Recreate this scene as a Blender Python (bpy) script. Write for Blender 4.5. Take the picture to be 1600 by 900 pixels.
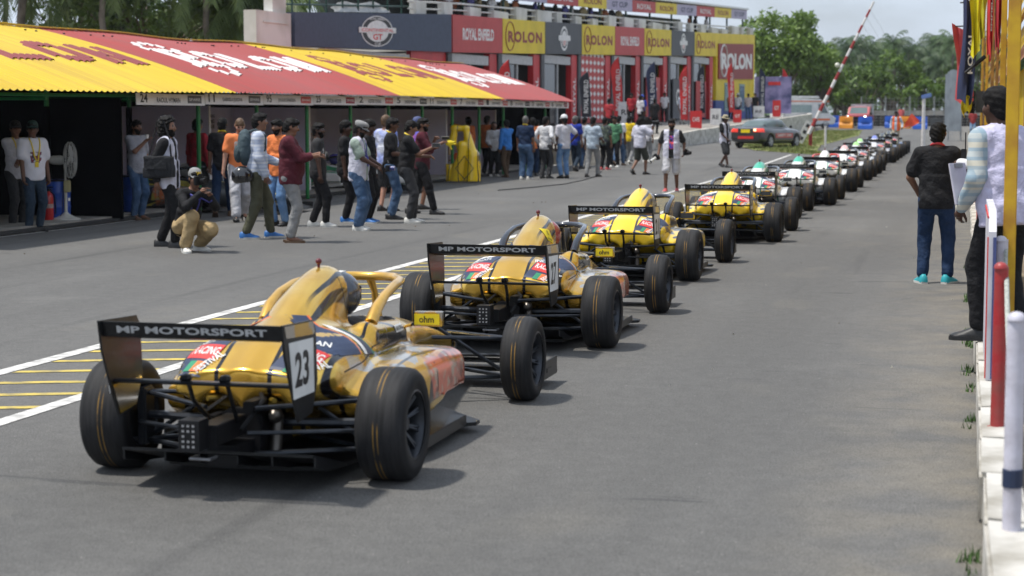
import bpy, bmesh, math, random
import numpy as np
from mathutils import Vector, Matrix
from mathutils.bvhtree import BVHTree
R = math.radians
random.seed(7); np.random.seed(7)
for _o in list(bpy.data.objects): bpy.data.objects.remove(_o)
SC = bpy.context.scene
COL = SC.collection

# ------------------------------------------------------------------ camera
cam = bpy.data.cameras.new('camera'); camo = bpy.data.objects.new('camera', cam); COL.objects.link(camo)
cam.sensor_width = 36.0; cam.lens = 2900 / 1600 * 36; cam.clip_start = .1; cam.clip_end = 4000
camo.location = (0, 0, 1.83)
camo.rotation_euler = (R(90 - 5.28), 0, R(13.70))
cam.dof.use_dof = True; cam.dof.focus_distance = 17.0; cam.dof.aperture_fstop = 3.2
SC.camera = camo

# ------------------------------------------------------------------ sky, sun, exposure
SUN_EL, SUN_AZ = R(67), R(-110)        # azimuth measured from +Y towards +X: high, from the left and a little behind
w = bpy.data.worlds.new('World'); SC.world = w; w.use_nodes = True
nt = w.node_tree; nt.nodes.clear()
sky = nt.nodes.new('ShaderNodeTexSky'); sky.sky_type = 'NISHITA'; sky.sun_disc = False
sky.sun_elevation = SUN_EL; sky.sun_rotation = SUN_AZ; sky.dust_density = 3.0; sky.air_density = 1.0
tc = nt.nodes.new('ShaderNodeTexCoord')
mp = nt.nodes.new('ShaderNodeMapping'); mp.inputs['Scale'].default_value = (1, 1, 3.2)
nz = nt.nodes.new('ShaderNodeTexNoise'); nz.inputs['Scale'].default_value = 3.4; nz.inputs['Detail'].default_value = 7; nz.inputs['Roughness'].default_value = .55
rp = nt.nodes.new('ShaderNodeValToRGB'); rp.color_ramp.elements[0].position = .36; rp.color_ramp.elements[1].position = .62
rp.color_ramp.elements[0].color = (.46, .46, .46, 1); rp.color_ramp.elements[1].color = (.95, .95, .95, 1)
mx = nt.nodes.new('ShaderNodeMix'); mx.data_type = 'RGBA'
mx.inputs[7].default_value = (7.4, 8.4, 9.9, 1)          # bright thin cloud, in the sky texture's own units
bg = nt.nodes.new('ShaderNodeBackground'); bg.inputs['Strength'].default_value = .092
out = nt.nodes.new('ShaderNodeOutputWorld')
L = nt.links.new
L(tc.outputs['Generated'], mp.inputs[0]); L(mp.outputs[0], nz.inputs['Vector']); L(nz.outputs['Fac'], rp.inputs[0])
L(rp.outputs[0], mx.inputs[0]); L(sky.outputs[0], mx.inputs[6]); L(mx.outputs[2], bg.inputs[0]); L(bg.outputs[0], out.inputs[0])
sd = bpy.data.lights.new('sun', 'SUN'); sd.energy = 3.5; sd.angle = R(3.0); sd.color = (1, .955, .88)
so = bpy.data.objects.new('sun', sd); COL.objects.link(so)
_d = Vector((math.sin(SUN_AZ) * math.cos(SUN_EL), math.cos(SUN_AZ) * math.cos(SUN_EL), math.sin(SUN_EL)))
so.rotation_euler = _d.to_track_quat('Z', 'Y').to_euler(); so.location = (0, 0, 60)
SC.view_settings.view_transform = 'Standard'; SC.view_settings.look = 'None'; SC.view_settings.gamma = 1
SC.view_settings.exposure = 0.32
SC.cycles.max_bounces = 6; SC.cycles.diffuse_bounces = 3; SC.cycles.glossy_bounces = 3; SC.cycles.transparent_max_bounces = 8

# ------------------------------------------------------------------ helpers
ORD = 'first second third fourth fifth sixth seventh eighth ninth tenth eleventh twelfth thirteenth fourteenth fifteenth sixteenth seventeenth eighteenth nineteenth twentieth twenty-first twenty-second twenty-third twenty-fourth twenty-fifth twenty-sixth'.split()
def prop(o, label=None, cat=None, group=None, kind=None):
    if label: o['label'] = label
    if cat: o['category'] = cat
    if group: o['group'] = group
    if kind: o['kind'] = kind
    return o

def thing(name, label, cat, loc=(0, 0, 0), rz=0, group=None):
    o = bpy.data.objects.new(name, None); COL.objects.link(o)
    o.location = loc; o.rotation_euler = (0, 0, rz); o.empty_display_size = .2
    return prop(o, label, cat, group)

def np_mesh(name, V, Q, mats=(), idx=None, smooth=True):
    me = bpy.data.meshes.new(name)
    V = np.asarray(V, np.float32); n = len(Q); k = Q.shape[1]
    me.vertices.add(len(V)); me.vertices.foreach_set('co', V.ravel())
    me.loops.add(n * k); me.loops.foreach_set('vertex_index', np.asarray(Q, np.int32).ravel())
    me.polygons.add(n); me.polygons.foreach_set('loop_start', np.arange(0, n * k, k, dtype=np.int32))
    for m in mats: me.materials.append(m)
    if idx is not None: me.polygons.foreach_set('material_index', np.asarray(idx, np.int32))
    me.polygons.foreach_set('use_smooth', np.full(n, smooth))
    me.update(calc_edges=True); return me

def link(name, me, parent=None, loc=None, rot=None):
    o = bpy.data.objects.new(name, me); COL.objects.link(o)
    if parent is not None: o.parent = parent
    if loc is not None: o.location = loc
    if rot is not None: o.rotation_euler = rot
    return o

class MB:
    """collects shapes into ONE mesh"""
    def __init__(s): s.v = []; s.f = []; s.m = []; s.mi = 0
    def add(s, vs, fs):
        b = len(s.v); s.v += [tuple(p) for p in vs]; s.f += [tuple(b + i for i in f) for f in fs]; s.m += [s.mi] * len(fs); return s
    def box(s, c, d, rz=0, rx=0, ry=0):
        hx, hy, hz = d[0] / 2, d[1] / 2, d[2] / 2
        M = Matrix.Rotation(rz, 3, 'Z') @ Matrix.Rotation(ry, 3, 'Y') @ Matrix.Rotation(rx, 3, 'X')
        vs = [M @ Vector((x * hx, y * hy, z * hz)) + Vector(c) for z in (-1, 1) for y in (-1, 1) for x in (-1, 1)]
        return s.add(vs, [(0, 2, 3, 1), (4, 5, 7, 6), (0, 1, 5, 4), (1, 3, 7, 5), (3, 2, 6, 7), (2, 0, 4, 6)])
    def tube(s, pts, r, n=8, cap=True):
        pts = [Vector(p) for p in pts]; rs = r if isinstance(r, (list, tuple)) else [r] * len(pts)
        vs = []; prev = None
        for i, p in enumerate(pts):
            d = (pts[min(i + 1, len(pts) - 1)] - pts[max(i - 1, 0)]).normalized()
            if prev is None: a = d.orthogonal().normalized()
            else:
                a = prev - d * prev.dot(d)
                a = a.normalized() if a.length > 1e-6 else d.orthogonal().normalized()
            prev = a; b = d.cross(a)
            vs += [p + (a * math.cos(2 * math.pi * k / n) + b * math.sin(2 * math.pi * k / n)) * rs[i] for k in range(n)]
        fs = []
        for i in range(len(pts) - 1):
            for k in range(n):
                k2 = (k + 1) % n; fs.append((i * n + k, i * n + k2, (i + 1) * n + k2, (i + 1) * n + k))
        if cap: fs += [tuple(range(n))[::-1], tuple((len(pts) - 1) * n + k for k in range(n))]
        return s.add(vs, fs)
    def lathe(s, prof, n=24, M=None, close=False):
        vs = []; k = len(prof)
        for i in range(n):
            a = 2 * math.pi * i / n
            for r, z in prof:
                p = Vector((r * math.cos(a), r * math.sin(a), z)); vs.append(M @ p if M else p)
        fs = []
        for i in range(n):
            j = (i + 1) % n
            for q in range(k if close else k - 1):
                q2 = (q + 1) % k; fs.append((i * k + q, j * k + q, j * k + q2, i * k + q2))
        return s.add(vs, fs)
    def prism(s, poly, h, M=None):
        """polygon in xy pulled up by h along z, then placed with M"""
        n = len(poly)
        vs = [Vector((x, y, 0)) for x, y in poly] + [Vector((x, y, h)) for x, y in poly]
        if M: vs = [M @ v for v in vs]
        fs = [tuple(range(n))[::-1], tuple(range(n, 2 * n))] + [(i, (i + 1) % n, n + (i + 1) % n, n + i) for i in range(n)]
        return s.add(vs, fs)
    def quad(s, a, b, c, d): return s.add([a, b, c, d], [(0, 1, 2, 3)])
    def ball(s, c, r, n=10):
        r = r if isinstance(r, (tuple, list)) else (r, r, r)
        vs = [(c[0], c[1], c[2] - r[2])]; m = n // 2
        for i in range(1, m):
            t = -math.pi / 2 + math.pi * i / m
            vs += [(c[0] + r[0] * math.cos(t) * math.cos(2 * math.pi * k / n), c[1] + r[1] * math.cos(t) * math.sin(2 * math.pi * k / n), c[2] + r[2] * math.sin(t)) for k in range(n)]
        vs.append((c[0], c[1], c[2] + r[2])); e = len(vs) - 1; fs = []
        for k in range(n):
            k2 = (k + 1) % n; fs.append((0, 1 + k2, 1 + k)); fs.append((e, 1 + (m - 2) * n + k, 1 + (m - 2) * n + k2))
            for i in range(m - 2): fs.append((1 + i * n + k, 1 + i * n + k2, 1 + (i + 1) * n + k2, 1 + (i + 1) * n + k))
        return s.add(vs, fs)
    def mesh(s, name, mats, smooth=False, bevel=0):
        me = bpy.data.meshes.new(name); me.from_pydata(s.v, [], s.f)
        for m in (mats if isinstance(mats, (list, tuple)) else [mats]): me.materials.append(m)
        me.polygons.foreach_set('material_index', s.m)
        bm = bmesh.new(); bm.from_mesh(me)
        if bevel:
            bmesh.ops.remove_doubles(bm, verts=bm.verts, dist=1e-5)
            bmesh.ops.bevel(bm, geom=[e for e in bm.edges if len(e.link_faces) == 2 and e.calc_face_angle() > .5], offset=bevel, segments=2, affect='EDGES', clamp_overlap=True)
        bmesh.ops.recalc_face_normals(bm, faces=bm.faces); bm.to_mesh(me); bm.free()
        if smooth: smooth_by_angle(me, smooth if smooth is not True else 40)
        me.update(); return me
    def build(s, name, mats, parent=None, smooth=False, bevel=0, loc=None, rot=None):
        return link(name, s.mesh(name, mats, smooth, bevel), parent, loc, rot)

def smooth_by_angle(me, deg):
    me.polygons.foreach_set('use_smooth', [True] * len(me.polygons))
    bm = bmesh.new(); bm.from_mesh(me); a = R(deg)
    for e in bm.edges: e.smooth = not (len(e.link_faces) == 2 and e.calc_face_angle() > a)
    bm.to_mesh(me); bm.free()

def copy_tree(o, parent=None):
    c = o.copy(); COL.objects.link(c)
    if parent is not None: c.parent = parent
    for ch in list(o.children): copy_tree(ch, c)
    return c

# ---- materials
def M_(name): 
    m = bpy.data.materials.new(name); m.use_nodes = True
    return m, m.node_tree, m.node_tree.nodes['Principled BSDF'], m.node_tree.links.new
def node(nt, t, **k):
    n = nt.nodes.new(t)
    for a, v in k.items():
        if a.startswith('i_'):
            key = a[2:]; n.inputs[int(key) if key.isdigit() else key].default_value = v
        else: setattr(n, a, v)
    return n
def pm(name, col, rough=.6, metal=0.0, var=.18, scale=6.0, bump=0.0, bscale=40.0, coat=0.0, hue=None, spec=.5, stretch=None):
    """principled with a noisy base colour and fine relief"""
    m, nt, b, L = M_(name)
    tc = node(nt, 'ShaderNodeTexCoord'); src = tc.outputs['Object']
    if stretch:
        mp = node(nt, 'ShaderNodeMapping'); mp.inputs['Scale'].default_value = stretch; L(src, mp.inputs[0]); src = mp.outputs[0]
    n = node(nt, 'ShaderNodeTexNoise', i_Scale=scale, i_Detail=5.0); L(src, n.inputs['Vector'])
    mx = node(nt, 'ShaderNodeMix', data_type='RGBA')
    c2 = hue if hue else tuple(c * (1 - 2 * var) for c in col)
    mx.inputs[6].default_value = (*c2, 1); mx.inputs[7].default_value = (*col, 1)
    r = node(nt, 'ShaderNodeMapRange', i_1=.32, i_2=.6); L(n.outputs['Fac'], r.inputs[0]); L(r.outputs[0], mx.inputs[0])
    L(mx.outputs[2], b.inputs['Base Color'])
    b.inputs['Roughness'].default_value = rough; b.inputs['Metallic'].default_value = metal
    b.inputs['Specular IOR Level'].default_value = spec; b.inputs['Coat Weight'].default_value = coat
    if bump:
        n2 = node(nt, 'ShaderNodeTexNoise', i_Scale=bscale, i_Detail=4.0); L(src, n2.inputs['Vector'])
        bp = node(nt, 'ShaderNodeBump', i_Strength=min(1, bump), i_Distance=.03 if bump > .8 else .01); L(n2.outputs['Fac'], bp.inputs['Height']); L(bp.outputs[0], b.inputs['Normal'])
    return m
_mc = {}
def flat(col, rough=.6, metal=0.0, coat=0.0, name='paint', var=.1):
    k = (tuple(round(c, 3) for c in col), rough, metal, coat, name)
    if k not in _mc: _mc[k] = pm(name, col, rough, metal, var=var, coat=coat)
    return _mc[k]
def emit(name, col, s):
    m, nt, b, L = M_(name); b.inputs['Base Color'].default_value = (*col, 1)
    b.inputs['Emission Color'].default_value = (*col, 1); b.inputs['Emission Strength'].default_value = s; return m

# ---- lettering: built-in font to mesh, x along the line, y up
_tc = {}
def text_mesh(s, size=1.0, bold=0.0, xs=1.0, spacing=1.0):
    k = (s, size, bold, xs, spacing)
    if k in _tc: return _tc[k]
    cu = bpy.data.curves.new('lettering', 'FONT'); cu.body = s; cu.size = size; cu.offset = bold; cu.align_x = 'CENTER'; cu.align_y = 'CENTER'
    cu.resolution_u = 3; cu.space_character = spacing
    o = bpy.data.objects.new('lettering', cu); me = o.to_mesh()
    V = [(v.co.x * xs, v.co.y) for v in me.vertices]; F = [tuple(p.vertices) for p in me.polygons]
    o.to_mesh_clear(); bpy.data.objects.remove(o); bpy.data.curves.remove(cu)
    _tc[k] = (V, F); return _tc[k]
def text(name, s, M, mat, parent=None, size=1.0, bold=0.0, xs=1.0, fit=None, spacing=1.0):
    """flat lettering: M maps (x, y, 0) to its place; fit = (width, height) limits"""
    V, F = text_mesh(s, size, bold, xs, spacing)
    if fit:
        xa = [v[0] for v in V]; ya = [v[1] for v in V]
        kx = fit[0] / (max(xa) - min(xa)); ky = fit[1] / (max(ya) - min(ya)); cx, cy = (max(xa) + min(xa)) / 2, (max(ya) + min(ya)) / 2
        V = [((x - cx) * kx, (y - cy) * ky) for x, y in V]
    b = MB(); b.add([M @ Vector((x, y, 0)) for x, y in V], F)
    me = bpy.data.meshes.new(name); me.from_pydata(b.v, [], b.f); me.materials.append(mat); me.update()
    return link(name, me, parent)
def frame(o, x, y):
    """4x4 with origin o, x axis and y axis given"""
    x = Vector(x).normalized(); y = Vector(y).normalized(); z = x.cross(y)
    return Matrix(((x.x, y.x, z.x, o[0]), (x.y, y.y, z.y, o[1]), (x.z, y.z, z.z, o[2]), (0, 0, 0, 1)))

# ---- implicit surfaces
def grid(lo, hi, h):
    ax = [np.arange(lo[i], hi[i] + h, h, dtype=np.float32) for i in range(3)]
    return ax, ax[0][:, None, None], ax[1][None, :, None], ax[2][None, None, :]
def nets(D, ax):
    """surface nets on a scalar grid (negative inside) -> verts, quads"""
    S = D < 0; n = D.shape
    c = np.zeros(tuple(k - 1 for k in n), np.int8)
    offs = [(i, j, k) for i in (0, 1) for j in (0, 1) for k in (0, 1)]
    for i, j, k in offs: c += S[i:n[0] - 1 + i, j:n[1] - 1 + j, k:n[2] - 1 + k]
    I, J, K = np.nonzero((c > 0) & (c < 8))
    idx = np.full(c.shape, -1, np.int64); idx[I, J, K] = np.arange(len(I))
    acc = np.zeros((len(I), 3)); cnt = np.zeros(len(I))
    for a in offs:
        for q in range(3):
            if a[q] == 0:
                b = list(a); b[q] = 1
                da = D[I + a[0], J + a[1], K + a[2]]; db = D[I + b[0], J + b[1], K + b[2]]
                m = (da < 0) != (db < 0); den = np.where(m, da - db, 1); t = np.where(m, da / den, 0)
                p = np.stack([np.full(len(I), float(a[0])), np.full(len(I), float(a[1])), np.full(len(I), float(a[2]))], 1); p[:, q] = t
                acc += p * m[:, None]; cnt += m
    acc /= cnt[:, None]
    h = ax[0][1] - ax[0][0]
    V = np.stack([ax[0][I] + acc[:, 0] * h, ax[1][J] + acc[:, 1] * h, ax[2][K] + acc[:, 2] * h], 1)
    Q = []
    for q in range(3):
        u, v = (q + 1) % 3, (q + 2) % 3
        sl0 = [slice(None)] * 3; sl1 = [slice(None)] * 3; sl0[q] = slice(0, n[q] - 1); sl1[q] = slice(1, n[q])
        A = S[tuple(sl0)]; B = S[tuple(sl1)]
        E = np.argwhere(A != B); ok = (E[:, u] > 0) & (E[:, v] > 0) & (E[:, u] < n[u] - 1) & (E[:, v] < n[v] - 1); E = E[ok]
        if not len(E): continue
        def cell(du, dv):
            P = E.copy(); P[:, u] += du; P[:, v] += dv; return idx[P[:, 0], P[:, 1], P[:, 2]]
        quad = np.stack([cell(-1, -1), cell(0, -1), cell(0, 0), cell(-1, 0)], 1)
        ins = A[E[:, 0], E[:, 1], E[:, 2]]
        quad[~ins] = quad[~ins][:, ::-1]; Q.append(quad)
    return V, np.concatenate(Q)
def smin(ds, k=.02):
    r = ds[0]
    for d in ds[1:]:
        h = np.clip(.5 + .5 * (d - r) / k, 0, 1); r = d + (r - d) * h - k * h * (1 - h)
    return r
def cap(X, Y, Z, a, b, ra, rb):
    bx, by, bz = b[0] - a[0], b[1] - a[1], b[2] - a[2]; l2 = bx * bx + by * by + bz * bz + 1e-9
    px, py, pz = X - a[0], Y - a[1], Z - a[2]
    t = np.clip((px * bx + py * by + pz * bz) / l2, 0, 1)
    return np.sqrt((px - bx * t) ** 2 + (py - by * t) ** 2 + (pz - bz * t) ** 2) - (ra + (rb - ra) * t)
def ell(X, Y, Z, c, r):
    px, py, pz = X - c[0], Y - c[1], Z - c[2]
    k0 = np.sqrt((px / r[0]) ** 2 + (py / r[1]) ** 2 + (pz / r[2]) ** 2)
    k1 = np.sqrt((px / r[0] ** 2) ** 2 + (py / r[1] ** 2) ** 2 + (pz / r[2] ** 2) ** 2) + 1e-6
    return k0 * (k0 - 1) / k1
def poly_centres(V, Q): return V[Q].mean(1)

# shared print colours
WHT = flat((.75, .75, .73), .5, name='white_film'); BLK = flat((.012, .012, .014), .5, name='black_film')
REDF = flat((.62, .035, .03), .5, name='red_film'); NAVYF = flat((.02, .035, .085), .5, name='navy_film'); GRNF = flat((.02, .25, .12), .5, name='green_film')
ORNF = flat((.75, .16, .03), .5, name='orange_film'); YELF = flat((.85, .66, .01), .5, name='yellow_film'); GREYL = flat((.5, .51, .52), .5, name='grey_letter')

# ================================================================== ground, road, markings
def gz(Y):
    """the ground starts to climb gently some fifty metres out"""
    if Y <= 50: return 0.0
    if Y <= 66: return .0092 * (Y - 50) ** 2 / 32
    return .0092 * (min(Y, 220) - 58)
def sheet(name, mat, outline, dz, kind='structure', step=6.0):
    """a strip of ground following the slope: outline = [(y, x0, x1), ...]"""
    ys = sorted(set([o[0] for o in outline] + list(np.arange(outline[0][0], min(outline[-1][0], 240), step))))
    b = MB(); a = [o[0] for o in outline]
    P = [(np.interp(y, a, [o[1] for o in outline]), np.interp(y, a, [o[2] for o in outline]), y) for y in ys]
    for p, q in zip(P, P[1:]):
        b.quad((p[0], p[2], gz(p[2]) + dz), (p[1], p[2], gz(p[2]) + dz), (q[1], q[2], gz(q[2]) + dz), (q[0], q[2], gz(q[2]) + dz))
    o = b.build(name, mat); return prop(o, kind=kind)

def asphalt_material():
    m, nt, b, L = M_('asphalt')
    tc = node(nt, 'ShaderNodeTexCoord'); P = tc.outputs['Object']
    def noise(scale, det=5, vec=None, dist=0):
        n = node(nt, 'ShaderNodeTexNoise', i_Scale=scale, i_Detail=float(det), i_Distortion=float(dist)); L(vec or P, n.inputs['Vector']); return n.outputs['Fac']
    def mapr(s, a, c, d=0., e=1.):
        r = node(nt, 'ShaderNodeMapRange', i_1=a, i_2=c, i_3=d, i_4=e); L(s, r.inputs[0]); return r.outputs[0]
    def scaled(v):
        q = node(nt, 'ShaderNodeMapping'); q.inputs['Scale'].default_value = v; L(P, q.inputs[0]); return q.outputs[0]
    def mix(f, a, c, mode='MIX'):
        r = node(nt, 'ShaderNodeMix', data_type='RGBA', blend_type=mode)
        if isinstance(f, float): r.inputs[0].default_value = f
        else: L(f, r.inputs[0])
        for k, v in ((6, a), (7, c)):
            if isinstance(v, tuple): r.inputs[k].default_value = (*v, 1)
            else: L(v, r.inputs[k])
        return r.outputs[2]
    big = mapr(noise(.22, 6, None, .4), .36, .64); c = mix(big, (.082, .080, .076), (.116, .113, .107))
    lane = mapr(noise(1.0, 4, scaled((.55, .035, 1))), .40, .64); c = mix(lane, c, (.080, .078, .074))        # worn streaks along the lane
    patch = mapr(noise(.5, 6, None, .6), .62, .72, 0, .35); c = mix(patch, c, (.135, .131, .123))
    dirt = mapr(noise(.9, 7, scaled((1, .5, 1))), .58, .78, 0, .5); c = mix(dirt, c, (.14, .129, .108))
    sp = node(nt, 'ShaderNodeSeparateXYZ'); L(P, sp.inputs[0])
    ed = mapr(sp.outputs[0], -.95, .05, 0., .6); ed2 = node(nt, 'ShaderNodeMath', operation='MULTIPLY'); L(ed, ed2.inputs[0]); L(mapr(noise(2.2, 6), .35, .6), ed2.inputs[1])
    c = mix(ed2.outputs[0], c, (.175, .155, .12))                                                                 # dust along the kerb
    mark = mapr(noise(1.0, 5, scaled((1.9, .07, 1)), .6), .62, .74, 0, .55); c = mix(mark, c, (.042, .041, .040)) # rubber scuffs
    scuff = mapr(noise(1.0, 4, scaled((.5, 3.6, 1)), .5), .70, .72, 0, .7); c = mix(scuff, c, (.04, .04, .04))      # short dark cracks across
    vo = node(nt, 'ShaderNodeTexVoronoi', i_Scale=95.0); L(P, vo.inputs['Vector'])
    gr = mapr(vo.outputs['Distance'], .1, .6, .60, 1.32); gr2 = mapr(noise(150, 3), .3, .7, .66, 1.34)
    mm = node(nt, 'ShaderNodeMath', operation='MULTIPLY'); L(gr, mm.inputs[0]); L(gr2, mm.inputs[1])
    cc = node(nt, 'ShaderNodeCombineColor'); [L(mm.outputs[0], cc.inputs[k]) for k in range(3)]
    c = mix(1.0, c, cc.outputs[0], 'MULTIPLY')
    mot = mapr(noise(7, 6), .3, .7, .90, 1.08); cm = node(nt, 'ShaderNodeCombineColor'); [L(mot, cm.inputs[k]) for k in range(3)]; c = mix(1.0, c, cm.outputs[0], 'MULTIPLY')
    pale = mapr(noise(38, 2), .72, .745); c = mix(pale, c, (.26, .25, .23))                                       # pale chips
    L(c, b.inputs['Base Color']); b.inputs['Roughness'].default_value = .82
    bp = node(nt, 'ShaderNodeBump', i_Strength=.55, i_Distance=.006); L(mm.outputs[0], bp.inputs['Height']); L(bp.outputs[0], b.inputs['Normal'])
    return m
ASPHALT = asphalt_material()
EARTH = pm('dry_earth', (.22, .18, .12), .95, var=.25, scale=.6, bump=.5, bscale=18)
GRASSG = pm('grass_ground', (.13, .17, .04), .95, var=.25, scale=.8, bump=.6, bscale=30, hue=(.22, .19, .08))
CONC = pm('concrete', (.30, .285, .255), .85, var=.22, scale=2.2, bump=.3, bscale=25)
WASHED = pm('whitewashed_concrete', (.52, .50, .46), .9, var=.22, scale=3.2, bump=.5, bscale=16, hue=(.24, .22, .18))
PAINTW = pm('road_paint_white', (.64, .63, .60), .8, var=.12, scale=9, bump=.3, bscale=60, hue=(.30, .29, .28))
PAINTY = pm('road_paint_yellow', (.58, .44, .08), .75, var=.2, scale=7, bump=.2, bscale=60, hue=(.24, .20, .10))
b = MB(); ys = list(np.arange(-60, 240, 12)) + [260, 400, 700]
for y0, y1 in zip(ys, ys[1:]):
    z0, z1 = gz(y0) - .03, gz(y1) - .03
    b.quad((-400, y0, z0), (400, y0, z0), (400, y1, z1), (-400, y1, z1))
prop(b.build('ground', EARTH), kind='structure')
sheet('pit_lane', ASPHALT, [(-12, -14.3, .16), (66, -14.3, .16), (140, -15.5, .16), (160, -16, 4), (176, -30, 30), (186, -30, 30)], 0.0)
sheet('lane_line', PAINTW, [(-6, -6.76, -6.62), (28, -6.76, -6.62), (50, -7.05, -6.93), (80, -7.3, -7.18)], .004)
sheet('lane_line', PAINTW, [(-6, -5.64, -5.51), (50, -5.70, -5.57), (80, -5.75, -5.63)], .004)
sheet('lane_line', PAINTW, [(82, -6.35, -6.15), (98, -8.2, -8.0)], .006)
b = MB(); y = 4.2                                    # slanting yellow hatch strokes between the two lines
while y < 62:
    x0, x1 = -6.60 - max(0, y - 28) * .012, -5.66; sl = .385; hw = .055
    z = [gz(y) + .004] * 4
    b.quad((x0, y - hw, z[0]), (x1, y - hw + (x1 - x0) * sl, z[0]), (x1, y + hw + (x1 - x0) * sl, z[0]), (x0, y + hw, z[0])); y += .60
prop(b.build('lane_hatching', PAINTY), kind='structure')
sheet('apron_edge', PAINTW, [(4, -14.22, -14.10), (66, -14.5, -14.38)], .004)
sheet('grass_verge', GRASSG, [(80, -6.2, -5.6), (86, -9.4, -6.6), (96, -11.6, -7.2), (122, -11.4, -6.7), (142, -10.4, -7.6)], .02)

# blades standing on the verge, and weeds along the kerb
def tufts(name, mat, spots, hgt, n, spread, w=.012):
    b = MB()
    for x, y in spots:
        for k in range(n):
            a = random.random() * 6.283; r = random.random() * spread; px, py = x + r * math.cos(a), y + r * math.sin(a); h = hgt * random.uniform(.5, 1.2); t = random.random() * 6.283; ln = random.uniform(.1, .6) * h
            z = gz(py); dx, dy = math.cos(t) * w, math.sin(t) * w
            b.add([(px - dx, py - dy, z), (px + dx, py + dy, z), (px + ln * math.sin(t), py - ln * math.cos(t), z + h)], [(0, 1, 2)])
    return prop(b.build(name, mat), kind='stuff')
GRASSB = pm('grass_blades', (.12, .17, .035), .8, var=.3, scale=3, hue=(.2, .18, .07)); WEED = pm('weed_leaves', (.07, .15, .03), .7, var=.3, scale=8)
tufts('grass', GRASSB, [(np.interp(y, [80, 86, 96, 122, 142], [-6.1, -9.2, -11.4, -11.2, -10.2]) + random.random() * np.interp(y, [80, 86, 96, 122, 142], [.4, 2.4, 4, 4.3, 2.4]), y) for y in [random.uniform(80.5, 141) for _ in range(900)]], .12, 12, .35, .03)
tufts('weeds', WEED, [(random.uniform(.04, .10), random.choice([7.9, 12.8, 13.6, 15.2, 15.5, 16.1, 18.9, 19.2, 23, 11.4]) + random.gauss(0, .12)) for _ in range(60)], .05, 7, .05, .006)
tufts('litter', flat((.5, .47, .4), .9, name='paper_scrap'), [(random.uniform(-2.2, 0), random.uniform(7, 60)) for _ in range(22)], .02, 1, .02, .012)
tufts('fallen_leaves', flat((.16, .09, .03), .9, name='dry_leaf'), [(random.uniform(-13, -7.5), random.uniform(18, 60)) for _ in range(40)], .015, 1, .02, .02)

# cables lying on the apron
def cable(pts, r=.012):
    b = MB(); b.tube([(x, y, gz(y) + r + .005) for x, y in pts], r, 6); return b.build('cable', BLACKC)
BLACKC = flat((.015, .015, .016), .6, name='cable_rubber')
prop(cable([(-11.2, 44.5), (-10.8, 46.5), (-10.5, 49), (-10.6, 52), (-10.9, 55.5), (-11.6, 60)]), 'black cable lying loose across the lane behind the walking cameraman', 'cable')

# kerb wall along the near side: blocks with open joints
kerb = thing('kerb_wall', 'low whitewashed concrete kerb wall along the edge of the pit lane', 'kerb', (0, 0, 0))
random.seed(3); y = 3.0; k = 0; kmesh = []
for q in range(4):
    b = MB(); b.box((0, 0, .115), (.17, .985, .23)); me = b.mesh('block', WASHED, bevel=.016)
    for v in me.vertices: v.co.x += random.uniform(-.006, .006); v.co.z += random.uniform(-.007, .007) if v.co.z > .1 else 0
    kmesh.append(me)
while y < 110:
    o = link('block', kmesh[k % 4], kerb, loc=(.185 + random.uniform(-.008, .008), y, gz(y) + random.uniform(-.008, .006)), rot=(0, 0, random.uniform(-.008, .008))); y += 1.0; k += 1
# ================================================================== pit canopy
def rib_sheet(name, mat, y0, y1, x0, x1, zf0, zf1, parent, period=.212, amp=.022):
    """corrugated sheet, ribs running from x0 (ridge) to x1 (eave); a rounded crest"""
    n = int((y1 - y0) / (period / 6)); ys = np.linspace(y0, y1, n + 1); xs = np.linspace(0, 1, 9); V = []
    for yy in ys:
        ph = 2 * math.pi * yy / period; c = amp * (1 - abs(math.cos(ph / 2)) ** .8 * 1.6)
        for t in xs: V.append((x0 + (x1 - x0) * t, yy, zf0(yy) + (zf1(yy) - zf0(yy)) * (t * .92 + .08 * t * t) + .06 * math.sin(math.pi * t) + c))
    m = len(xs); Q = np.array([(i * m + j, (i + 1) * m + j, (i + 1) * m + j + 1, i * m + j + 1) for i in range(n) for j in range(m - 1)])
    return link(name, np_mesh(name, np.array(V), Q, [mat]), parent)
eave = lambda y: float(np.interp(y, [20, 24.5, 28.7, 32.9, 42.8, 51.9, 66], [2.19, 2.22, 2.24, 2.285, 2.34, 2.36, 2.36]))
ridge = lambda y: float(np.interp(y, [20, 31.9, 39, 45.9, 57, 66], [3.55, 3.56, 3.58, 3.66, 3.66, 3.70])) + .02 * math.sin(y * .9)
backe = lambda y: ridge(y) - 1.0
ROOFY = pm('yellow_sheet_paint', (.66, .47, .004), .38, 0, var=.12, scale=1.0, bump=.05, spec=.5, hue=(.56, .36, .012), stretch=(.25, 3.0, .6)); ROOFR = pm('red_sheet_paint', (.36, .048, .038), .45, 0, var=.1, scale=1.0, bump=.05, hue=(.29, .062, .05), stretch=(.25, 3.0, .6))
GREENP = pm('green_post_paint', (.015, .22, .06), .4, 0, .15, 6); PARTW = pm('partition_print', (.64, .61, .76), .7, 0, .06, 1.2); PARTD = pm('black_cloth', (.005, .005, .006), 1.0, 0, .2, 3, spec=.02)
BANW = pm('banner_vinyl', (.82, .81, .82), .55, 0, .06, 2)
LETR = flat((.25, .03, .03), .55, name='roof_lettering_red'); LETW = flat((.72, .70, .68), .55, name='roof_lettering_white'); INK = flat((.02, .02, .022), .6, name='printing_ink')
canopy = thing('pit_canopy', 'long corrugated pit canopy in yellow and red bands with green posts', 'canopy')
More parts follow.
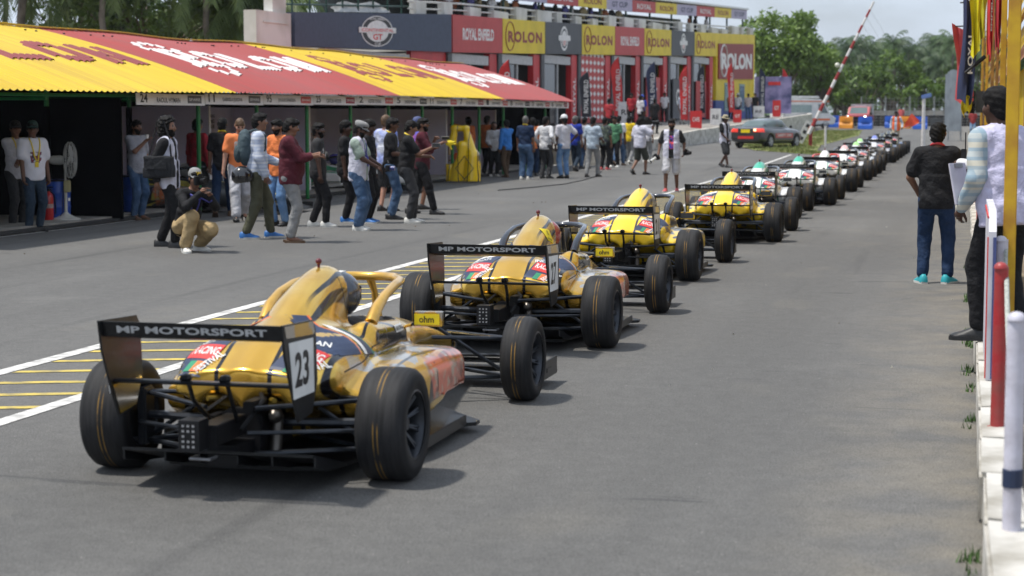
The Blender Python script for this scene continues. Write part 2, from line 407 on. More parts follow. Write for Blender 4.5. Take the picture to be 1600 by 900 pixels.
for y0, y1, mt in ((22.75, 33.35, ROOFY), (33.35, 43.95, ROOFR), (43.95, 54.56, ROOFY), (54.56, 65.1, ROOFR)):
    rib_sheet('roof_sheet', mt, y0 + .002, y1 - .002, -17.7, -13.55, ridge, eave, canopy)
    rib_sheet('roof_sheet', mt, y0 + .002, y1 - .002, -17.72, -21.6, lambda y: ridge(y) - .01, backe, canopy)
b = MB()
for yy in np.arange(22.8, 65, .35): b.box((-17.71, yy, ridge(yy) + .035), (.22, .36, .02))
b.build('ridge_cap', ROOFY, canopy)
# the word on each band, painted rib by rib: intervals of t (0 ridge .. 1 eave) per column
def glyph(ch, u):
    """vertical paint intervals (0 top .. 1 bottom) of a letter at column u in 0..1"""
    if ch == 'L': return [(0, 1)] if u < .32 else [(.78, 1)]
    if ch == 'O':
        a = abs(2 * u - 1); h = .5 * math.sqrt(max(0, 1 - a ** 2.6))
        return [(.5 - h, .5 + h)] if a > .52 else [(.5 - h, .5 - h + .24), (.5 + h - .24, .5 + h)]
    if ch == 'N': return [(0, 1)] if u < .26 or u > .74 else [(max(0, (u - .26) * 1.5 - .02), min(1, (u - .26) * 1.5 + .45))]
    if ch == 'R':
        if u < .28: return [(0, 1)]
        if u < .72: return [(0, .2), (.42, .62), (min(.9, .6 + (u - .28) * .6), min(1, .85 + (u - .28) * .6))]
        return [(.08, .54), (.66 + (u - .72) * .6, 1)]
    return []
PER = .212
def roof_paint(y0, word, letw, gap, top, bot, mat, ring=True):
    b = None
    def strip(yc, t0, t1):
        x = lambda t: -17.7 + 4.15 * t
        z = lambda t: ridge(yc) + (eave(yc) - ridge(yc)) * (t * .92 + .08 * t * t) + .06 * math.sin(math.pi * t) + .023
        nn = 3
        for q in range(nn):
            ta, tb = t0 + (t1 - t0) * q / nn, t0 + (t1 - t0) * (q + 1) / nn
            for (da, ha), (db, hb) in (((-.104, -.045), (-.05, -.008)), ((-.05, -.008), (.05, -.008)), ((.05, -.008), (.104, -.045))):
                b.quad((x(ta), yc + da, z(ta) + ha + .012), (x(ta), yc + db, z(ta) + hb + .012), (x(tb), yc + db, z(tb) + hb + .012), (x(tb), yc + da, z(tb) + ha + .012))
    yy = y0
    for ch in word:
        cols = int(round(letw / PER)); b = MB()
        for k in range(cols):
            yc = (math.floor((yy + k * PER) / PER) + .5) * PER
            for a, c in glyph(ch, (k + .5) / cols): strip(yc, top + (bot - top) * a, top + (bot - top) * c)
        if ring and ch == 'R':                          # broken oval round the first letter
            for k in range(-3, cols + 4):
                u = ((k + .5) / cols - .5) / .72
                if abs(u) < 1 and k % 5 != 2:
                    h = .5 * math.sqrt(1 - u * u) * 2.0; mid = (top + bot) / 2; H_ = (bot - top)
                    yc = (math.floor((yy + k * PER) / PER) + .5) * PER
                    strip(yc, mid - h * H_ * .98, mid - h * H_ * .98 + .05); strip(yc, mid + h * H_ * .98 - .05, mid + h * H_ * .98)
        b.build('roof_lettering', mat, canopy); yy += letw + gap
roof_paint(23.6, 'ROLON', 1.5, .40, .40, .66, LETR); roof_paint(35.4, 'ROLON', 1.28, .38, .36, .64, LETW)
roof_paint(45.7, 'ROLON', 1.28, .38, .36, .64, LETR); roof_paint(55.9, 'ROLON', 1.28, .38, .36, .64, LETW)
b = MB(); random.seed(9)
for _ in range(44):
    yy = random.uniform(24, 64); b.ball((-17.7 + .5, yy, ridge(yy) - .10), (.03, .03, .02), 6)
b.build('roof_bolt', INK, canopy)
bays = [26.8 + 2.98 * k for k in range(14)]
for yy in [23.8] + bays[:13]:
    px_ = -14.08
    if yy < 30: px_ = -15.1; b = MB(); b.tube([(px_, yy * 1.072, .1), (px_, yy * 1.072, 2.0)], .06, 10); b.build('cloth_wrap', PARTD, canopy, 40)
    b = MB(); b.tube([(px_, yy * px_ / -14.08, .02), (px_, yy * px_ / -14.08, eave(yy) + (.30 if yy < 30 else -.02))], .042, 10); b.build('post', GREENP, canopy, 40)
    b = MB(); b.tube([(-14.08, yy, eave(yy) - .08), (-17.7, yy, ridge(yy) - .12)], .03, 6); b.tube([(-21.4, yy, backe(yy) - .05), (-17.7, yy, ridge(yy) - .12)], .03, 6); b.tube([(-14.08, yy, eave(yy) - .12), (-21.4, yy, eave(yy) - .12)], .025, 6); b.build('rafter', GREENP, canopy, 40)
b = MB(); b.tube([(-14.08, y_, eave(y_) - .06) for y_ in np.linspace(23, 65, 20)], .03, 6); b.tube([(-15.9, y_, (eave(y_) + ridge(y_)) / 2 - .1) for y_ in np.linspace(23, 65, 20)], .025, 6); b.build('purlin', GREENP, canopy, 40)
b = MB(); b.box((-17.9, 43.8, .05), (7.0, 43, .10)); b.build('apron_slab', CONC, canopy)
b = MB(); b.box((-21.5, 43.8, 1.29), (.08, 43, 2.5)); b.box((-18, 22.3, 1.3), (7, .08, 2.6)); b.box((-18, 65.2, 1.2), (7, .06, 2.3)); b.build('back_wall', PARTD, canopy)
b = MB(); b.box((-17.2, 26.6, 1.15), (.05, 5.6, 2.1)); b.box((-15.7, 29.72, 1.1), (3.0, .05, 2.1)); b.build('black_curtain', PARTD, canopy)
b = MB(); b.box((-14.40, 43.8, .045), (.30, 43, .05)); b.build('apron_kerb', flat((.03, .03, .03), .9, name='dark_kerb'), canopy)
# partitions with print, one bay each, and the name banners under the eave
LOGO1 = flat((.02, .03, .25), .6, name='logo_blue'); LOGO2 = flat((.35, .02, .05), .6, name='logo_red'); LOGOT = flat((.02, .25, .3), .6, name='logo_teal')
names = [('24', 'RAOUL HYMAN'), ('11', 'GABRIELA JILKOVA'), ('95', 'JULIUS DINESEN'), ('25', 'CAITLIN WOOD'), ('2', 'ALISTER YOONG'), ('5', 'SANDRE NEYLAND'), ('11', 'RUHAAN ALVA'), ('7', 'SOHIL SHAH'), ('1', 'JADEN PARIAT'), ('8', 'JON LANCASTER'), ('33', 'FABIENNE WOHL'), ('6', 'AKSHAY BOHRA')]
for k in range(12):
    y0, y1 = 29.55 + 2.98 * k, 29.55 + 2.98 * (k + 1) - .02; ym = (y0 + y1) / 2
    z0, z1 = eave(ym) - .235, eave(ym) - .01
    s = thing('name_banner', ('white name banner numbered %s under the canopy edge, %s bay past the fan' % (names[k][0], ['first', 'second', 'third', 'fourth', 'fifth', 'sixth', 'seventh', 'eighth', 'ninth', 'tenth', 'eleventh', 'twelfth'][k])), 'banner', (-13.84, ym, z0), 0, 'name banners under the canopy edge')
    b = MB(); b.box((0, 0, .1), (.012, y1 - y0, .20), ry=-.04); b.build('banner_sheet', BANW, s)
    F = lambda yy, zz: frame((.009 + (zz - .1) * -.04, yy, zz), (0, 1, 0), (-.04, 0, 1))
    text('lettering', names[k][0], F(-1.18, .12), INK, s, fit=(.30, .15), bold=.02); text('lettering', names[k][1], F(-.15, .09), INK, s, fit=(1.0, .09), bold=.015)
    b = MB(); b.box((.009, 1.0, .11), (.004, .62, .14)); b.build('sponsor_patch', [REDF, INK, REDF, LOGO2][k % 4] if k > 1 else flat((.12, .12, .13), .6, name='grey_patch'), s)
    text('lettering', 'SPARE', F(1.0, .11) @ Matrix.Translation((0, 0, .004)), BANW, s, fit=(.5, .05), bold=.01)
    p = thing('partition', 'pale printed garage partition behind the %s bay from the fan' % (['first', 'second', 'third', 'fourth', 'fifth', 'sixth', 'seventh', 'eighth', 'ninth', 'tenth', 'eleventh', 'twelfth'][k]), 'partition', (-17.0, ym, .1), 0, 'printed garage partitions')
    b = MB(); b.box((0, 0, .97), (.04, 2.96, 1.94)); b.build('panel', PARTW, p)
    P = lambda yy, zz, d=.024: frame((d, yy, zz), (0, 1, 0), (0, 0, 1))
    if k % 2:
        b = MB(); b.prism([(-.42, -.16), (.34, -.16), (.42, .16), (-.34, .16)], .004, P(-.75, 1.62)); b.build('logo_panel', LOGO1, p)
        b = MB(); b.prism([(-.42, -.16), (-.25, -.16), (-.17, .16), (-.34, .16)], .004, P(-.75, 1.62, .029)); b.build('logo_panel', LOGO2, p)
        b = MB(); b.tube([(.034, -1.0, 1.50), (.034, -.86, 1.70), (.034, -.66, 1.74), (.034, -.45, 1.62)], .03, 5); b.build('logo_arc', LOGOT, p)
        for q, t in enumerate(('INDIAN', 'RACING', 'LEAGUE')): text('lettering', t, P(.15, 1.74 - q * .12, .03), INK, p, fit=(.62, .085), bold=.02)
    else:
        for q, (t, mt) in enumerate((('INDIAN', INK), ('RACING', LOGO2), ('FESTIVAL', INK))): text('lettering', t, P(.1, 1.74 - q * .12, .03), mt, p, fit=(.9, .09), bold=.02)
        b = MB(); b.box((.024, -.62, 1.62), (.005, .5, .04)); b.box((.024, .85, 1.62), (.005, .5, .04)); b.build('logo_bar', LOGO2, p)
    for q, (yy, zz) in enumerate(((-.9, 1.1), (.3, 1.05), (1.0, .65), (-.4, .5))):
        b = MB(); b.box((.024, yy, zz), (.005, .62, .14)); b.build('sponsor_patch', [LOGO2, REDF, LOGO1, LOGO2][(q + k) % 4], p); text('lettering', 'SPORT', P(yy, zz, .030), BANW, p, fit=(.45, .07), bold=.01)
    if k in (4, 6, 8, 10, 2):
        d = thing('partition', 'pale side partition standing edge on between garage bays, %s from the fan' % {2: 'nearest', 4: 'second', 6: 'third', 8: 'fourth', 10: 'fifth'}[k], 'partition', (-16.0, y0 + .04, .1), 0, 'side partitions between garage bays')
        b = MB(); b.box((0, 0, .97), (1.9, .05, 1.94)); b.build('panel', PARTW, d); b = MB(); b.box((.965, 0, .97), (.03, .07, 1.96)); b.build('edge_strip', BANW, d)

# ================================================================== pit building
FA, FB = Vector((-22.2, 59.5, 0)), Vector((-15.0, 136.4, 0)); FU = (FB - FA).normalized(); FN = Vector((FU.y, -FU.x, 0))
def FP(t, z, d=0.0): p = FA + FU * t + FN * d; return Vector((p.x, p.y, z))
def fbox(b, t0, t1, z0, z1, d0, d1, z0b=None, z1b=None):
    """box on the facade between t0..t1, its bottom and top may climb"""
    z0b = z0 if z0b is None else z0b; z1b = z1 if z1b is None else z1b
    b.add([FP(t0, z0, d0), FP(t1, z0b, d0), FP(t1, z0b, d1), FP(t0, z0, d1), FP(t0, z1, d0), FP(t1, z1b, d0), FP(t1, z1b, d1), FP(t0, z1, d1)],
          [(0, 3, 2, 1), (4, 5, 6, 7), (0, 1, 5, 4), (1, 2, 6, 5), (2, 3, 7, 6), (3, 0, 4, 7)])
floor1 = lambda t: float(np.interp(t, [0, 15, 32.8, 52.5, 64, 77], [1.0, 1.2, 1.5, 1.5, 1.65, 1.75]))
soff = lambda t: float(np.interp(t, [0, 15, 27.4, 45.5, 57.7, 64, 77], [4.2, 4.47, 4.80, 5.28, 5.64, 5.79, 6.1]))
top1 = lambda t: float(np.interp(t, [0, 15, 27.4, 45.5, 57.7, 64, 77], [5.33, 6.02, 6.31, 6.81, 7.12, 7.3, 7.7]))
BWHITE = pm('building_white', (.66, .65, .62), .8, 0, .12, .8, .2, 20, hue=(.46, .45, .41)); BRED = pm('building_red', (.50, .012, .018), .5, 0, .1, 1.2); BYEL = pm('building_yellow', (.70, .52, .01), .55, 0, .08, 1.0)
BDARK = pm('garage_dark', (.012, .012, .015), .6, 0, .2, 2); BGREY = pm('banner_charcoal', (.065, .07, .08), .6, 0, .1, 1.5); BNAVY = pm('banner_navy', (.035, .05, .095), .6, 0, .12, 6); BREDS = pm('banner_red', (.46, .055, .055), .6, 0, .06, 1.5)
MAROON = flat((.26, .035, .03), .6, name='maroon_print'); SILV = flat((.42, .42, .43), .5, name='silver_frame'); BWT = flat((.74, .73, .72), .6, name='white_print'); DGREEN = pm('roof_frame_green', (.01, .05, .035), .5, 0, .2, 4)
bld = thing('pit_building', 'two storey pit building with open terrace and coloured sign band', 'building')
b = MB(); fbox(b, 0, 14, 4.2, 4.9, -1.3, -.3, 4.5, 5.1); fbox(b, 14, 77, 4.5, 5.1, -5.5, -.3, 6.0, 6.6); b.build('terrace_slab', BWHITE, bld)
b = MB(); fbox(b, 14, 77, .3, 4.4, -5.7, -5.4, .3, 6.2); fbox(b, 13.8, 14, .3, 4.4, -5.4, -.3); fbox(b, -.2, 14, .3, 4.1, -1.5, -1.3); b.build('wall', BWHITE, bld)
b = MB(); fbox(b, 0, 64, floor1(0) - .4, floor1(0), -1.2, 1.2, floor1(64) - .4, floor1(64)); fbox(b, 14, 64, floor1(14) - .4, floor1(14), -5.4, -1.2, floor1(64) - .4, floor1(64)); b.build('plinth', CONC, bld)
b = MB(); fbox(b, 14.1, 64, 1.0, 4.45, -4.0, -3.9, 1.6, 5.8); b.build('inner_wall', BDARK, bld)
# white stair block at the near end
b = MB(); fbox(b, -2.5, .08, .3, 5.28, -.45, .0); fbox(b, -2.0, -.2, 4.9, 4.95, .0, .03); b.build('stair_block', BWHITE, bld)
b = MB(); fbox(b, -1.1, -.1, 5.28, 6.3, -.42, -.1); b.build('parapet', BWHITE, bld)
bay = [15.05, 21.3, 27.4, 33.4, 39.5, 45.6, 51.8, 57.8, 63.95]
for k, t in enumerate(bay[:-1]):
    t1 = bay[k + 1]; f = floor1(t); s = soff(t)
    b = MB(); fbox(b, t - .35, t + .12, f, s - .03, -.35, .05); b.build('column', flat((.06, .062, .07), .6, name='column_grey'), bld)
    b = MB(); fbox(b, t1 - 1.35, t1 - .42, f, s + .1, -.3, -.02); b.build('red_panel', BRED, bld)
    text('panel_lettering', 'ROYAL', frame(FP(t1 - .88, f + 1.5, .0), (0, 0, 1), -FU), BWT, bld, fit=(1.7, .42), bold=.02)
    b = MB(); fbox(b, t + .12, t1 - 1.4, s - .42, s - .02, -.3, -.05); b.build('shutter_box', SILV, bld)
    for q in (.3, 2.6):
        b = MB(); fbox(b, t + q, t + q + .14, f, s - .3, -.25, -.1); b.build('door_frame', SILV, bld)
    b = MB(); fbox(b, t + .45, t + 2.6, f + .1, s - .45, -.2, -.17); b.build('door_glass', pm('dark_glass', (.015, .018, .022), .12, 0, .2, 2), bld)
    if k == 3:
        lat = MB(); fbox(lat, t + .2, t + 4.4, f, s - .02, -.1, .0); lo = lat.build('lattice_panel', BREDS, bld)
        d = MB()
        for i in range(6):
            for j in range(9):
                p = FP(t + .55 + i * .7, f + .3 + j * .4, .01); d.mi = 0
                d.add([p + FU * -.28, p + Vector((0, 0, -.14)), p + FU * .28, p + Vector((0, 0, .14))], [(0, 1, 2, 3)])
        d.build('lattice_print', BWT, lo)
    if k in (5, 6):
        b = MB(); fbox(b, t + .4, t + 3.4, f + .2, f + 2.6, .1, .16); pb = b.build('standing_board', BREDS if k == 5 else BGREY, bld)
        text('board_lettering', 'GT', frame(FP(t + 1.9, f + 1.5, .17), FU, (0, 0, 1)), BWT, pb, fit=(1.6, 1.0), bold=.02)
    if k == 7:
        b = MB(); fbox(b, t + .4, t + 3.0, f + .2, f + 2.5, .1, .16); b.build('standing_board', BREDS, bld)
b = MB(); fbox(b, 10.9, 15.0, 3.2, 4.5, -.25, -.05); b.build('red_panel', BRED, bld)
b = MB(); fbox(b, 3, 10.9, 4.1, 4.24, -.3, -.1); b.build('shutter_box', SILV, bld)
def signboard(t0, t1, kind, label):
    z0, z1, y0, y1 = soff(t0), soff(t1), top1(t0), top1(t1)
    s = thing('sponsor_sign', label, 'sign', FP((t0 + t1) / 2, 0, 0), 0, 'sponsor signs along the terrace edge')
    o0 = FP((t0 + t1) / 2, 0, 0); b = MB(); fbox(b, t0 + .03, t1 - .03, z0, y0, -.2, .12, z1, y1)
    b.v = [tuple(Vector(p) - o0) for p in b.v]; b.build('board', {'re': BREDS, 'ro': BYEL, 'k': BGREY, 'n': BNAVY}[kind], s)
    mid = (z0 + z1 + y0 + y1) / 4; sl = ((z1 - z0) + (y1 - y0)) / 2 / (t1 - t0); wdt = t1 - t0; ht = ((y0 - z0) + (y1 - z1)) / 2
    F = lambda dt, dz, d=.125: frame(Vector((0, 0, mid + dz + dt * sl)) + FU * dt + FN * d, FU + Vector((0, 0, sl)), (0, 0, 1))
    if kind == 're': text('lettering', 'ROYAL ENFIELD', F(0, 0), BWT, s, fit=(wdt * .62, ht * .33), bold=.035)
    elif kind == 'ro':
        text('lettering', 'ROLON', F(.1, -.02), MAROON, s, fit=(wdt * .8, ht * .34), bold=.05, spacing=1.2)
        b = MB(); C = [F(-wdt * .34 + wdt * .10 * math.cos(a), .0 + ht * .42 * math.sin(a)) @ Vector((0, 0, .01)) for a in np.linspace(0, 2 * math.pi, 33)]; b.tube(C, .022, 5, False); b.build('oval_ring', MAROON, s)
    else:
        sx, sz = (.95, .62) if kind == 'n' else (1.05, .55)
        def disc(nm, mt, rx, rz, d):
            b = MB(); M = F(-.35 if kind == 'n' else 0, 0, d); P = [M @ Vector((rx * math.cos(a), rz * math.sin(a), 0)) for a in np.linspace(0, 2 * math.pi, 29)[:-1]]; b.add(P, [tuple(range(28))]); b.build(nm, mt, s)
        if kind == 'n':
            disc('emblem_disc', BWT, 1.5, .57, .126); disc('emblem_disc', INK, 1.42, .535, .130); disc('emblem_disc', BWT, 1.05, .40, .134)
            b = MB(); M = F(-.35, .04, .138); b.prism([(-1.75, -.10), (1.75, -.10), (1.75, .10), (-1.75, .10)], .01, M); b.build('emblem_ribbon', BWT, s)
            text('lettering', 'CONTINENTAL', F(-.35, .04, .152), REDF, s, fit=(3.0, .12), bold=.02); text('lettering', 'GT', F(-.35, -.21, .142), REDF, s, fit=(.9, .22), bold=.03)
            text('lettering', 'ROYAL ENFIELD', F(-.35, .45, .142), BWT, s, fit=(1.5, .08), bold=.02); text('lettering', 'CUP', F(-.35, -.47, .142), BWT, s, fit=(.6, .09), bold=.02)
        else:
            disc('emblem_disc', BWT, .62, .60, .126); disc('emblem_disc', BGREY, .5, .48, .130); disc('emblem_disc', BWT, .42, .38, .134)
            b = MB(); b.prism([(-.95, -.13), (.95, -.13), (.95, .13), (-.95, .13)], .01, F(0, .02, .138)); b.build('emblem_ribbon', BWT, s); text('lettering', 'GT', F(0, -.22, .142), REDF, s, fit=(.4, .2), bold=.02)
    return s
signboard(.1, 14.95, 'n', 'wide navy screen panel with round white cup emblem above the canopy')
seq = [('re', 'red sign panel with white lettering, next to the wide navy panel'), ('ro', 'yellow sign panel with maroon lettering, next to the red panel beside the navy one'), ('k', 'charcoal sign panel with pale round emblem, the nearer of two'), ('ro', 'yellow sign panel between the nearer charcoal panel and a red one'),
       ('re', 'red sign panel with white lettering between two yellow ones'), ('ro', 'yellow sign panel between a red one and the farther charcoal one'), ('k', 'charcoal sign panel with pale emblem, the farther of two'), ('ro', 'yellow sign panel directly beside the tall yellow end wall')]
for k, (kd, lb) in enumerate(seq): signboard(bay[k], bay[k + 1], kd, lb)
# end block: tall yellow wall with maroon sign
b = MB(); fbox(b, 64.0, 76.4, 2.9, 7.3, -5.4, .1, 2.9, 7.7); b.build('end_block', BYEL, bld)
b = MB(); fbox(b, 64.0, 76.4, 1.5, 2.9, -5.4, .08); b.build('end_plinth', flat((.03, .07, .28), .6, name='blue_plinth'), bld)
for t in (66.5, 71.2):
    b = MB(); fbox(b, t, t + 1.7, 2.2, 4.1, .06, .14); fr = b.build('window_frame', flat((.2, .3, .3), .5, name='window_teal'), bld); b = MB(); fbox(b, t + .15, t + 1.55, 2.35, 3.95, .14, .15); b.build('window_pane', flat((.1, .2, .22), .1, name='window_glass'), fr)
o0 = FP(70, 0, 0); s = thing('wall_sign', 'large maroon wall sign with white lettering on the yellow end wall', 'sign', o0)
b = MB(); fbox(b, 64.4, 75.5, 4.3, 6.64, .1, .2, 4.5, 7.0); b.v = [tuple(Vector(p) - o0) for p in b.v]; b.build('board', MAROON, s)
text('lettering', 'ROLON', frame(Vector((0, 0, 5.62)) + FN * .21, FU + Vector((0, 0, .025)), (0, 0, 1)), BWT, s, fit=(9.8, 1.1), bold=.05)
b = MB(); b.tube([Vector((0, 0, 5.55)) + FU * (-4.2 + 1.05 * math.cos(a)) + FN * .22 + Vector((0, 0, 1.05 * math.sin(a))) for a in np.linspace(0, 2 * math.pi, 33)], .05, 5, False); b.build('oval_ring', BWT, s)
# terrace: parapet blocks, rails, roof with coloured fascia
for k, t in enumerate(np.arange(11.5, 77, 3.05)):
    z = top1(t); b = MB(); fbox(b, t, t + [1.05, 1.9, .8, 1.35, 2.2, .95, 1.5][k * 5 % 7], z - .05, z + [.55, .40, .58, .5, .34][k * 3 % 5], -.35, -.05); b.build('parapet', BWHITE, bld)
b = MB(); b.tube([FP(t, top1(t) + .5, -.2) for t in np.linspace(11, 76, 12)], .045, 6); b.tube([FP(t, top1(t) + .22, -.2) for t in np.linspace(11, 76, 12)], .035, 6); b.build('terrace_rail', BWHITE, bld, 40)
b = MB()
for t in np.arange(1, 12, 1.4): b.tube([FP(t, top1(t) - .1, -.4), FP(t, top1(t) + 1.9, -.4)], .04, 6)
for dz in (.3, .75, 1.3): b.tube([FP(.5, top1(0) + dz, -.4), FP(12, top1(12) + dz, -.4)], .035, 6)
b.build('scaffold_rail', DGREEN, bld, 40)
b = MB(); n = 14
P = [[FP(4.4 + 5.2 * i / n, top1(4.4 + 5.2 * i / n) + .04 + (.42 + .10 * math.sin(i * .7)) * (1 - j / 4) * math.sin(math.pi * (.12 + .76 * i / n)), -.30 + .05 * math.sin(i * 2.3 + j * 1.1) - .06 * (4 - j)) for j in range(5)] for i in range(n + 1)]
b.add([p for r_ in P for p in r_], [(i * 5 + j, (i + 1) * 5 + j, (i + 1) * 5 + j + 1, i * 5 + j + 1) for i in range(n) for j in range(4)])
tp = b.build('tarpaulin', pm('grey_tarpaulin', (.42, .42, .41), .5, 0, .2, 2), None, 60); prop(tp, 'crumpled pale tarpaulin draped over the rail above the navy panel', 'tarpaulin')
for t in np.arange(13, 77, 5.2):
    b = MB(); b.tube([FP(t, top1(t) - .2, -.6), FP(t, top1(t) + 1.75, -.6)], .06, 8); b.build('terrace_post', DGREEN, bld, 40)
fz = lambda t: float(np.interp(t, [0, 22.9, 45, 76.2], [6.5, 7.15, 7.72, 8.82]))
for k, t in enumerate(np.arange(14.0, 76, 5.2)):
    b = MB(); t1 = min(t + 5.2, 76.4); fbox(b, t + .01, t1 - .01, fz(t), fz(t) + .66, -.62, -.5, fz(t1), fz(t1) + .66)
    pl = b.build('fascia_panel', [BREDS, BYEL, flat((.42, .38, .52), .6, name='lilac_panel')][k % 3], bld)
    text('fascia_lettering', ['ROYAL', 'ROLON', 'GT CUP'][k % 3], frame(FP(t + 2.6, (fz(t) + fz(t1)) / 2 + .33, -.49), FU + Vector((0, 0, .035)), (0, 0, 1)), [BWT, MAROON, BNAVY][k % 3], pl, fit=(3.2, .3), bold=.02)
b = MB(); fbox(b, 13.9, 76.6, fz(13.9) + .68, fz(13.9) + .80, -5.8, -.4, fz(76.4) + .68, fz(76.4) + .8); b.build('roof', flat((.7, .72, .72), .5, name='roof_sheeting'), bld)
b = MB(); fbox(b, 14, 76.4, 4.6, 7.3, -5.5, -5.4, 6.2, 8.9); b.build('terrace_back_wall', flat((.14, .16, .16), .8, name='back_wall_grey'), bld)
# terrace ground with its retaining wall
WT = [(-12.9, 66.5, .62), (-14.2, 84, .70), (-13.75, 97, 1.10), (-12.35, 118, 1.55), (-11.2, 141, 2.02), (-13, 160, 2.2)]
b = MB(); WI = []
for p, q in zip(WT, WT[1:]):
    for i in range(8): WI.append(tuple(p[j] + (q[j] - p[j]) * i / 8 for j in range(3)))
WI.append(WT[-1]); 
for p, q in zip(WI, WI[1:]):
    tp_, tq = (p[1] - 59.5) / 1.0, (q[1] - 59.5) / 1.0
    fa, fb = FP(tp_ - 2, floor1(tp_) - .05, .6), FP(tq - 2, floor1(tq) - .05, .6)
    b.quad((p[0] - .1, p[1], p[2] - .04), (q[0] - .1, q[1], q[2] - .04), fb, fa)
prop(b.build('terrace_ground', pm('terrace_concrete', (.30, .28, .25), .9, 0, .2, .6, .3, 10)), kind='structure')
b = MB()
for p, q in zip(WI, WI[1:]):
    a0, a1 = gz(p[1]) - .3, gz(q[1]) - .3
    b.add([(p[0], p[1], a0), (q[0], q[1], a1), (q[0], q[1], q[2]), (p[0], p[1], p[2]), (p[0] - .35, p[1], a0), (q[0] - .35, q[1], a1), (q[0] - .35, q[1], q[2]), (p[0] - .35, p[1], p[2])], [(0, 1, 2, 3), (3, 2, 6, 7), (4, 7, 6, 5)])
b.box((-16.6, 66.4, .2), (7.6, .3, .84)); prop(b.build('retaining_wall', WASHED), 'weathered white concrete retaining wall below the pit building', 'wall')
# ================================================================== racing cars
def livery(name, base, metal, pod, flare, top, line=(.015, .015, .02), base2=None, rough=.28):
    """bodywork paint: base colour with thin graphic lines, another colour on the pods (on gold, a painted sky reflection), a printed flare at the pod front, a coloured airbox top"""
    m, nt, b, L = M_(name)
    tc = node(nt, 'ShaderNodeTexCoord'); sp = node(nt, 'ShaderNodeSeparateXYZ'); L(tc.outputs['Object'], sp.inputs[0])
    ab = node(nt, 'ShaderNodeMath', operation='ABSOLUTE'); L(sp.outputs[0], ab.inputs[0])
    cmb = node(nt, 'ShaderNodeCombineXYZ'); L(ab.outputs[0], cmb.inputs[0]); L(sp.outputs[1], cmb.inputs[1]); L(sp.outputs[2], cmb.inputs[2])
    def mrange(src, a, c):
        r = node(nt, 'ShaderNodeMapRange', i_1=a, i_2=c); L(src, r.inputs[0]); return r.outputs[0]
    def mul(a, c):
        r = node(nt, 'ShaderNodeMath', operation='MULTIPLY'); L(a, r.inputs[0]); L(c, r.inputs[1]); return r.outputs[0]
    def mix(f, a, col):
        r = node(nt, 'ShaderNodeMix', data_type='RGBA'); L(f, r.inputs[0])
        if isinstance(a, tuple): r.inputs[6].default_value = (*a, 1)
        else: L(a, r.inputs[6])
        if isinstance(col, tuple): r.inputs[7].default_value = (*col, 1)
        else: L(col, r.inputs[7])
        return r.outputs[2]
    n0 = node(nt, 'ShaderNodeTexNoise', i_Scale=2.2, i_Detail=2.0); L(cmb.outputs[0], n0.inputs['Vector'])
    c = mix(mrange(n0.outputs['Fac'], .4, .6), base, base2 or base)
    # pod panels
    pm_ = mul(mrange(ab.outputs[0], .40, .43), mrange(sp.outputs[2], .40, .44))
    if pod:
        n3 = node(nt, 'ShaderNodeTexNoise', i_Scale=3.0, i_Detail=1.0, i_Distortion=1.5); L(cmb.outputs[0], n3.inputs['Vector'])
        c = mix(mul(pm_, mrange(n3.outputs['Fac'], .47, .49)), c, pod)
    # graphic lines
    def lines(vec_scale, scale, dist, lo, hi):
        wv = node(nt, 'ShaderNodeTexWave', wave_type='BANDS', i_Scale=scale, i_Distortion=dist); wv.inputs['Detail'].default_value = 1; wv.inputs['Detail Scale'].default_value = .7
        mp = node(nt, 'ShaderNodeMapping'); mp.inputs['Scale'].default_value = vec_scale; L(cmb.outputs[0], mp.inputs[0]); L(mp.outputs[0], wv.inputs['Vector'])
        return mrange(wv.outputs['Fac'], lo, hi)
    c = mix(lines((1.2, .8, 1.5), .95, 3.0, .975, .985), c, line)
    c = mix(mul(lines((1, 1.4, .6), 1.3, 2.2, .982, .99), mrange(sp.outputs[1], .5, .7)), c, line)
    # flare: printed artwork low on the pod side near its front
    if flare:
        vo = node(nt, 'ShaderNodeTexVoronoi', i_Scale=9.0); L(tc.outputs['Object'], vo.inputs['Vector'])
        n4 = node(nt, 'ShaderNodeTexNoise', i_Scale=14.0, i_Detail=3.0); L(tc.outputs['Object'], n4.inputs['Vector'])
        fc = mix(mrange(vo.outputs['Distance'], .25, .55), flare, tuple(min(1, q * 2.2 + .05) for q in flare))
        fc = mix(mrange(n4.outputs['Fac'], .58, .62), fc, (.6, .45, .35))
        n5 = node(nt, 'ShaderNodeTexNoise', i_Scale=5.0); L(tc.outputs['Object'], n5.inputs['Vector'])
        ad = node(nt, 'ShaderNodeMath', operation='MULTIPLY_ADD', i_1=.5); L(n5.outputs['Fac'], ad.inputs[0]); L(sp.outputs[1], ad.inputs[2])
        c = mix(mul(mul(mrange(ad.outputs[0], 1.18, 1.22), mrange(ab.outputs[0], .55, .6)), mrange(sp.outputs[2], .52, .47)), c, flare if False else fc)
    if top:
        c = mix(mrange(sp.outputs[2], .875, .885), c, top)
    L(c, b.inputs['Base Color'])
    b.inputs['Metallic'].default_value = metal; b.inputs['Roughness'].default_value = rough
    b.inputs['Coat Weight'].default_value = .6; b.inputs['Coat Roughness'].default_value = .08
    dn = node(nt, 'ShaderNodeTexNoise', i_Scale=30.0, i_Detail=4.0); L(tc.outputs['Object'], dn.inputs['Vector'])
    L(mrange(dn.outputs['Fac'], .2, 1.1), b.inputs['Roughness']) if False else None
    return m
GOLD = livery('gold_paint', (.70, .40, .045), .72, (.50, .46, .40), (.36, .07, .03), None, base2=(.84, .55, .10), rough=.21)  # grey pod tone is a sky reflection painted into the gold
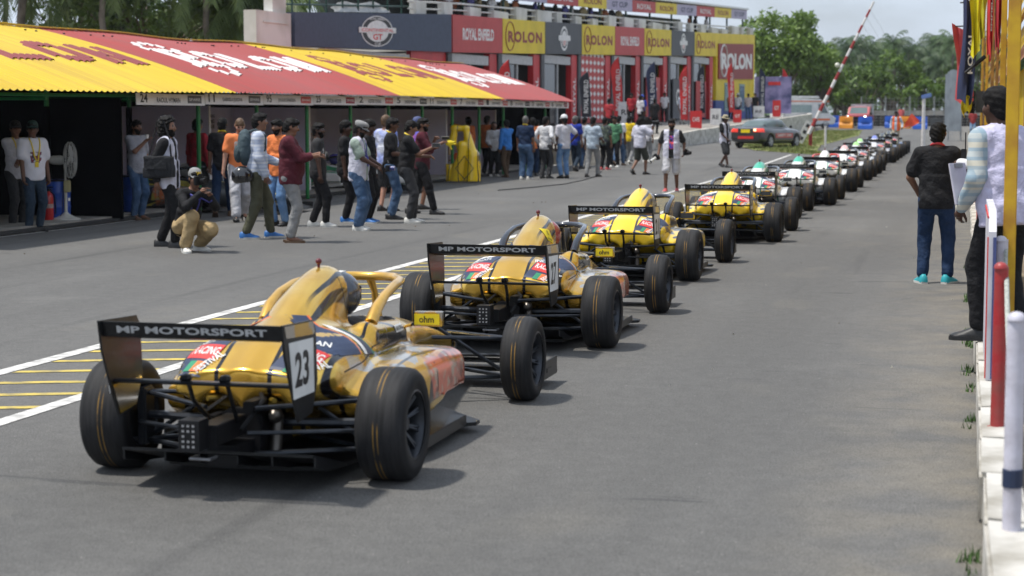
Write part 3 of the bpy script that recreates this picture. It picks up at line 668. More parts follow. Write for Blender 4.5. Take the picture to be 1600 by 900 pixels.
YELLOW = livery('yellow_paint', (.86, .56, .006), 0, (.055, .065, .085), None, None, base2=(.88, .60, .01), rough=.3)
WHITE = livery('white_paint', (.78, .77, .74), 0, None, None, (.02, .42, .26), line=(.03, .2, .13), rough=.3)
WHITER = livery('white_red_paint', (.78, .77, .74), 0, None, None, (.8, .78, .75), line=(.05, .3, .15), rough=.3)
WHITEP = livery('white_pink_paint', (.76, .75, .74), 0, (.66, .66, .66), None, (.85, .45, .42), rough=.3)
LIME = livery('white_lime_paint', (.66, .67, .66), 0, (.3, .32, .34), None, (.35, .75, .18), rough=.3)
BLUEW = livery('white_blue_paint', (.6, .6, .62), 0, (.1, .1, .16), None, (.16, .2, .72), rough=.3)
DARKL = livery('charcoal_paint', (.045, .05, .055), .2, (.05, .12, .3), (.35, .1, .03), None, line=(.6, .5, .1), rough=.3)
CARBON = pm('carbon_fibre', (.012, .013, .015), .42, 0, .3, 60, coat=.08, spec=.35)
DARKMETAL = pm('dark_metal', (.05, .055, .065), .38, .6, .2, 12)
ARMMAT = pm('suspension_tube', (.035, .04, .05), .3, .5, .2, 14)
BLACKP = pm('black_plastic', (.010, .010, .012), .5, 0, .2, 20, spec=.3)
INSIDE = pm('cockpit_black', (.012, .012, .013), .8, 0, .2, 20)
HALOG = pm('halo_gold', (.72, .42, .07), .3, .5, .12, 8, coat=.6)
HALOB = pm('halo_black', (.03, .036, .05), .25, .3, .15, 8, coat=.5)
HALOR = pm('halo_red', (.7, .05, .03), .3, 0, .1, 8, coat=.5)
def tyre_material():
    m, nt, b, L = M_('slick_rubber')
    tc = node(nt, 'ShaderNodeTexCoord'); sp = node(nt, 'ShaderNodeSeparateXYZ'); L(tc.outputs['Object'], sp.inputs[0])
    q0 = node(nt, 'ShaderNodeMapping'); q0.inputs['Scale'].default_value = (26, 2.2, 2.2); L(tc.outputs['Object'], q0.inputs[0]); n = node(nt, 'ShaderNodeTexNoise', i_Scale=1.6, i_Detail=7.0, i_Roughness=.65); L(q0.outputs[0], n.inputs['Vector'])
    r = node(nt, 'ShaderNodeValToRGB'); r.color_ramp.elements[0].color = (.009, .009, .010, 1); r.color_ramp.elements[1].color = (.030, .030, .032, 1)
    r.color_ramp.elements[0].position = .35; r.color_ramp.elements[1].position = .7; L(n.outputs['Fac'], r.inputs[0])
    # two worn yellow paint lines round the tread
    def band(x0):
        a = node(nt, 'ShaderNodeMath', operation='SUBTRACT', i_1=x0); L(sp.outputs[0], a.inputs[0])
        c = node(nt, 'ShaderNodeMath', operation='ABSOLUTE'); L(a.outputs[0], c.inputs[0])
        d = node(nt, 'ShaderNodeMapRange', i_1=.0035, i_2=.002); L(c.outputs[0], d.inputs[0]); return d.outputs[0]
    ad = node(nt, 'ShaderNodeMath', operation='MAXIMUM'); L(band(-.016), ad.inputs[0]); L(band(.006), ad.inputs[1])
    n2 = node(nt, 'ShaderNodeTexNoise', i_Scale=7.0, i_Detail=4.0); L(tc.outputs['Object'], n2.inputs['Vector'])
    g = node(nt, 'ShaderNodeMapRange', i_1=.40, i_2=.56); L(n2.outputs['Fac'], g.inputs[0])
    mu = node(nt, 'ShaderNodeMath', operation='MULTIPLY'); L(ad.outputs[0], mu.inputs[0]); L(g.outputs[0], mu.inputs[1])
    mu2 = node(nt, 'ShaderNodeMath', operation='MULTIPLY', i_1=.65); L(mu.outputs[0], mu2.inputs[0])
    mx = node(nt, 'ShaderNodeMix', data_type='RGBA'); mx.inputs[7].default_value = (.36, .20, .03, 1); L(mu2.outputs[0], mx.inputs[0]); L(r.outputs[0], mx.inputs[6])
    # rubber picked up in streaks round the tread
    mp = node(nt, 'ShaderNodeMapping'); mp.inputs['Scale'].default_value = (60, 3, 3); L(tc.outputs['Object'], mp.inputs[0])
    n3 = node(nt, 'ShaderNodeTexNoise', i_Scale=1.0, i_Detail=5.0); L(mp.outputs[0], n3.inputs['Vector'])
    bp = node(nt, 'ShaderNodeBump', i_Strength=.35, i_Distance=.004); L(n3.outputs['Fac'], bp.inputs['Height']); L(bp.outputs[0], b.inputs['Normal'])
    cb = node(nt, 'ShaderNodeCombineXYZ'); L(sp.outputs[1], cb.inputs[1]); L(sp.outputs[2], cb.inputs[2]); ln = node(nt, 'ShaderNodeVectorMath', operation='LENGTH'); L(cb.outputs[0], ln.inputs[0])
    sw = node(nt, 'ShaderNodeMapRange', i_1=.245, i_2=.262); L(ln.outputs['Value'], sw.inputs[0]); m3 = node(nt, 'ShaderNodeMix', data_type='RGBA'); m3.inputs[6].default_value = (.008, .008, .009, 1); L(sw.outputs[0], m3.inputs[0]); L(mx.outputs[2], m3.inputs[7])
    L(m3.outputs[2], b.inputs['Base Color']); b.inputs['Roughness'].default_value = .7; b.inputs['Specular IOR Level'].default_value = .28; return m
TYRE = tyre_material()

def loft_field(Y, X, Z, ys, w, zb, zt, n, x0=0.0):
    wy = np.interp(Y, ys, w); b = np.interp(Y, ys, zb); t = np.interp(Y, ys, zt)
    h = np.maximum((t - b) / 2, 1e-3); zc = (t + b) / 2
    q = (np.abs((X - x0) / np.maximum(wy, 1e-3)) ** n + np.abs((Z - zc) / h) ** n) ** (1 / n)
    d = (q - 1) * np.minimum(wy, h)
    return np.maximum(d, np.maximum(ys[0] - Y, Y - ys[-1]))

def smooth_curve(xs, ys, n=60):
    """monotone-ish smooth resampling of a station list (cosine-blended twice)"""
    t = np.linspace(xs[0], xs[-1], n); v = np.interp(t, xs, ys)
    for _ in range(3): v[1:-1] = (v[:-2] + 2 * v[1:-1] + v[2:]) / 4
    return t, v
def body_mesh():
    h = .0165
    ax, X, Y, Z = grid((-.78, -.22, .03), (.78, 3.62, 1.05), h)
    def L_(ys, w, zb, zt, n, x0=0.0):
        t, w2 = smooth_curve(ys, w); _, b2 = smooth_curve(ys, zb); _, t2 = smooth_curve(ys, zt)
        return loft_field(Y, X, Z, t, w2, b2, t2, n, x0)
    fus = L_([.25, .5, .9, 1.3, 1.75, 2.05, 2.7, 3.3, 3.56], [.22, .30, .35, .36, .34, .29, .20, .14, .09], [.14, .12, .1, .1, .1, .11, .17, .2, .21],
             [.46, .58, .64, .66, .64, .60, .48, .36, .28], 3.2)
    spine = L_([-.16, .08, .35, .58, .8, .95, 1.05, 1.14], [.07, .13, .165, .18, .172, .155, .14, .125], [.38, .30, .3, .3, .3, .3, .45, .62],
               [.55, .665, .77, .87, .945, .985, .995, .98], 2.2)
    sh = L_([-.17, .05, .4, .8, 1.1], [.37, .44, .46, .41, .30], [.36, .30, .22, .12, .12], [.55, .67, .725, .69, .60], 2.6)
    crease = np.abs(X) * 0  # central channel between the two shoulder bulges at the tail
    d = smin([fus, spine, sh], .06)
    for sx in (-1, 1):
        pod = L_([.12, .3, .55, .9, 1.3, 1.62], [.10, .15, .20, .235, .25, .235], [.30, .22, .12, .09, .1, .16], [.42, .47, .50, .515, .515, .485], 4.0, sx * .445)
        d = smin([d, pod], .045)
    for sx in (-1, 1): d = smin([d, cap(X, Y, Z, (sx * .30, .88, .615), (sx * .285, 1.5, .575), .085, .065)], .05)
    # scallops cut in the trailing edge round the exhaust and dampers
    for sx in (-1, 1):
        d = np.maximum(d, -ell(X, Y, Z, (sx * .13, -.18, .33), (.12, .20, .10)))
        d = np.maximum(d, -ell(X, Y, Z, (sx * .36, -.20, .35), (.08, .18, .075)))
        d = np.maximum(d, -ell(X, Y, Z, (sx * .50, 1.70, .33), (.15, .22, .11)))      # pod inlets
        d = np.maximum(d, -ell(X, Y, Z, (sx * .66, 1.35, .13), (.12, .75, .14)))      # undercut
    d = np.maximum(d, -ell(X, Y, Z, (0, 1.22, .87), (.085, .16, .075)))                # airbox mouth
    cut = ell(X, Y, Z, (0, 1.52, .70), (.235, .50, .28)); d = np.maximum(d, -cut)
    V, Q = nets(d.astype(np.float32), ax); c = poly_centres(V, Q)
    V[:, 1] += 0
    dark = (ell(c[:, 0], c[:, 1], c[:, 2], (0, 1.52, .70), (.25, .51, .29)) < .0) | (ell(c[:, 0], c[:, 1], c[:, 2], (0, 1.22, .87), (.09, .165, .08)) < .002)
    for sx in (-1, 1): dark |= ell(c[:, 0], c[:, 1], c[:, 2], (sx * .5, 1.7, .33), (.155, .225, .115)) < 0
    dark |= (c[:, 2] < .13) & (c[:, 1] < 2.4)
    # relax once to take the grid off the surface
    for _ in range(2):
        A = np.zeros_like(V); N = np.zeros(len(V))
        for a in range(4):
            for bq in (1, 3):
                np.add.at(A, Q[:, a], V[Q[:, (a + bq) % 4]]); np.add.at(N, Q[:, a], 1)
        V = V * .5 + .5 * A / N[:, None]
    return V, Q, dark.astype(np.int32)
BV, BQ, BI = body_mesh()
BODY = np_mesh('bodywork', BV, BQ, [GOLD, INSIDE], BI)
BTREE = BVHTree.FromPolygons([tuple(v) for v in BV], [tuple(int(i) for i in q) for q in BQ])

def wrap(points, origin, u, v, direction, off=.005):
    """drop points given in the plane (origin, u, v) onto the bodywork along a direction"""
    u = Vector(u).normalized(); v = Vector(v).normalized(); dr = Vector(direction).normalized(); o = Vector(origin); r = []; last = None
    for x, y in points:
        p = o + u * x + v * y; hit = BTREE.ray_cast(p - dr * 1.0, dr, 3.0)
        q = hit[0] - dr * off if hit[0] else None
        r.append(q if q else None)
    good = [q for q in r if q]
    if not good: return None
    return [q if q else good[0] for q in r]
class Decal:
    """several thin printed films in one mesh"""
    def __init__(s): s.b = MB(); s.mats = []
    def mi(s, m):
        if m not in s.mats: s.mats.append(m)
        s.b.mi = s.mats.index(m)
    def patch(s, poly, mat, fr, off=.004, n=7):
        s.mi(mat); (x0, y0), (x1, y1), (x2, y2), (x3, y3) = poly; P = []
        for i in range(n + 1):
            for j in range(n + 1):
                a, b = i / n, j / n
                P.append(((x0 * (1 - a) + x1 * a) * (1 - b) + (x3 * (1 - a) + x2 * a) * b, (y0 * (1 - a) + y1 * a) * (1 - b) + (y3 * (1 - a) + y2 * a) * b))
        q = wrap(P, *fr, off=off)
        if q: s.b.add(q, [(i * (n + 1) + j, (i + 1) * (n + 1) + j, (i + 1) * (n + 1) + j + 1, i * (n + 1) + j + 1) for i in range(n) for j in range(n)])
    def text(s, t, mat, fr, cx, cy, wd, ht, rot=0, off=.007, bold=.02):
        s.mi(mat); V, F = text_mesh(t, 1, bold)
        xa = [v[0] for v in V]; ya = [v[1] for v in V]; mx, my = (max(xa) + min(xa)) / 2, (max(ya) + min(ya)) / 2
        kx, ky = wd / (max(xa) - min(xa)), ht / (max(ya) - min(ya)); c, sn = math.cos(rot), math.sin(rot)
        P = [((x - mx) * kx, (y - my) * ky) for x, y in V]; P = [(cx + x * c - y * sn, cy + x * sn + y * c) for x, y in P]
        q = wrap(P, *fr, off=off)
        if q: s.b.add(q, F)
def festival_decal(sx):
    """the slanted festival print on one side of the tail of the engine cover"""
    D = Decal(); fr = ((sx * .275, .05, .58), (1, 0, 0), (0, .55, .8), (0, .8, -.6))
    K = 1.45; _p, _t = D.patch, D.text
    D.patch = lambda poly, *a, **kw: _p([(px * K, py * K) for px, py in poly], *a, **kw)
    D.text = lambda t, m, f_, a, c, w_, h_, *r_, **kw: _t(t, m, f_, a * K, c * K, w_ * K, h_ * K, *r_, **kw)
    D.patch([(-.105, -.11), (.03, -.13), (.10, .12), (-.035, .14)], NAVYF, fr)
    D.patch([(-.07, -.02), (.055, -.05), (.075, .03), (-.05, .06)], REDF, fr, .006)
    D.patch([(-.05, -.1), (-.02, -.105), (-.005, -.05), (-.035, -.045)], GRNF, fr, .006); D.patch([(-.02, -.105), (.02, -.11), (.035, -.06), (-.005, -.05)], ORNF, fr, .006)
    D.text('INDIAN', WHT, fr, -.01, .085, .12, .04, .0 + .25); D.text('RACING', WHT, fr, .005, .008, .115, .042, -.2); D.text('FESTIVAL', WHT, fr, .045, -.06, .12, .035, .9)
    return D.b.mesh('festival_print', D.mats)
DECALS = [festival_decal(-1), festival_decal(1)]
def pod_decals(sx):
    D = Decal(); fr = ((sx * .70, 1.0, .36), (0, sx, 0), (0, 0, 1), (-sx, 0, 0))
    D.patch([(-.40, -.14), (-.24, -.14), (-.24, -.04), (-.40, -.04)], WHT, fr); D.patch([(-.385, -.125), (-.255, -.125), (-.255, -.07), (-.385, -.07)], REDF, fr, .006)
    D.text('RACE', WHT, fr, -.32, -.098, .10, .035)
    return D.b.mesh('pod_print', D.mats)
POD_DECALS = [pod_decals(-1), pod_decals(1)]
def nose_tag():
    D = Decal(); fr = ((.30, 1.35, .60), (0, 1, 0), (-.3, 0, 1), (-1, 0, -.25))
    D.patch([(-.09, -.022), (.09, -.022), (.09, .022), (-.09, .022)], WHT, fr); D.text('RACING', BLK, fr, 0, 0, .15, .024)
    return D.b.mesh('cockpit_print', D.mats)
TAG = nose_tag()
def side_print(sx):
    D = Decal(); fr = ((sx * .2, .42, .70), (0, sx, 0), (0, 0, 1), (-sx, 0, 0))
    q = lambda P: [(x * 1, y) for x, y in P]
    D.patch([(-.26, -.10), (-.02, -.12), (.04, .07), (-.10, .09)], NAVYF, fr); D.patch([(.06, -.13), (.14, -.14), (.18, .0), (.10, .02)], WHT, fr, .005); D.patch([(.15, -.14), (.30, -.16), (.24, -.02), (.19, .0)], NAVYF, fr, .005)
    D.patch([(.29, -.16), (.315, -.16), (.255, -.02), (.235, -.02)], GRNF, fr, .005); D.patch([(-.02, -.12), (.0, -.12), (.06, .07), (.04, .07)], ORNF, fr, .005)
    return D.b.mesh('side_print', D.mats)
SIDEP = [side_print(-1), side_print(1)]
def seams():
    D = Decal()
    for sx in (-1, 1):
        fr = ((sx * .5, 1.02, .6), (0, 1, 0), (0, 0, 1), (-sx, 0, 0)); D.patch([(-.0035, -.34), (.0035, -.34), (.0035, .38), (-.0035, .38)], BLK, fr, .002, 14); D.patch([(-.9, -.075), (-.1, -.02), (-.1, -.026), (-.9, -.082)], BLK, fr, .002, 14)
        fr = ((sx * .45, .8, .9), (1, 0, 0), (0, 1, 0), (0, 0, -1)); D.patch([(-.10, .25), (.16, .25), (.16, .256), (-.10, .256)], BLK, fr, .002, 12)
        for k in range(6): D.patch([(-.09 + k * .05, .265), (-.08 + k * .05, .265), (-.08 + k * .05, .275), (-.09 + k * .05, .275)], GREYL, fr, .003, 1)
    return D.b.mesh('panel_gap', D.mats)
SEAM = seams()
def airbox_decal():
    D = Decal(); fr = ((.13, .78, .84), (.75, .65, 0), (0, -.3, 1), (-.72, .6, -.3))
    D.patch([(-.06, -.07), (.075, -.075), (.07, .065), (-.085, .06)], YELF, fr); D.text('//', BLK, fr, 0, .02, .03, .05); D.text('Horse', BLK, fr, .0, -.045, .09, .022)
    return D.b.mesh('airbox_print', D.mats)
AIRDEC = airbox_decal()

# ---- wheel (axle along x, outboard side at +x)
def wheel_meshes(rad, wd):
    Mx = Matrix.Rotation(R(90), 4, 'Y'); h = wd / 2; rr = .172
    prof = [(rr, -h + .012), (rr + .012, -h), (rad - .055, -h - .004), (rad - .022, -h + .008), (rad - .006, -h + .028), (rad, -h + .06), (rad + .001, 0), (rad, h - .06), (rad - .006, h - .028), (rad - .022, h - .008), (rad - .055, h + .004), (rr + .012, h), (rr, h - .012)]
    t = MB().lathe(prof, 56, Mx).mesh('tyre', TYRE, 50)
    b = MB(); b.lathe([(rr + .004, -h + .004), (rr - .004, -h + .02), (rr - .012, -h + .05), (rr - .012, h - .06), (rr - .004, h - .02), (rr + .006, h - .006), (rr - .004, h - .004)], 40, Mx)
    b.lathe([(.0, h - .05), (.03, h - .048), (.045, h - .07), (.05, h - .1), (.0, h - .1)], 18, Mx)      # hub and nut
    b.lathe([(.02, -h + .05), (.125, -h + .05), (.125, -h + .08), (.02, -h + .08)], 28, Mx)              # brake disc
    for k in range(10):
        a = 2 * math.pi * k / 10
        for da in (-.06, .06):
            p0 = Vector((h - .085, .045 * math.cos(a), .045 * math.sin(a))); p1 = Vector((h - .04, (rr - .01) * math.cos(a + da), (rr - .01) * math.sin(a + da)))
            b.tube([p0, p1], [.010, .008], 5)
    r = b.mesh('rim', DARKMETAL, 40)
    return t, r
WREAR = wheel_meshes(.287, .25); WFRONT = wheel_meshes(.272, .20)

def tubes(name, segs, mat, parent, n=7):
    b = MB()
    for s in segs: b.tube(s[:-1], s[-1], n)
    return b.build(name, mat, parent, 40)
def sym(pts): return [(-x, y, z) for x, y, z in pts]

def helmet_driver():
    """driver seated low in the cockpit: continuous torso, arms to the wheel, helmet"""
    ax, X, Y, Z = grid((-.26, -.22, -.06), (.26, .5, .42), .016)
    d = smin([ell(X, Y, Z, (0, 0, .06), (.17, .13, .2)), cap(X, Y, Z, (-.15, .0, .17), (.15, .0, .17), .06, .06), cap(X, Y, Z, (0, .0, .2), (0, .02, .32), .055, .055),
              cap(X, Y, Z, (-.18, 0, .15), (-.2, .18, .04), .05, .042), cap(X, Y, Z, (-.2, .18, .04), (-.09, .38, .1), .042, .032), cap(X, Y, Z, (.18, 0, .15), (.2, .18, .04), .05, .042), cap(X, Y, Z, (.2, .18, .04), (.09, .38, .1), .042, .032)], .03)
    V, Q = nets(d, ax)
    return np_mesh('body', V, Q, [pm('race_suit', (.03, .03, .035), .8, 0, .2, 9)])
DRV = helmet_driver()
def helmet_mesh(col):
    b = MB(); b.ball((0, 0, 0), (.125, .145, .135), 22); b.mi = 1
    for q in range(9):
        a0 = R(-62 + q * 13.8); a1 = R(-62 + (q + 1) * 13.8)
        P = lambda a, z: (.128 * math.sin(a) * .99, .148 * math.cos(a) * .99, z)
        b.quad(P(a0, -.035), P(a1, -.035), P(a1, .045), P(a0, .045))
    b.mi = 2; b.box((0, -.03, .125), (.05, .16, .02)); b.box((0, .135, -.075), (.1, .03, .04))
    return b.mesh('helmet', [flat(col, .25, coat=.6, name='helmet_paint'), BLACKP, WHT], 60)

def race_car(X, Y, rz, label, paint, halo, wing_text, number, plate_top, group, helm, hlabel, end_inner=None, detail=True, tip=(.13, .012, .02)):
    car = thing('racing_car', label, 'race car', (X, Y, gz(Y + 1.4)), rz, group)
    body = link('bodywork', BODY, car)
    body.material_slots[0].link = 'OBJECT'; body.material_slots[0].material = paint
    for me in DECALS: link('festival_print', me, body)
    for me in POD_DECALS: link('pod_print', me, body)
    link('panel_gap', SEAM, body)
    for me in SIDEP: link('side_print', me, body)
    if detail: link('cockpit_print', TAG, body)
    if number == '27': link('airbox_print', AIRDEC, body)
    # antenna on the roll hoop
    b = MB(); b.tube([(0, .98, .97), (0, .98, 1.015)], .009, 8); b.ball((0, .98, 1.02), (.018, .022, .018), 12); b.build('antenna', flat(tip, .4, name='antenna_cap'), car, 50)
    # halo
    hp = [(.315, .95, .68), (.32, 1.04, .755), (.32, 1.2, .815), (.31, 1.4, .85), (.285, 1.6, .862), (.20, 1.78, .866), (.1, 1.87, .863), (0, 1.89, .86)]
    b = MB(); full = hp + [(-x, y, z) for x, y, z in hp[-2::-1]]
    b.tube(full, [.038, .034] + [.027] * (len(full) - 4) + [.034, .038], 12); b.tube([(0, 1.89, .865), (0, 1.99, .76), (0, 2.06, .58)], [.03, .02, .03], 10)
    b.build('halo', halo, car, 50)
    # mirrors
    for sx in (-1, 1):
        b = MB(); b.box((sx * .47, 1.57, .645), (.17, .07, .085), sx * .12); b.tube([(sx * .28, 1.62, .58), (sx * .44, 1.58, .63)], .01, 6)
        b.mi = 1; b.box((sx * .47, 1.533, .645), (.155, .006, .07), sx * .12); b.build('mirror', [paint, YELF if paint is GOLD else flat((.10, .11, .12), .15, .6, name='mirror_glass')], car, bevel=.006)
        if paint is GOLD: text('mirror_print', 'ohm', frame((sx * .47, 1.524, .645), (1, 0, 0), (0, 0, 1)), BLK, car, fit=(.09, .04), bold=.02)
    # floor with its forward corner tips
    half = [(.18, -.15), (.44, -.1), (.50, .22), (.53, .36), (.72, .5), (.74, 1.0), (.72, 1.35), (.80, 1.42), (.80, 1.5), (.62, 1.72), (.40, 2.0)]
    poly = half + [(-x, y) for x, y in half[::-1]]
    b = MB(); b.prism(poly, .022, Matrix.Translation((0, 0, .045)))
    for sx in (-1, 1):
        b.box((sx * .745, .95, .085), (.014, .85, .06)); b.box((sx * .57, .3, .10), (.012, .3, .10), sx * .15)
    b.build('floor', CARBON, car, bevel=.004)
    # diffuser
    b = MB()
    b.add([(-.5, -.02, .06), (.5, -.02, .06), (.5, -.52, .19), (-.5, -.52, .19), (-.5, -.02, .075), (.5, -.02, .075), (.5, -.52, .205), (-.5, -.52, .205)], [(0, 1, 2, 3), (4, 7, 6, 5), (0, 4, 5, 1), (2, 6, 7, 3), (1, 5, 6, 2), (0, 3, 7, 4)])
    for x in (-.5, -.28, -.1, .1, .28, .5): b.prism([(0, .0), (-.3, .035), (-.50, .08), (-.50, .125), (-.1, .03)], .01, frame((x - .005, 0, .06), (0, 1, 0), (0, 0, 1)))
    b.build('diffuser', CARBON, car)
    # gearbox, crash structure, rain light, exhaust, cooler
    b = MB(); b.prism([(-.11, .14), (.11, .14), (.12, .33), (.05, .37), (-.05, .37), (-.12, .33)], .46, frame((0, -.22, 0), (-1, 0, 0), (0, 0, 1)))
    b.box((0, -.45, .30), (.11, .38, .10)); b.box((0, -.3, .17), (.16, .3, .1)); b.box((.10, -.25, .40), (.06, .2, .05)); b.box((-.12, -.2, .30), (.05, .22, .08)); b.tube([(.06, -.1, .46), (.14, -.25, .42), (.1, -.45, .3)], .012, 6); b.tube([(-.06, -.1, .45), (-.15, -.3, .36), (-.08, -.5, .26)], .010, 6); b.build('gearbox', BLACKP, car, bevel=.015)
    b = MB(); b.prism([(-.30, .2), (.30, .2), (.34, .46), (.1, .56), (-.1, .56), (-.34, .46)], .05, frame((0, .30, 0), (-1, 0, 0), (0, 0, 1))); b.build('engine_bay_panel', BLACKP, car)
    b = MB(); b.box((-.04, -.70, .315), (.105, .12, .15)); b.mi = 1
    for i in range(3):
        for j in range(5):
            if j == 2 and i == 1: continue
            b.box((-.04 - .026 + i * .026, -.7665, .265 + j * .025), (.011, .004, .010))
    b.build('rain_light', [BLACKP, flat((.33, .33, .34), .3, name='led_lens')], car)
    b = MB(); b.lathe([(.030, 0), (.032, .22), (.026, .22), (.024, .02)], 14, frame((.17, -.12, .33), (1, 0, 0), (0, .25, 1)) @ Matrix.Rotation(R(90), 4, 'X'))
    b.ball((.17, -.16, .33), (.04, .05, .04), 10); b.build('exhaust', flat((.16, .145, .13), .4, .9, name='exhaust_steel'), car, 40)
    b = MB(); b.tube([(-.05, -.64, .2), (-.05, -.72, .2), (.05, -.72, .2), (.05, -.64, .2)], .008, 6); b.build('tow_loop', flat((.25, .25, .26), .35, .7, name='steel'), car)
    for sx in (-1, 1):
        b = MB(); b.tube([(sx * .07, -.05, .40), (sx * .18, -.2, .41)], .014, 8); b.tube([(sx * .06, -.16, .38), (sx * .2, -.02, .37)], .016, 8); b.build('damper', [flat((.3, .2, .03), .35, .5, name='damper_gold')], car, 40)
    # rear wing
    wing = MB()
    prof = [(-.80, .858), (-.775, .845), (-.77, .79), (-.785, .785), (-.80, .80)]
    m0 = [(-.36, .775), (-.45, .752), (-.6, .758), (-.74, .785), (-.745, .797), (-.6, .78), (-.45, .772)]
    Mp = frame((-.455, 0, 0), (0, 1, 0), (0, 0, 1))
    wing.prism(m0, .91, Mp); wing.prism([(-.765, .792), (-.795, .86), (-.805, .86), (-.785, .786)], .91, Mp)
    wobj = wing.build('rear_wing', CARBON, car)
    if wing_text: text('wing_lettering', wing_text, frame((0, -.8015, .8235), (1, 0, 0), (0, -.25, 1)), GREYL, wobj, fit=(.76, .036), size=1, bold=.03)
    b = MB(); b.prism([(-.54, .552), (-.60, .56), (-.68, .566), (-.70, .56), (-.66, .545), (-.58, .54)], .91, Mp); b.build('beam_wing', DARKMETAL, car)
    for sx in (-1, 1):
        b = MB(); Mq = frame((sx * .462 - .006, 0, 0), (0, 1, 0), (0, 0, 1))
        b.prism([(-.83, .865), (-.42, .85), (-.38, .80), (-.36, .55), (-.44, .40), (-.63, .38), (-.72, .55), (-.80, .72)], .012, Mq)
        ep = b.build('endplate', CARBON, car)
        bo = MB(); Mo = frame((sx * .462 + sx * .0075, 0, 0), (0, sx, 0), (0, 0, 1)); q = lambda x, z: (x * sx, z)
        bo.prism([q(-.815, .858), q(-.43, .845), q(-.40, .79), q(-.42, .78), q(-.79, .80)], .002, Mo); bo.build('endplate_film', paint, ep)
        bi = MB(); Mi = frame((sx * .462 - sx * .0075, 0, 0), (0, -sx, 0), (0, 0, 1)); q2 = lambda x, z: (-x * sx, z)
        bi.prism([q2(-.70, .54), q2(-.38, .54), q2(-.445, .41), q2(-.62, .39)], .002, Mi)
        if end_inner: bi.prism([q2(-.77, .77), q2(-.42, .75), q2(-.385, .57), q2(-.71, .57)], .002, Mi)
        bi.build('endplate_film', paint, ep)
        if number:
            bo = MB(); bo.prism([q(-.76, .775), q(-.43, .765), q(-.42, .50), q(-.70, .50)], .003, Mo); bo.build('number_plate', WHT, ep)
            text('number', number, frame((sx * .4735, -.59, .635), (0, sx, 0), (0, 0, 1)), BLK, ep, fit=(.19, .17), bold=.03)
    b = MB()
    for sx in (-1, 1):
        b.tube([(sx * .07, -.42, .34), (sx * .10, -.56, .46), (sx * .10, -.62, .56)], .012, 6)
        b.ball((sx * .10, -.64, .578), (.03, .05, .022), 8)
    b.build('wing_mount', CARBON, car)
    # front wing and its plates
    b = MB(); b.prism([(3.30, .10), (3.62, .075), (3.62, .085), (3.45, .125), (3.30, .13)], 1.6, frame((-.8, 0, 0), (0, 1, 0), (0, 0, 1)))
    for sx in (-1, 1):
        b.prism([(3.18, .19), (3.36, .15), (3.36, .16), (3.17, .21)], .55, frame((sx * .48 - .275, 0, 0), (0, 1, 0), (0, 0, 1)))
        b.box((sx * .79, 3.40, .12), (.012, .45, .12)); b.box((sx * .1, 3.4, .2), (.012, .2, .2))
    b.build('front_wing', CARBON, car)
    # suspension
    for sx in (-1, 1):
        S = lambda *p: [(sx * x, y, z) for x, y, z in p]
        tubes('rear_suspension', [S((.15, .22, .38), (.60, .02, .40)) + [.013], S((.13, -.34, .39), (.60, 0, .40)) + [.013], S((.16, .25, .17), (.60, .02, .15)) + [.014], S((.12, -.32, .16), (.60, 0, .15)) + [.014],
                                  S((.15, .05, .47), (.58, .04, .18)) + [.013], S((.12, -.05, .28), (.62, 0, .285)) + [.022], S((.12, -.42, .28), (.60, -.1, .26)) + [.011]], ARMMAT, car)
        tubes('front_suspension', [S((.2, 2.5, .42), (.66, 2.72, .40)) + [.013], S((.18, 3.0, .40), (.66, 2.74, .40)) + [.013], S((.19, 2.45, .16), (.66, 2.72, .15)) + [.014], S((.16, 3.0, .17), (.66, 2.74, .15)) + [.014],
                                   S((.22, 2.66, .46), (.64, 2.72, .18)) + [.013], S((.2, 2.88, .26), (.66, 2.86, .27)) + [.011]], ARMMAT, car)
        b = MB(); b.box((sx * .61, .0, .28), (.05, .12, .30)); b.build('upright', DARKMETAL, car, bevel=.01)
        b = MB(); b.box((sx * .66, 2.74, .27), (.05, .1, .28)); b.build('upright', DARKMETAL, car, bevel=.01)
        for (yy, (tm, rm), px, rad) in ((0, WREAR, .74, .287), (2.74, WFRONT, .765, .272)):
            wl = bpy.data.objects.new('wheel', None); COL.objects.link(wl); wl.parent = car; wl.location = (sx * px, yy, rad - .002)
            if sx < 0: wl.rotation_euler = (0, 0, math.pi)
            a = random.random() * 6; 
            for nm, me in (('tyre', tm), ('rim', rm)): link(nm, me, wl, rot=(a, 0, 0))
    # driver
    dr = thing('person', hlabel, 'person', (X, Y, gz(Y + 1.4)), rz, 'drivers sitting in the racing cars')
    bo = link('body', DRV, dr, loc=(0, 1.28, .42)); link('helmet', helmet_mesh(helm), dr, loc=(0, 1.33, .80))
    return car

GC = 'single seater racing cars queued in the pit lane'
CX = -3.52
race_car(CX, 8.87, R(0), 'gold single seater numbered 23 at the tail of the queue, nearest the painted white lines', GOLD, HALOG, 'MP MOTORSPORT', '23', None, GC, (.03, .04, .06), 'driver in a dark blue helmet inside the gold car with the gold halo', False)
race_car(CX, 14.42, R(.3), 'gold single seater numbered 27 with a black halo and a yellow airbox sticker', GOLD, HALOB, 'MP MOTORSPORT', '27', None, GC, (.3, .04, .03), 'driver in a red helmet inside the gold car with the black halo', False)
race_car(-3.72, 20.62, R(-.6), 'yellow single seater with white print on its airbox, directly ahead of the gold cars', YELLOW, HALOB, 'MP MOTORSPORT', '21', None, GC, (.25, .26, .28), 'driver in a grey helmet inside the yellow car next to the gold cars', False)
race_car(-3.45, 27.35, R(.4), 'yellow single seater between another yellow car and a white and green one', YELLOW, HALOB, 'MP MOTORSPORT', '26', None, GC, (.5, .5, .5), 'driver in a white helmet inside the second yellow car', False)
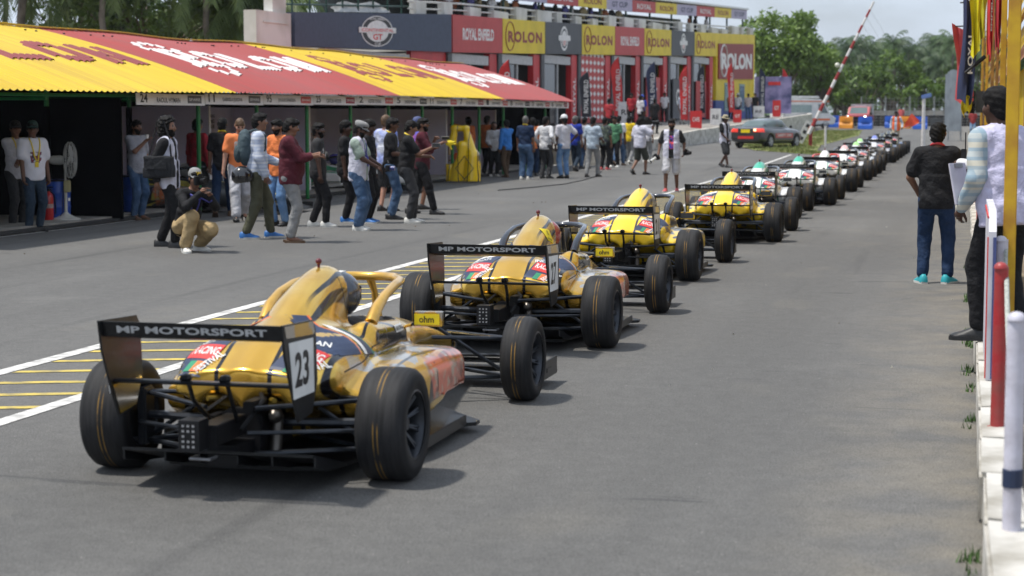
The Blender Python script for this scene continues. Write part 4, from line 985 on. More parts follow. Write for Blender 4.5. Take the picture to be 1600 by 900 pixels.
race_car(-3.72, 33.75, R(0), 'white single seater with a green airbox top, just ahead of the yellow cars', WHITE, HALOB, 'MP MOTORSPORT', '', None, GC, (.05, .3, .2), 'driver in a green helmet inside the white car ahead of the yellow cars', False, detail=False)
race_car(-3.45, 39.0, R(0), 'white single seater with a green airbox top, between its twin and the red haloed car', WHITE, HALOB, 'MP MOTORSPORT', '', None, GC, (.5, .5, .5), 'driver in a pale helmet inside the second green topped white car', False, detail=False)
race_car(-3.42, 46.1, R(0), 'white single seater with a red halo and a white airbox', WHITER, HALOR, '', '', None, GC, (.5, .1, .1), 'driver in a dark red helmet under the red halo', False, detail=False)
race_car(-3.45, 54.3, R(0), 'white and grey single seater with a pink airbox top', WHITEP, HALOB, '', '', None, GC, (.6, .6, .6), 'driver in a pale helmet inside the pink topped car', False, detail=False)
race_car(-3.42, 59.8, R(0), 'grey single seater with a lime green airbox top, behind a lime topped twin', LIME, HALOB, '', '', None, GC, (.1, .1, .1), 'driver in a black helmet inside the nearer lime topped car', False, detail=False)
race_car(-3.6, 65.2, R(0), 'grey single seater with a lime green airbox top, behind the blue topped car', LIME, HALOB, '', '', None, GC, (.5, .5, .2), 'driver in a yellow helmet inside the farther lime topped car', False, detail=False)
race_car(-3.35, 70.6, R(0), 'pale single seater with a blue airbox top near the head of the queue', BLUEW, HALOB, '', '', None, GC, (.2, .2, .6), 'driver in a blue helmet inside the blue topped car', False, detail=False)
race_car(-3.30, 76.0, R(0), 'charcoal single seater second from the head of the queue, ahead of the blue topped car', DARKL, HALOB, '', '', None, GC, (.4, .1, .1), 'driver in a maroon helmet inside the charcoal car behind the leader', False, detail=False)
race_car(-3.25, 81.4, R(0), 'charcoal single seater at the very head of the queue', DARKL, HALOB, '', '', None, GC, (.6, .6, .6), 'driver in a white helmet in the charcoal leading car', False, detail=False)
# cars parked in the garage shade
GG = 'single seater racing cars parked under the pit canopy'
race_car(-15.9, 33.2, R(-86), 'charcoal single seater parked under the canopy behind the spectators in maroon and black', DARKL, HALOB, '', '', None, GG, (.5, .5, .5), 'driver in a white helmet sitting in the charcoal car under the canopy', False, detail=False)
race_car(-16.3, 43.0, R(-84), 'white single seater parked under the canopy beyond the charcoal one', WHITER, HALOB, '', '', None, GG, (.1, .1, .4), 'driver in a blue helmet sitting in the white car under the canopy', False, detail=False)
# ================================================================== vegetation
def leaf_material(name, dark, light, scale=.7, trans=.25):
    m, nt, b, L = M_(name)
    tc = node(nt, 'ShaderNodeTexCoord'); n = node(nt, 'ShaderNodeTexNoise', i_Scale=scale, i_Detail=6.0); L(tc.outputs['Object'], n.inputs['Vector'])
    oi = node(nt, 'ShaderNodeObjectInfo'); ad = node(nt, 'ShaderNodeMath', operation='MULTIPLY_ADD', i_1=.25, i_2=-.12); L(oi.outputs['Random'], ad.inputs[0])
    a2 = node(nt, 'ShaderNodeMath', operation='ADD'); L(n.outputs['Fac'], a2.inputs[0]); L(ad.outputs[0], a2.inputs[1])
    r = node(nt, 'ShaderNodeMapRange', i_1=.34, i_2=.66); L(a2.outputs[0], r.inputs[0])
    mx = node(nt, 'ShaderNodeMix', data_type='RGBA'); mx.inputs[6].default_value = (*dark, 1); mx.inputs[7].default_value = (*light, 1); L(r.outputs[0], mx.inputs[0])
    L(mx.outputs[2], b.inputs['Base Color']); b.inputs['Roughness'].default_value = .55
    b.inputs['Transmission Weight'].default_value = 0
    t = node(nt, 'ShaderNodeBsdfTranslucent'); L(mx.outputs[2], t.inputs[0]); ms = node(nt, 'ShaderNodeMixShader', i_0=trans); out = nt.nodes['Material Output']
    L(b.outputs[0], ms.inputs[1]); L(t.outputs[0], ms.inputs[2]); L(ms.outputs[0], out.inputs[0]); return m
PALML = leaf_material('palm_leaf', (.05, .085, .022), (.16, .22, .06)); PALMF = leaf_material('far_palm_leaf', (.035, .07, .025), (.10, .17, .06), .3)
BROADL = leaf_material('broad_leaf', (.04, .085, .012), (.15, .24, .035), .8, .3); BROADD = leaf_material('dark_leaf', (.04, .075, .015), (.12, .19, .035), .8, .3)
BARK = pm('bark', (.14, .115, .09), .9, 0, .25, 5, .6, 14); PTRUNK = pm('palm_trunk', (.20, .175, .15), .9, 0, .25, 3, .6, 12)
def palm_crown(seed, nf=22, lf=3.2, leaflets=26):
    rnd = random.Random(seed); b = MB()
    for k in range(nf):
        az = 2.399 * k + rnd.uniform(-.2, .2); el = R(78 - 112 * (k / nf) + rnd.uniform(-8, 8)); ln = lf * rnd.uniform(.8, 1.1)
        pts = []; p = Vector((0, 0, 0)); e = el; dh = Vector((math.cos(az), math.sin(az), 0)); side = Vector((-math.sin(az), math.cos(az), 0)); n = 9
        for i in range(n + 1):
            pts.append((p.copy(), e)); p = p + (dh * math.cos(e) + Vector((0, 0, math.sin(e)))) * (ln / n); e -= R(9 + 5 * i / n * 2) * rnd.uniform(.8, 1.1)
            e = max(e, R(-88))
        b.tube([q[0] for q in pts], [.035] * 3 + [.02] * (n - 3) + [.008], 4, False)
        for i in range(leaflets):
            u = .12 + .86 * i / leaflets; f = u * n; a = int(f); q = pts[a][0].lerp(pts[min(a + 1, n)][0], f - a); e = pts[a][1]
            t = dh * math.cos(e) + Vector((0, 0, math.sin(e))); w = lf * .26 * math.sin(math.pi * (.12 + .83 * u)) ** .6
            for sx in (-1, 1):
                d = (side * sx * .75 + t * .55 + Vector((0, 0, -.45 - rnd.random() * .5))).normalized(); o = t * .038
                tip = q + d * w + Vector((0, 0, -w * .15))
                m_ = q.lerp(tip, .5) + Vector((0, 0, w * .05))
                b.add([q - o, q + o, m_ + o, m_ - o, tip], [(0, 1, 2, 3), (3, 2, 4)])
    return b
PCROWNS = [palm_crown(s).mesh('crown', PALML) for s in (1, 2, 3)]
PFAR = [palm_crown(s, 20, 3.0, 15).mesh('crown', PALMF) for s in (4, 5, 6)]
def palm_trunk(h, lean, seed, r=.17):
    rnd = random.Random(seed); b = MB(); a = rnd.random() * 6.28; P = []
    for i in range(13): t = i / 12; P.append((lean * t * t * math.cos(a) + .05 * math.sin(i * 2.1), lean * t * t * math.sin(a), h * t))
    b.tube(P, [r * (1.35 - .6 * min(1, i / 3) * .5 - .035 * i + (.012 if i % 2 else 0)) for i in range(13)], 9); return b, P[-1]
def palm(x, y, z, h, lean, seed, label, group, crowns, r=.17, sc=1.0, name='palm_tree'):
    t = thing(name, label, 'palm tree', (x, y, z), 0, group); b, top = palm_trunk(h, lean, seed, r); b.build('trunk', PTRUNK, t, 60)
    c = link('crown', crowns[seed % 3], t, loc=top, rot=(0, 0, seed * 1.7)); c.scale = (sc, sc, sc * random.uniform(.9, 1.1)); return t
def broad_tree(name, label, cat, loc, h, rx, rz, zc, ncl, nleaf, leaf, mat, seed, group=None, trunk_r=.16, squash=1.0):
    rnd = random.Random(seed); t = thing(name, label, cat, loc, 0, group); b = MB()
    fork = Vector((0, 0, max(.4, zc - rz * 1.05)))
    b.tube([(0, 0, 0), (.05, .03, fork.z * .5), fork], [trunk_r * 1.3, trunk_r, trunk_r * .8], 9)
    cl = []
    for k in range(ncl):
        d = Vector((rnd.gauss(0, 1), rnd.gauss(0, 1), rnd.gauss(0, 1))).normalized(); q = rnd.uniform(.45, 1.0) ** .6
        c = Vector((d.x * rx * q, d.y * rx * q, zc + d.z * rz * q * (1 if d.z > 0 else .75))); cl.append((c, rnd.uniform(.20, .34) * min(rx, rz)))
    for c, r_ in cl[::max(1, ncl // 16)]:
        m_ = fork.lerp(c, .5) + Vector((rnd.uniform(-.2, .2), rnd.uniform(-.2, .2), .15)); b.tube([fork, m_, c], [trunk_r * .55, trunk_r * .3, trunk_r * .1], 6)
    b.build('trunk', BARK, t, 60)
    V = []; 
    g = np.random.RandomState(seed)
    for c, r_ in cl:
        n = nleaf; D = g.normal(size=(n, 3)); D /= np.linalg.norm(D, axis=1)[:, None]; Pn = np.array(c) + D * (r_ * g.uniform(.35, 1.1, (n, 1))) * np.array([1.15, 1.15, .8])
        A = g.normal(size=(n, 3)); A /= np.linalg.norm(A, axis=1)[:, None]; B_ = np.cross(A, D + g.normal(size=(n, 3)) * .5); B_ /= np.linalg.norm(B_, axis=1)[:, None] + 1e-6
        s = leaf * g.uniform(.6, 1.25, (n, 1)); V.append(np.stack([Pn - A * s, Pn - B_ * s * .45, Pn + A * s, Pn + B_ * s * .45], 1))
    V = np.concatenate(V).reshape(-1, 3); Q = np.arange(len(V)).reshape(-1, 4)
    link('crown', np_mesh('crown', V, Q, [mat], smooth=False), t); return t
# behind the canopy on the left of the pits
random.seed(11)
GP = 'palms behind the pit canopy'
for k, (x, y, h, ln, lb) in enumerate([(-36.5, 66, 7.4, .5, 'tall palm behind the canopy, outermost beside the yellow roof band'), (-33.6, 62, 8.0, .3, 'stout trunked palm behind the first yellow roof band'), (-35.6, 70, 7.2, .8, 'slender palm between two thicker palms behind the yellow roof'), (-30.6, 62.5, 8.2, .3, 'palm with a pale trunk where the yellow roof meets the red'),
                                          (-27.2, 64.5, 7.6, .4, 'palm with a dark straight trunk above the red roof band'), (-26.2, 66, 5.9, .3, 'low palm with wide drooping fronds beside the white stair block'), (-27.6, 84, 8.2, .4, 'distant palm showing between the leafy tree and the stair block'), (-38.5, 80, 7.5, .4, 'distant low palm behind the yellow roof band')]):
    palm(x, y, 0, h, ln, k + 20, lb, GP, PCROWNS, .2 if k == 1 else .15, 1.12)
broad_tree('leafy_tree', 'spreading leafy tree with bare dark limbs behind the red roof band', 'tree', (-30.4, 66.5, 0), 9, 3.6, 2.6, 6.3, 80, 75, .16, BROADD, 3, None, .2)
broad_tree('leafy_tree', 'bushy green tree behind the red roof near the low palm', 'tree', (-29.0, 71, 0), 8, 2.8, 2.3, 6.0, 60, 70, .16, BROADL, 4, None, .16)
broad_tree('leafy_tree', 'dense tree behind the stout trunked palm', 'tree', (-37.5, 76, 0), 8, 3.4, 2.4, 5.8, 46, 50, .2, BROADD, 5, None, .2)
broad_tree('leafy_tree', 'low dark tree filling in behind the leafy one', 'tree', (-33.5, 80, 0), 8, 3.2, 2.0, 5.2, 40, 50, .2, BROADD, 15, None, .2)
# the big tree past the end of the building
broad_tree('leafy_tree', 'big round bright green tree past the yellow end wall', 'tree', (-16.2, 168, 1.0), 11, 4.0, 3.7, 6.6, 80, 110, .26, BROADL, 6, None, .3)
broad_tree('leafy_tree', 'smaller bright tree nestled against the big round one', 'tree', (-13.0, 172, 1.0), 8, 2.3, 2.6, 4.9, 40, 90, .24, BROADL, 7, None, .2)
GF = 'distant palms beyond the end of the pit lane'
random.seed(5)
for k in range(96):
    row = k % 4; Y = 212 + row * 24 + random.uniform(-9, 9); px = 1235 + (k // 4) * 15.2 + random.uniform(-9, 9)
    fr = math.tan(math.atan((px - 800) / 2912) - R(13.7)); palm(Y * fr, Y, 1.3, random.uniform(5.2, 8.4) + row * .75, random.uniform(0, .9), k, 'far dusty green palm in the dense grove beyond the pit lane', GF, PFAR, .16, random.uniform(.9, 1.25))
for k, (X, Y, rx, rz, zc, lb) in enumerate([(-17, 205, 4.2, 3.2, 4.2, 'dark bushy tree in the far grove next to the big round tree'), (-10.5, 196, 3.6, 2.6, 3.6, 'wide bushy tree in front of the far palms above the orange barrier'), (-8.0, 202, 3.4, 3.0, 4.3, 'tall bushy tree in the far grove above the marshal'), (-4.0, 190, 2.0, 1.6, 2.6, 'small round bush beside the white pole in front of the palms'), (-13.5, 215, 4.5, 3.4, 4.6, 'leafy tree in the far grove behind the ambulance'), (1, 205, 4.0, 3.0, 4.2, 'dark tree in the far grove behind the grey board'), (7, 210, 4.5, 3.4, 4.4, 'dark tree in the far grove behind the yellow stand')]):
    broad_tree('bushy_tree', lb, 'tree', (X, Y, 1.3), 8, rx, rz, zc, 40, 70, .3, BROADD if k in (0, 5, 6) else BROADL, 30 + k, None, .2)
b = MB(); rnd = random.Random(8)          # undergrowth closing the foot of the grove
for k in range(5200):
    x, y = rnd.uniform(-48, 40), rnd.uniform(205, 300); z = 1.3 + rnd.random() ** 1.4 * 3.6; a = rnd.random() * 6.28; s = rnd.uniform(.3, .7); e = rnd.uniform(-.5, .9)
    d = Vector((math.cos(a), math.sin(a), e)) * s; u = Vector((-math.sin(a), math.cos(a), .3)) * s * .4; c = Vector((x, y, z)); b.quad(c - d, c - u, c + d, c + u)
prop(b.build('undergrowth', PALMF), kind='stuff')

# ================================================================== garage furniture
def drum(x, y, label):
    t = thing('plastic_drum', label, 'drum', (x, y, .1), 0, 'blue plastic drums'); t.scale = (.78, .78, .74)
    b = MB(); b.lathe([(0, 0), (.25, 0), (.285, .03), (.29, .25), (.30, .28), (.29, .31), (.29, .58), (.30, .61), (.29, .64), (.28, .84), (.26, .88), (.26, .90), (.0, .90)], 28); b.build('body', pm('blue_plastic', (.015, .07, .38), .35, 0, .15, 4), t, 40)
    b = MB(); b.lathe([(.265, .86), (.285, .865), (.285, .90), (.265, .905)], 28, close=True); b.build('rim_band', BLACKP, t, 40); b = MB(); b.box((.292, 0, .45), (.004, .09, .07)); b.build('paper_label', WHT, t)
drum(-14.95, 28.75, 'blue plastic drum behind the pedestal fan'); drum(-14.75, 31.25, 'blue plastic drum behind the man in grey tee and sandals')
def fan(x, y, rz):
    t = thing('pedestal_fan', 'white pedestal fan with a round wire cage beside the fire extinguisher', 'fan', (x, y, .1), rz)
    W = pm('fan_white', (.60, .59, .54), .45, 0, .12, 4)
    b = MB(); b.lathe([(0, 0), (.24, 0), (.24, .015), (.16, .04), (.06, .09), (.035, .12), (0, .12)], 28); b.build('base', W, t, 50)
    b = MB(); b.tube([(0, 0, .1), (0, 0, .55)], .027, 12); b.tube([(0, 0, .5), (0, 0, .95)], .018, 12); b.build('pole', W, t, 50)
    b = MB(); b.box((0, .03, .56), (.12, .1, .2)); b.build('control_box', flat((.42, .38, .20), .6, name='control_box_tan'), t, bevel=.012)
    b = MB(); b.lathe([(0, -.20), (.05, -.19), (.075, -.14), (.08, -.02), (.07, .03), (0, .04)], 18, Matrix.Translation((0, -.06, 1.0)) @ Matrix.Rotation(R(-90), 4, 'X')); b.build('motor', W, t, 50)
    c = Vector((0, .06, 1.0)); b = MB()
    for rr, yy in ((.30, .0), (.30, .05), (.27, .085), (.21, .11), (.14, .12), (.07, .125), (.27, -.035), (.2, -.055), (.1, -.06)):
        b.tube([c + Vector((rr * math.cos(a), yy, rr * math.sin(a))) for a in np.linspace(0, 2 * math.pi, 37)], .004 if rr < .29 else .007, 5, False)
    for k in range(36):
        a = 2 * math.pi * k / 36; P = lambda r_, yy: c + Vector((r_ * math.cos(a), yy, r_ * math.sin(a))); b.tube([P(.05, .125), P(.2, .112), P(.30, .05), P(.30, 0), P(.2, -.055), P(.06, -.06)], .003, 4, False)
    b.build('cage', flat((.5, .5, .47), .4, .2, name='cage_wire'), t)
    b = MB()
    for k in range(3):
        a0 = 2 * math.pi * k / 3; P = [c + Vector((r_ * math.cos(a0 + da), yy, r_ * math.sin(a0 + da))) for r_, da, yy in ((.05, -.3, .02), (.25, -.45, .0), (.27, .1, .03), (.2, .45, .06), (.05, .35, .06))]; b.add(P, [(0, 1, 2, 3, 4)])
    b.ball(c + Vector((0, .05, 0)), (.05, .03, .05), 10); b.build('blades', flat((.35, .36, .36), .4, name='blade_grey'), t, 50)
    b = MB(); b.tube([(.02, -.02, .62), (.12, -.03, .4), (.14, -.04, .12), (.05, -.1, .03), (-.1, -.2, .02)], .006, 6); b.build('flex', BLACKC, t)
fan(-14.72, 28.62, R(-72))
t = thing('fire_extinguisher', 'red fire extinguisher standing by the feet of the man in green cap', 'extinguisher', (-14.93, 28.42, .1))
b = MB(); b.lathe([(0, 0), (.075, 0), (.08, .015), (.08, .38), (.065, .43), (.03, .46), (.025, .48), (0, .48)], 22); b.build('cylinder', pm('extinguisher_red', (.50, .012, .015), .3, 0, .1, 4, coat=.5), t, 40)
b = MB(); b.tube([(0, 0, .47), (0, 0, .53)], .02, 8); b.box((.03, 0, .55), (.11, .022, .018)); b.box((.03, 0, .515), (.09, .02, .012), ry=.3); b.build('valve', BLACKP, t); b = MB(); b.tube([(.0, .02, .5), (.07, .06, .42), (.09, .07, .2), (.088, .06, .1)], .01, 6); b.build('hose', BLACKP, t); b = MB(); b.lathe([(.0805, .20), (.0812, .201), (.0812, .27), (.0805, .271)], 22); b.build('paper_label', flat((.42, .30, .28), .6, name='label_pale'), t)
# stack of dark freight boxes under the canopy, and the upright yellow bodywork
for k, (z, lb) in enumerate(((.1, 'dark freight box with an oval badge, lower one of the two'), (.66, 'dark freight box with an oval badge, stacked on another'))):
    t = thing('freight_box', lb, 'box', (-14.7, 46.6, z), R(-10), 'freight boxes beside the yellow bodywork'); b = MB(); b.box((0, 0, .275), (.9, .75, .55)); b.build('case', pm('box_dark', (.02, .03, .035), .5, 0, .2, 3), t, bevel=.015)
    b = MB(); b.tube([(.455, .2 * math.cos(a), .28 + .09 * math.sin(a)) for a in np.linspace(0, 6.2832, 25)], .012, 5, False); b.build('badge', flat((.35, .32, .22), .5, name='badge_gold'), t); b = MB(); b.tube([(.2 * math.cos(a), -.38, .28 + .09 * math.sin(a)) for a in np.linspace(0, 6.2832, 25)], .012, 5, False); b.box((0, -.38, .28), (.16, .01, .035)); b.build('badge', flat((.35, .32, .22), .5, name='badge_gold'), t)
def cover_panel(x, y, rz):
    """an engine cover taken off a car and stood on its tail"""
    t = thing('engine_cover', 'yellow racing car engine cover stood upright on the lane by the canopy', 'car bodywork', (x, y, 0), rz)
    ax, X, Y, Z = grid((-.55, -.38, 0.02), (.55, .38, 1.62), .022)
    A = loft_y2z(X, Y, Z)
    V, Q = nets(A, ax); link('shell', np_mesh('shell', V, Q, [YELLOW]), t)
    b = MB(); b.tube([(.05, -.30, .1), (.30, -.31, .4), (.05, -.33, .74)], .012, 5); b.tube([(.05, -.30, .1), (-.2, -.31, .4), (.05, -.33, .74)], .012, 5); b.build('stripe', INK, t)
def loft_y2z(X, Y, Z):
    wz = np.interp(Z, [0, .3, .75, .95, 1.3, 1.6], [.50, .50, .42, .36, .40, .30]); d = np.maximum(np.maximum(np.abs(X) - wz, -Z + .03), np.maximum(Y + 0 * X - .18, Z - 1.58))
    lobe = smin([cap(X, Y, Z, (.22, -.05, .05), (.25, -.02, .7), .25, .22), cap(X, Y, Z, (-.2, .0, .05), (-.05, -.05, 1.0), .2, .16), cap(X, Y, Z, (-.35, .0, 1.0), (-.25, .0, 1.5), .13, .09), cap(X, Y, Z, (.18, .0, .9), (.05, .0, 1.5), .16, .08), cap(X, Y, Z, (-.38, .05, .05), (-.42, .05, .55), .14, .1), cap(X, Y, Z, (-.3, 0, 1.5), (.1, 0, 1.5), .09, .07)], .05)
    d = np.maximum(lobe, -ell(X, Y, Z, (-.42, -.02, .80), (.26, .6, .30)))
    d = np.maximum(d, -(lobe + .03) * 0 + Y - .2); d = np.maximum(d, -Z + .03); return np.maximum(d, -cap(X, Y, Z, (.0, .25, .1), (.0, .25, 1.4), .16, .1)).astype(np.float32)
cover_panel(-13.55, 49.95, R(8))
t = thing('shoulder_bag', 'orange bag hanging from a chair back under the canopy', 'bag', (-14.45, 52.6, .55)); ax, X, Y, Z = grid((-.25, -.15, -.3), (.25, .15, .3), .02); V, Q = nets(ell(X, Y, Z, (0, 0, 0), (.18, .09, .24)).astype(np.float32), ax); link('body', np_mesh('body', V, Q, [flat((.7, .12, .02), .6, name='orange_cloth')]), t); b = MB(); b.tube([(-.12, 0, .15), (0, 0, .42), (.12, 0, .15)], .012, 6); b.build('strap', flat((.6, .1, .02), .6, name='orange_strap'), t)
t = thing('folding_chair', 'tan folding chair under the canopy beside the woman in white', 'chair', (-14.5, 52.65, .1)); b = MB(); b.box((0, 0, .45), (.42, .42, .04)); b.build('seat', flat((.35, .22, .10), .6, name='chair_tan'), t, bevel=.01); b = MB(); b.box((-.2, 0, .75), (.03, .42, .3)); b.build('backrest', flat((.35, .22, .10), .6, name='chair_tan'), t, bevel=.01)
for sx in (-1, 1):
    for sy in (-1, 1): b = MB(); b.tube([(sx * .19, sy * .19, 0), (sx * .19, sy * .19, .86 if sx < 0 else .44)], .015, 6); b.build('leg', flat((.2, .13, .06), .6, name='chair_leg'), t)

# ================================================================== feather flags and stand boards by the building
def cloth_mat(name, col): return pm(name, col, .7, 0, .1, 2.5, .15, 30)
FRED = cloth_mat('flag_red', (.62, .03, .03)); FBLK = cloth_mat('flag_black', (.02, .022, .035)); FNAVY = cloth_mat('flag_navy', (.025, .035, .09))
def feather_flag(x, y, z, h, wd, lean, mat, label):
    t = thing('feather_flag', label, 'flag', (x, y, z), math.atan2(FU.y, FU.x) * 0 + R(14), 'feather flags in front of the pit building')
    b = MB(); P = [(-.02 + lean * .3 * (q / 8) ** 2, 0, .15 + (h - .15) * q / 8) for q in range(9)]; b.tube([(0, 0, -.05)] + P, [.025] + [.02] * 4 + [.014] * 5, 6); b.build('pole', flat((.1, .1, .11), .5, name='flag_pole'), t)
    b = MB(); n = 16; rows = []
    for q in range(n + 1):
        u = q / n; zz = .35 + (h - .35) * u; x0 = -.02 + lean * .3 * ((zz - .15) / (h - .15)) ** 2; w_ = wd * (1 - max(0, (u - .72) / .28) ** 2.2) * (.86 + .14 * u)
        rows.append([(x0 - w_ * j / 4 * (1 if lean >= 0 else -1) * -1, .03 * math.sin(u * 9 + j * .9), zz) for j in range(5)])
    b.add([p for r_ in rows for p in r_], [(i * 5 + j, i * 5 + j + 1, (i + 1) * 5 + j + 1, (i + 1) * 5 + j) for i in range(n) for j in range(4)]); cl = b.build('cloth', mat, t, 60)
    text('lettering', 'ROYAL ENFIELD', frame(((wd * .45 if lean >= 0 else -wd * .45) + lean * .07, -.05, .35 + (h - .35) * .45), (0, 0, 1), (-1, 0, 0)), BWT, cl, fit=(h * .62, wd * .42), bold=.02)
    b = MB(); b.box((0, 0, -.05), (.5, .5, .04)); b.build('base_plate', BLACKP, t)
for a in [(-17.2, 86.4, 1.45, 2.5, .50, -.5, FBLK, 'black feather flag nearest the end of the canopy'), (-17.5, 96.6, 1.45, 3.5, .55, -.9, FRED, 'tall red feather flag leaning in front of a dark doorway'), (-16.6, 102, 1.45, 3.4, .55, -.5, FNAVY, 'navy feather flag between two red ones'), (-15.05, 103.4, 1.30, 3.35, .5, -.3, FRED, 'red feather flag above the red stand board'),
          (-16.2, 118.6, 1.70, 3.4, .48, -.4, FBLK, 'black feather flag beside the yellow end wall'), (-14.35, 119, 1.75, 3.5, .42, -.7, FRED, 'red feather flag crossing the maroon wall sign'), (-14.7, 136.4, 1.95, 3.4, .48, .1, FNAVY, 'navy feather flag past the yellow end wall'), (-13.4, 139.8, 2.0, 3.4, .45, .2, FRED, 'red feather flag farthest out, near the big tree'), (-17.6, 72.5, 1.2, 2.9, .5, -.6, FRED, 'red feather flag rising behind the canopy end')]: feather_flag(*a)
def stand_board(x, y, z, w_, h, mat, tx, tmat, label, rz=R(10)):
    t = thing('stand_board', label, 'sign', (x, y, z), rz, 'stand boards by the pit building'); b = MB(); b.box((0, 0, h / 2 + .03), (w_, .06, h)); b.box((0, .1, .03), (w_ * .8, .3, .04)); b.build('board', mat, t, bevel=.012); text('lettering', tx, frame((0, -.034, h * .55), (1, 0, 0), (0, 0, 1)), tmat, t, fit=(w_ * .6, h * .25), bold=.02)
stand_board(-14.3, 101, 1.15, .62, .95, FRED, 'CAFE', BWT, 'red stand board under the red feather flag'); stand_board(-14.1, 107.6, 1.25, .62, 1.0, BWT, 'RE', INK, 'white stand board beside the red stand board'); stand_board(-17.1, 95, 1.45, .8, 1.1, BWT, 'RE', INK, 'white stand board near the tall leaning red flag')
stand_board(-13.55, 113.5, 1.45, .5, .75, FRED, 'GT', BWT, 'red stand board behind the dark sedan'); stand_board(-13.6, 126, 1.75, .75, .75, BWT, 'RE', INK, 'white stand board behind the sedan roof'); stand_board(-12.6, 128, 1.8, .55, 1.1, FRED, 'GT', BWT, 'red stand board at the foot of the farthest red flag')
t = thing('backdrop_board', 'large printed lilac and navy backdrop board beyond the yellow end wall', 'sign', (-13.9, 138.3, 1.95), R(8)); b = MB(); b.box((0, 0, 1.45), (2.7, .08, 2.7)); b.build('board', pm('backdrop_print', (.30, .26, .48), .6, 0, .3, 1.2, hue=(.03, .04, .14)), t); b = MB(); b.box((.1, -.05, 2.3), (.9, .02, .25)); b.build('printed_bar', FRED, t)
t = thing('backdrop_board', 'dark printed backdrop board behind the end of the canopy', 'sign', (-16.6, 70.5, .9), R(10)); b = MB(); b.box((0, 0, 1.0), (1.6, .08, 1.9)); b.build('board', pm('backdrop_dark', (.03, .03, .06), .6, 0, .3, 2.5, hue=(.09, .08, .14)), t)
b = MB(); b.box((0, -.05, 1.6), (.6, .02, .12)); b.build('printed_bar', LOGO2, t)

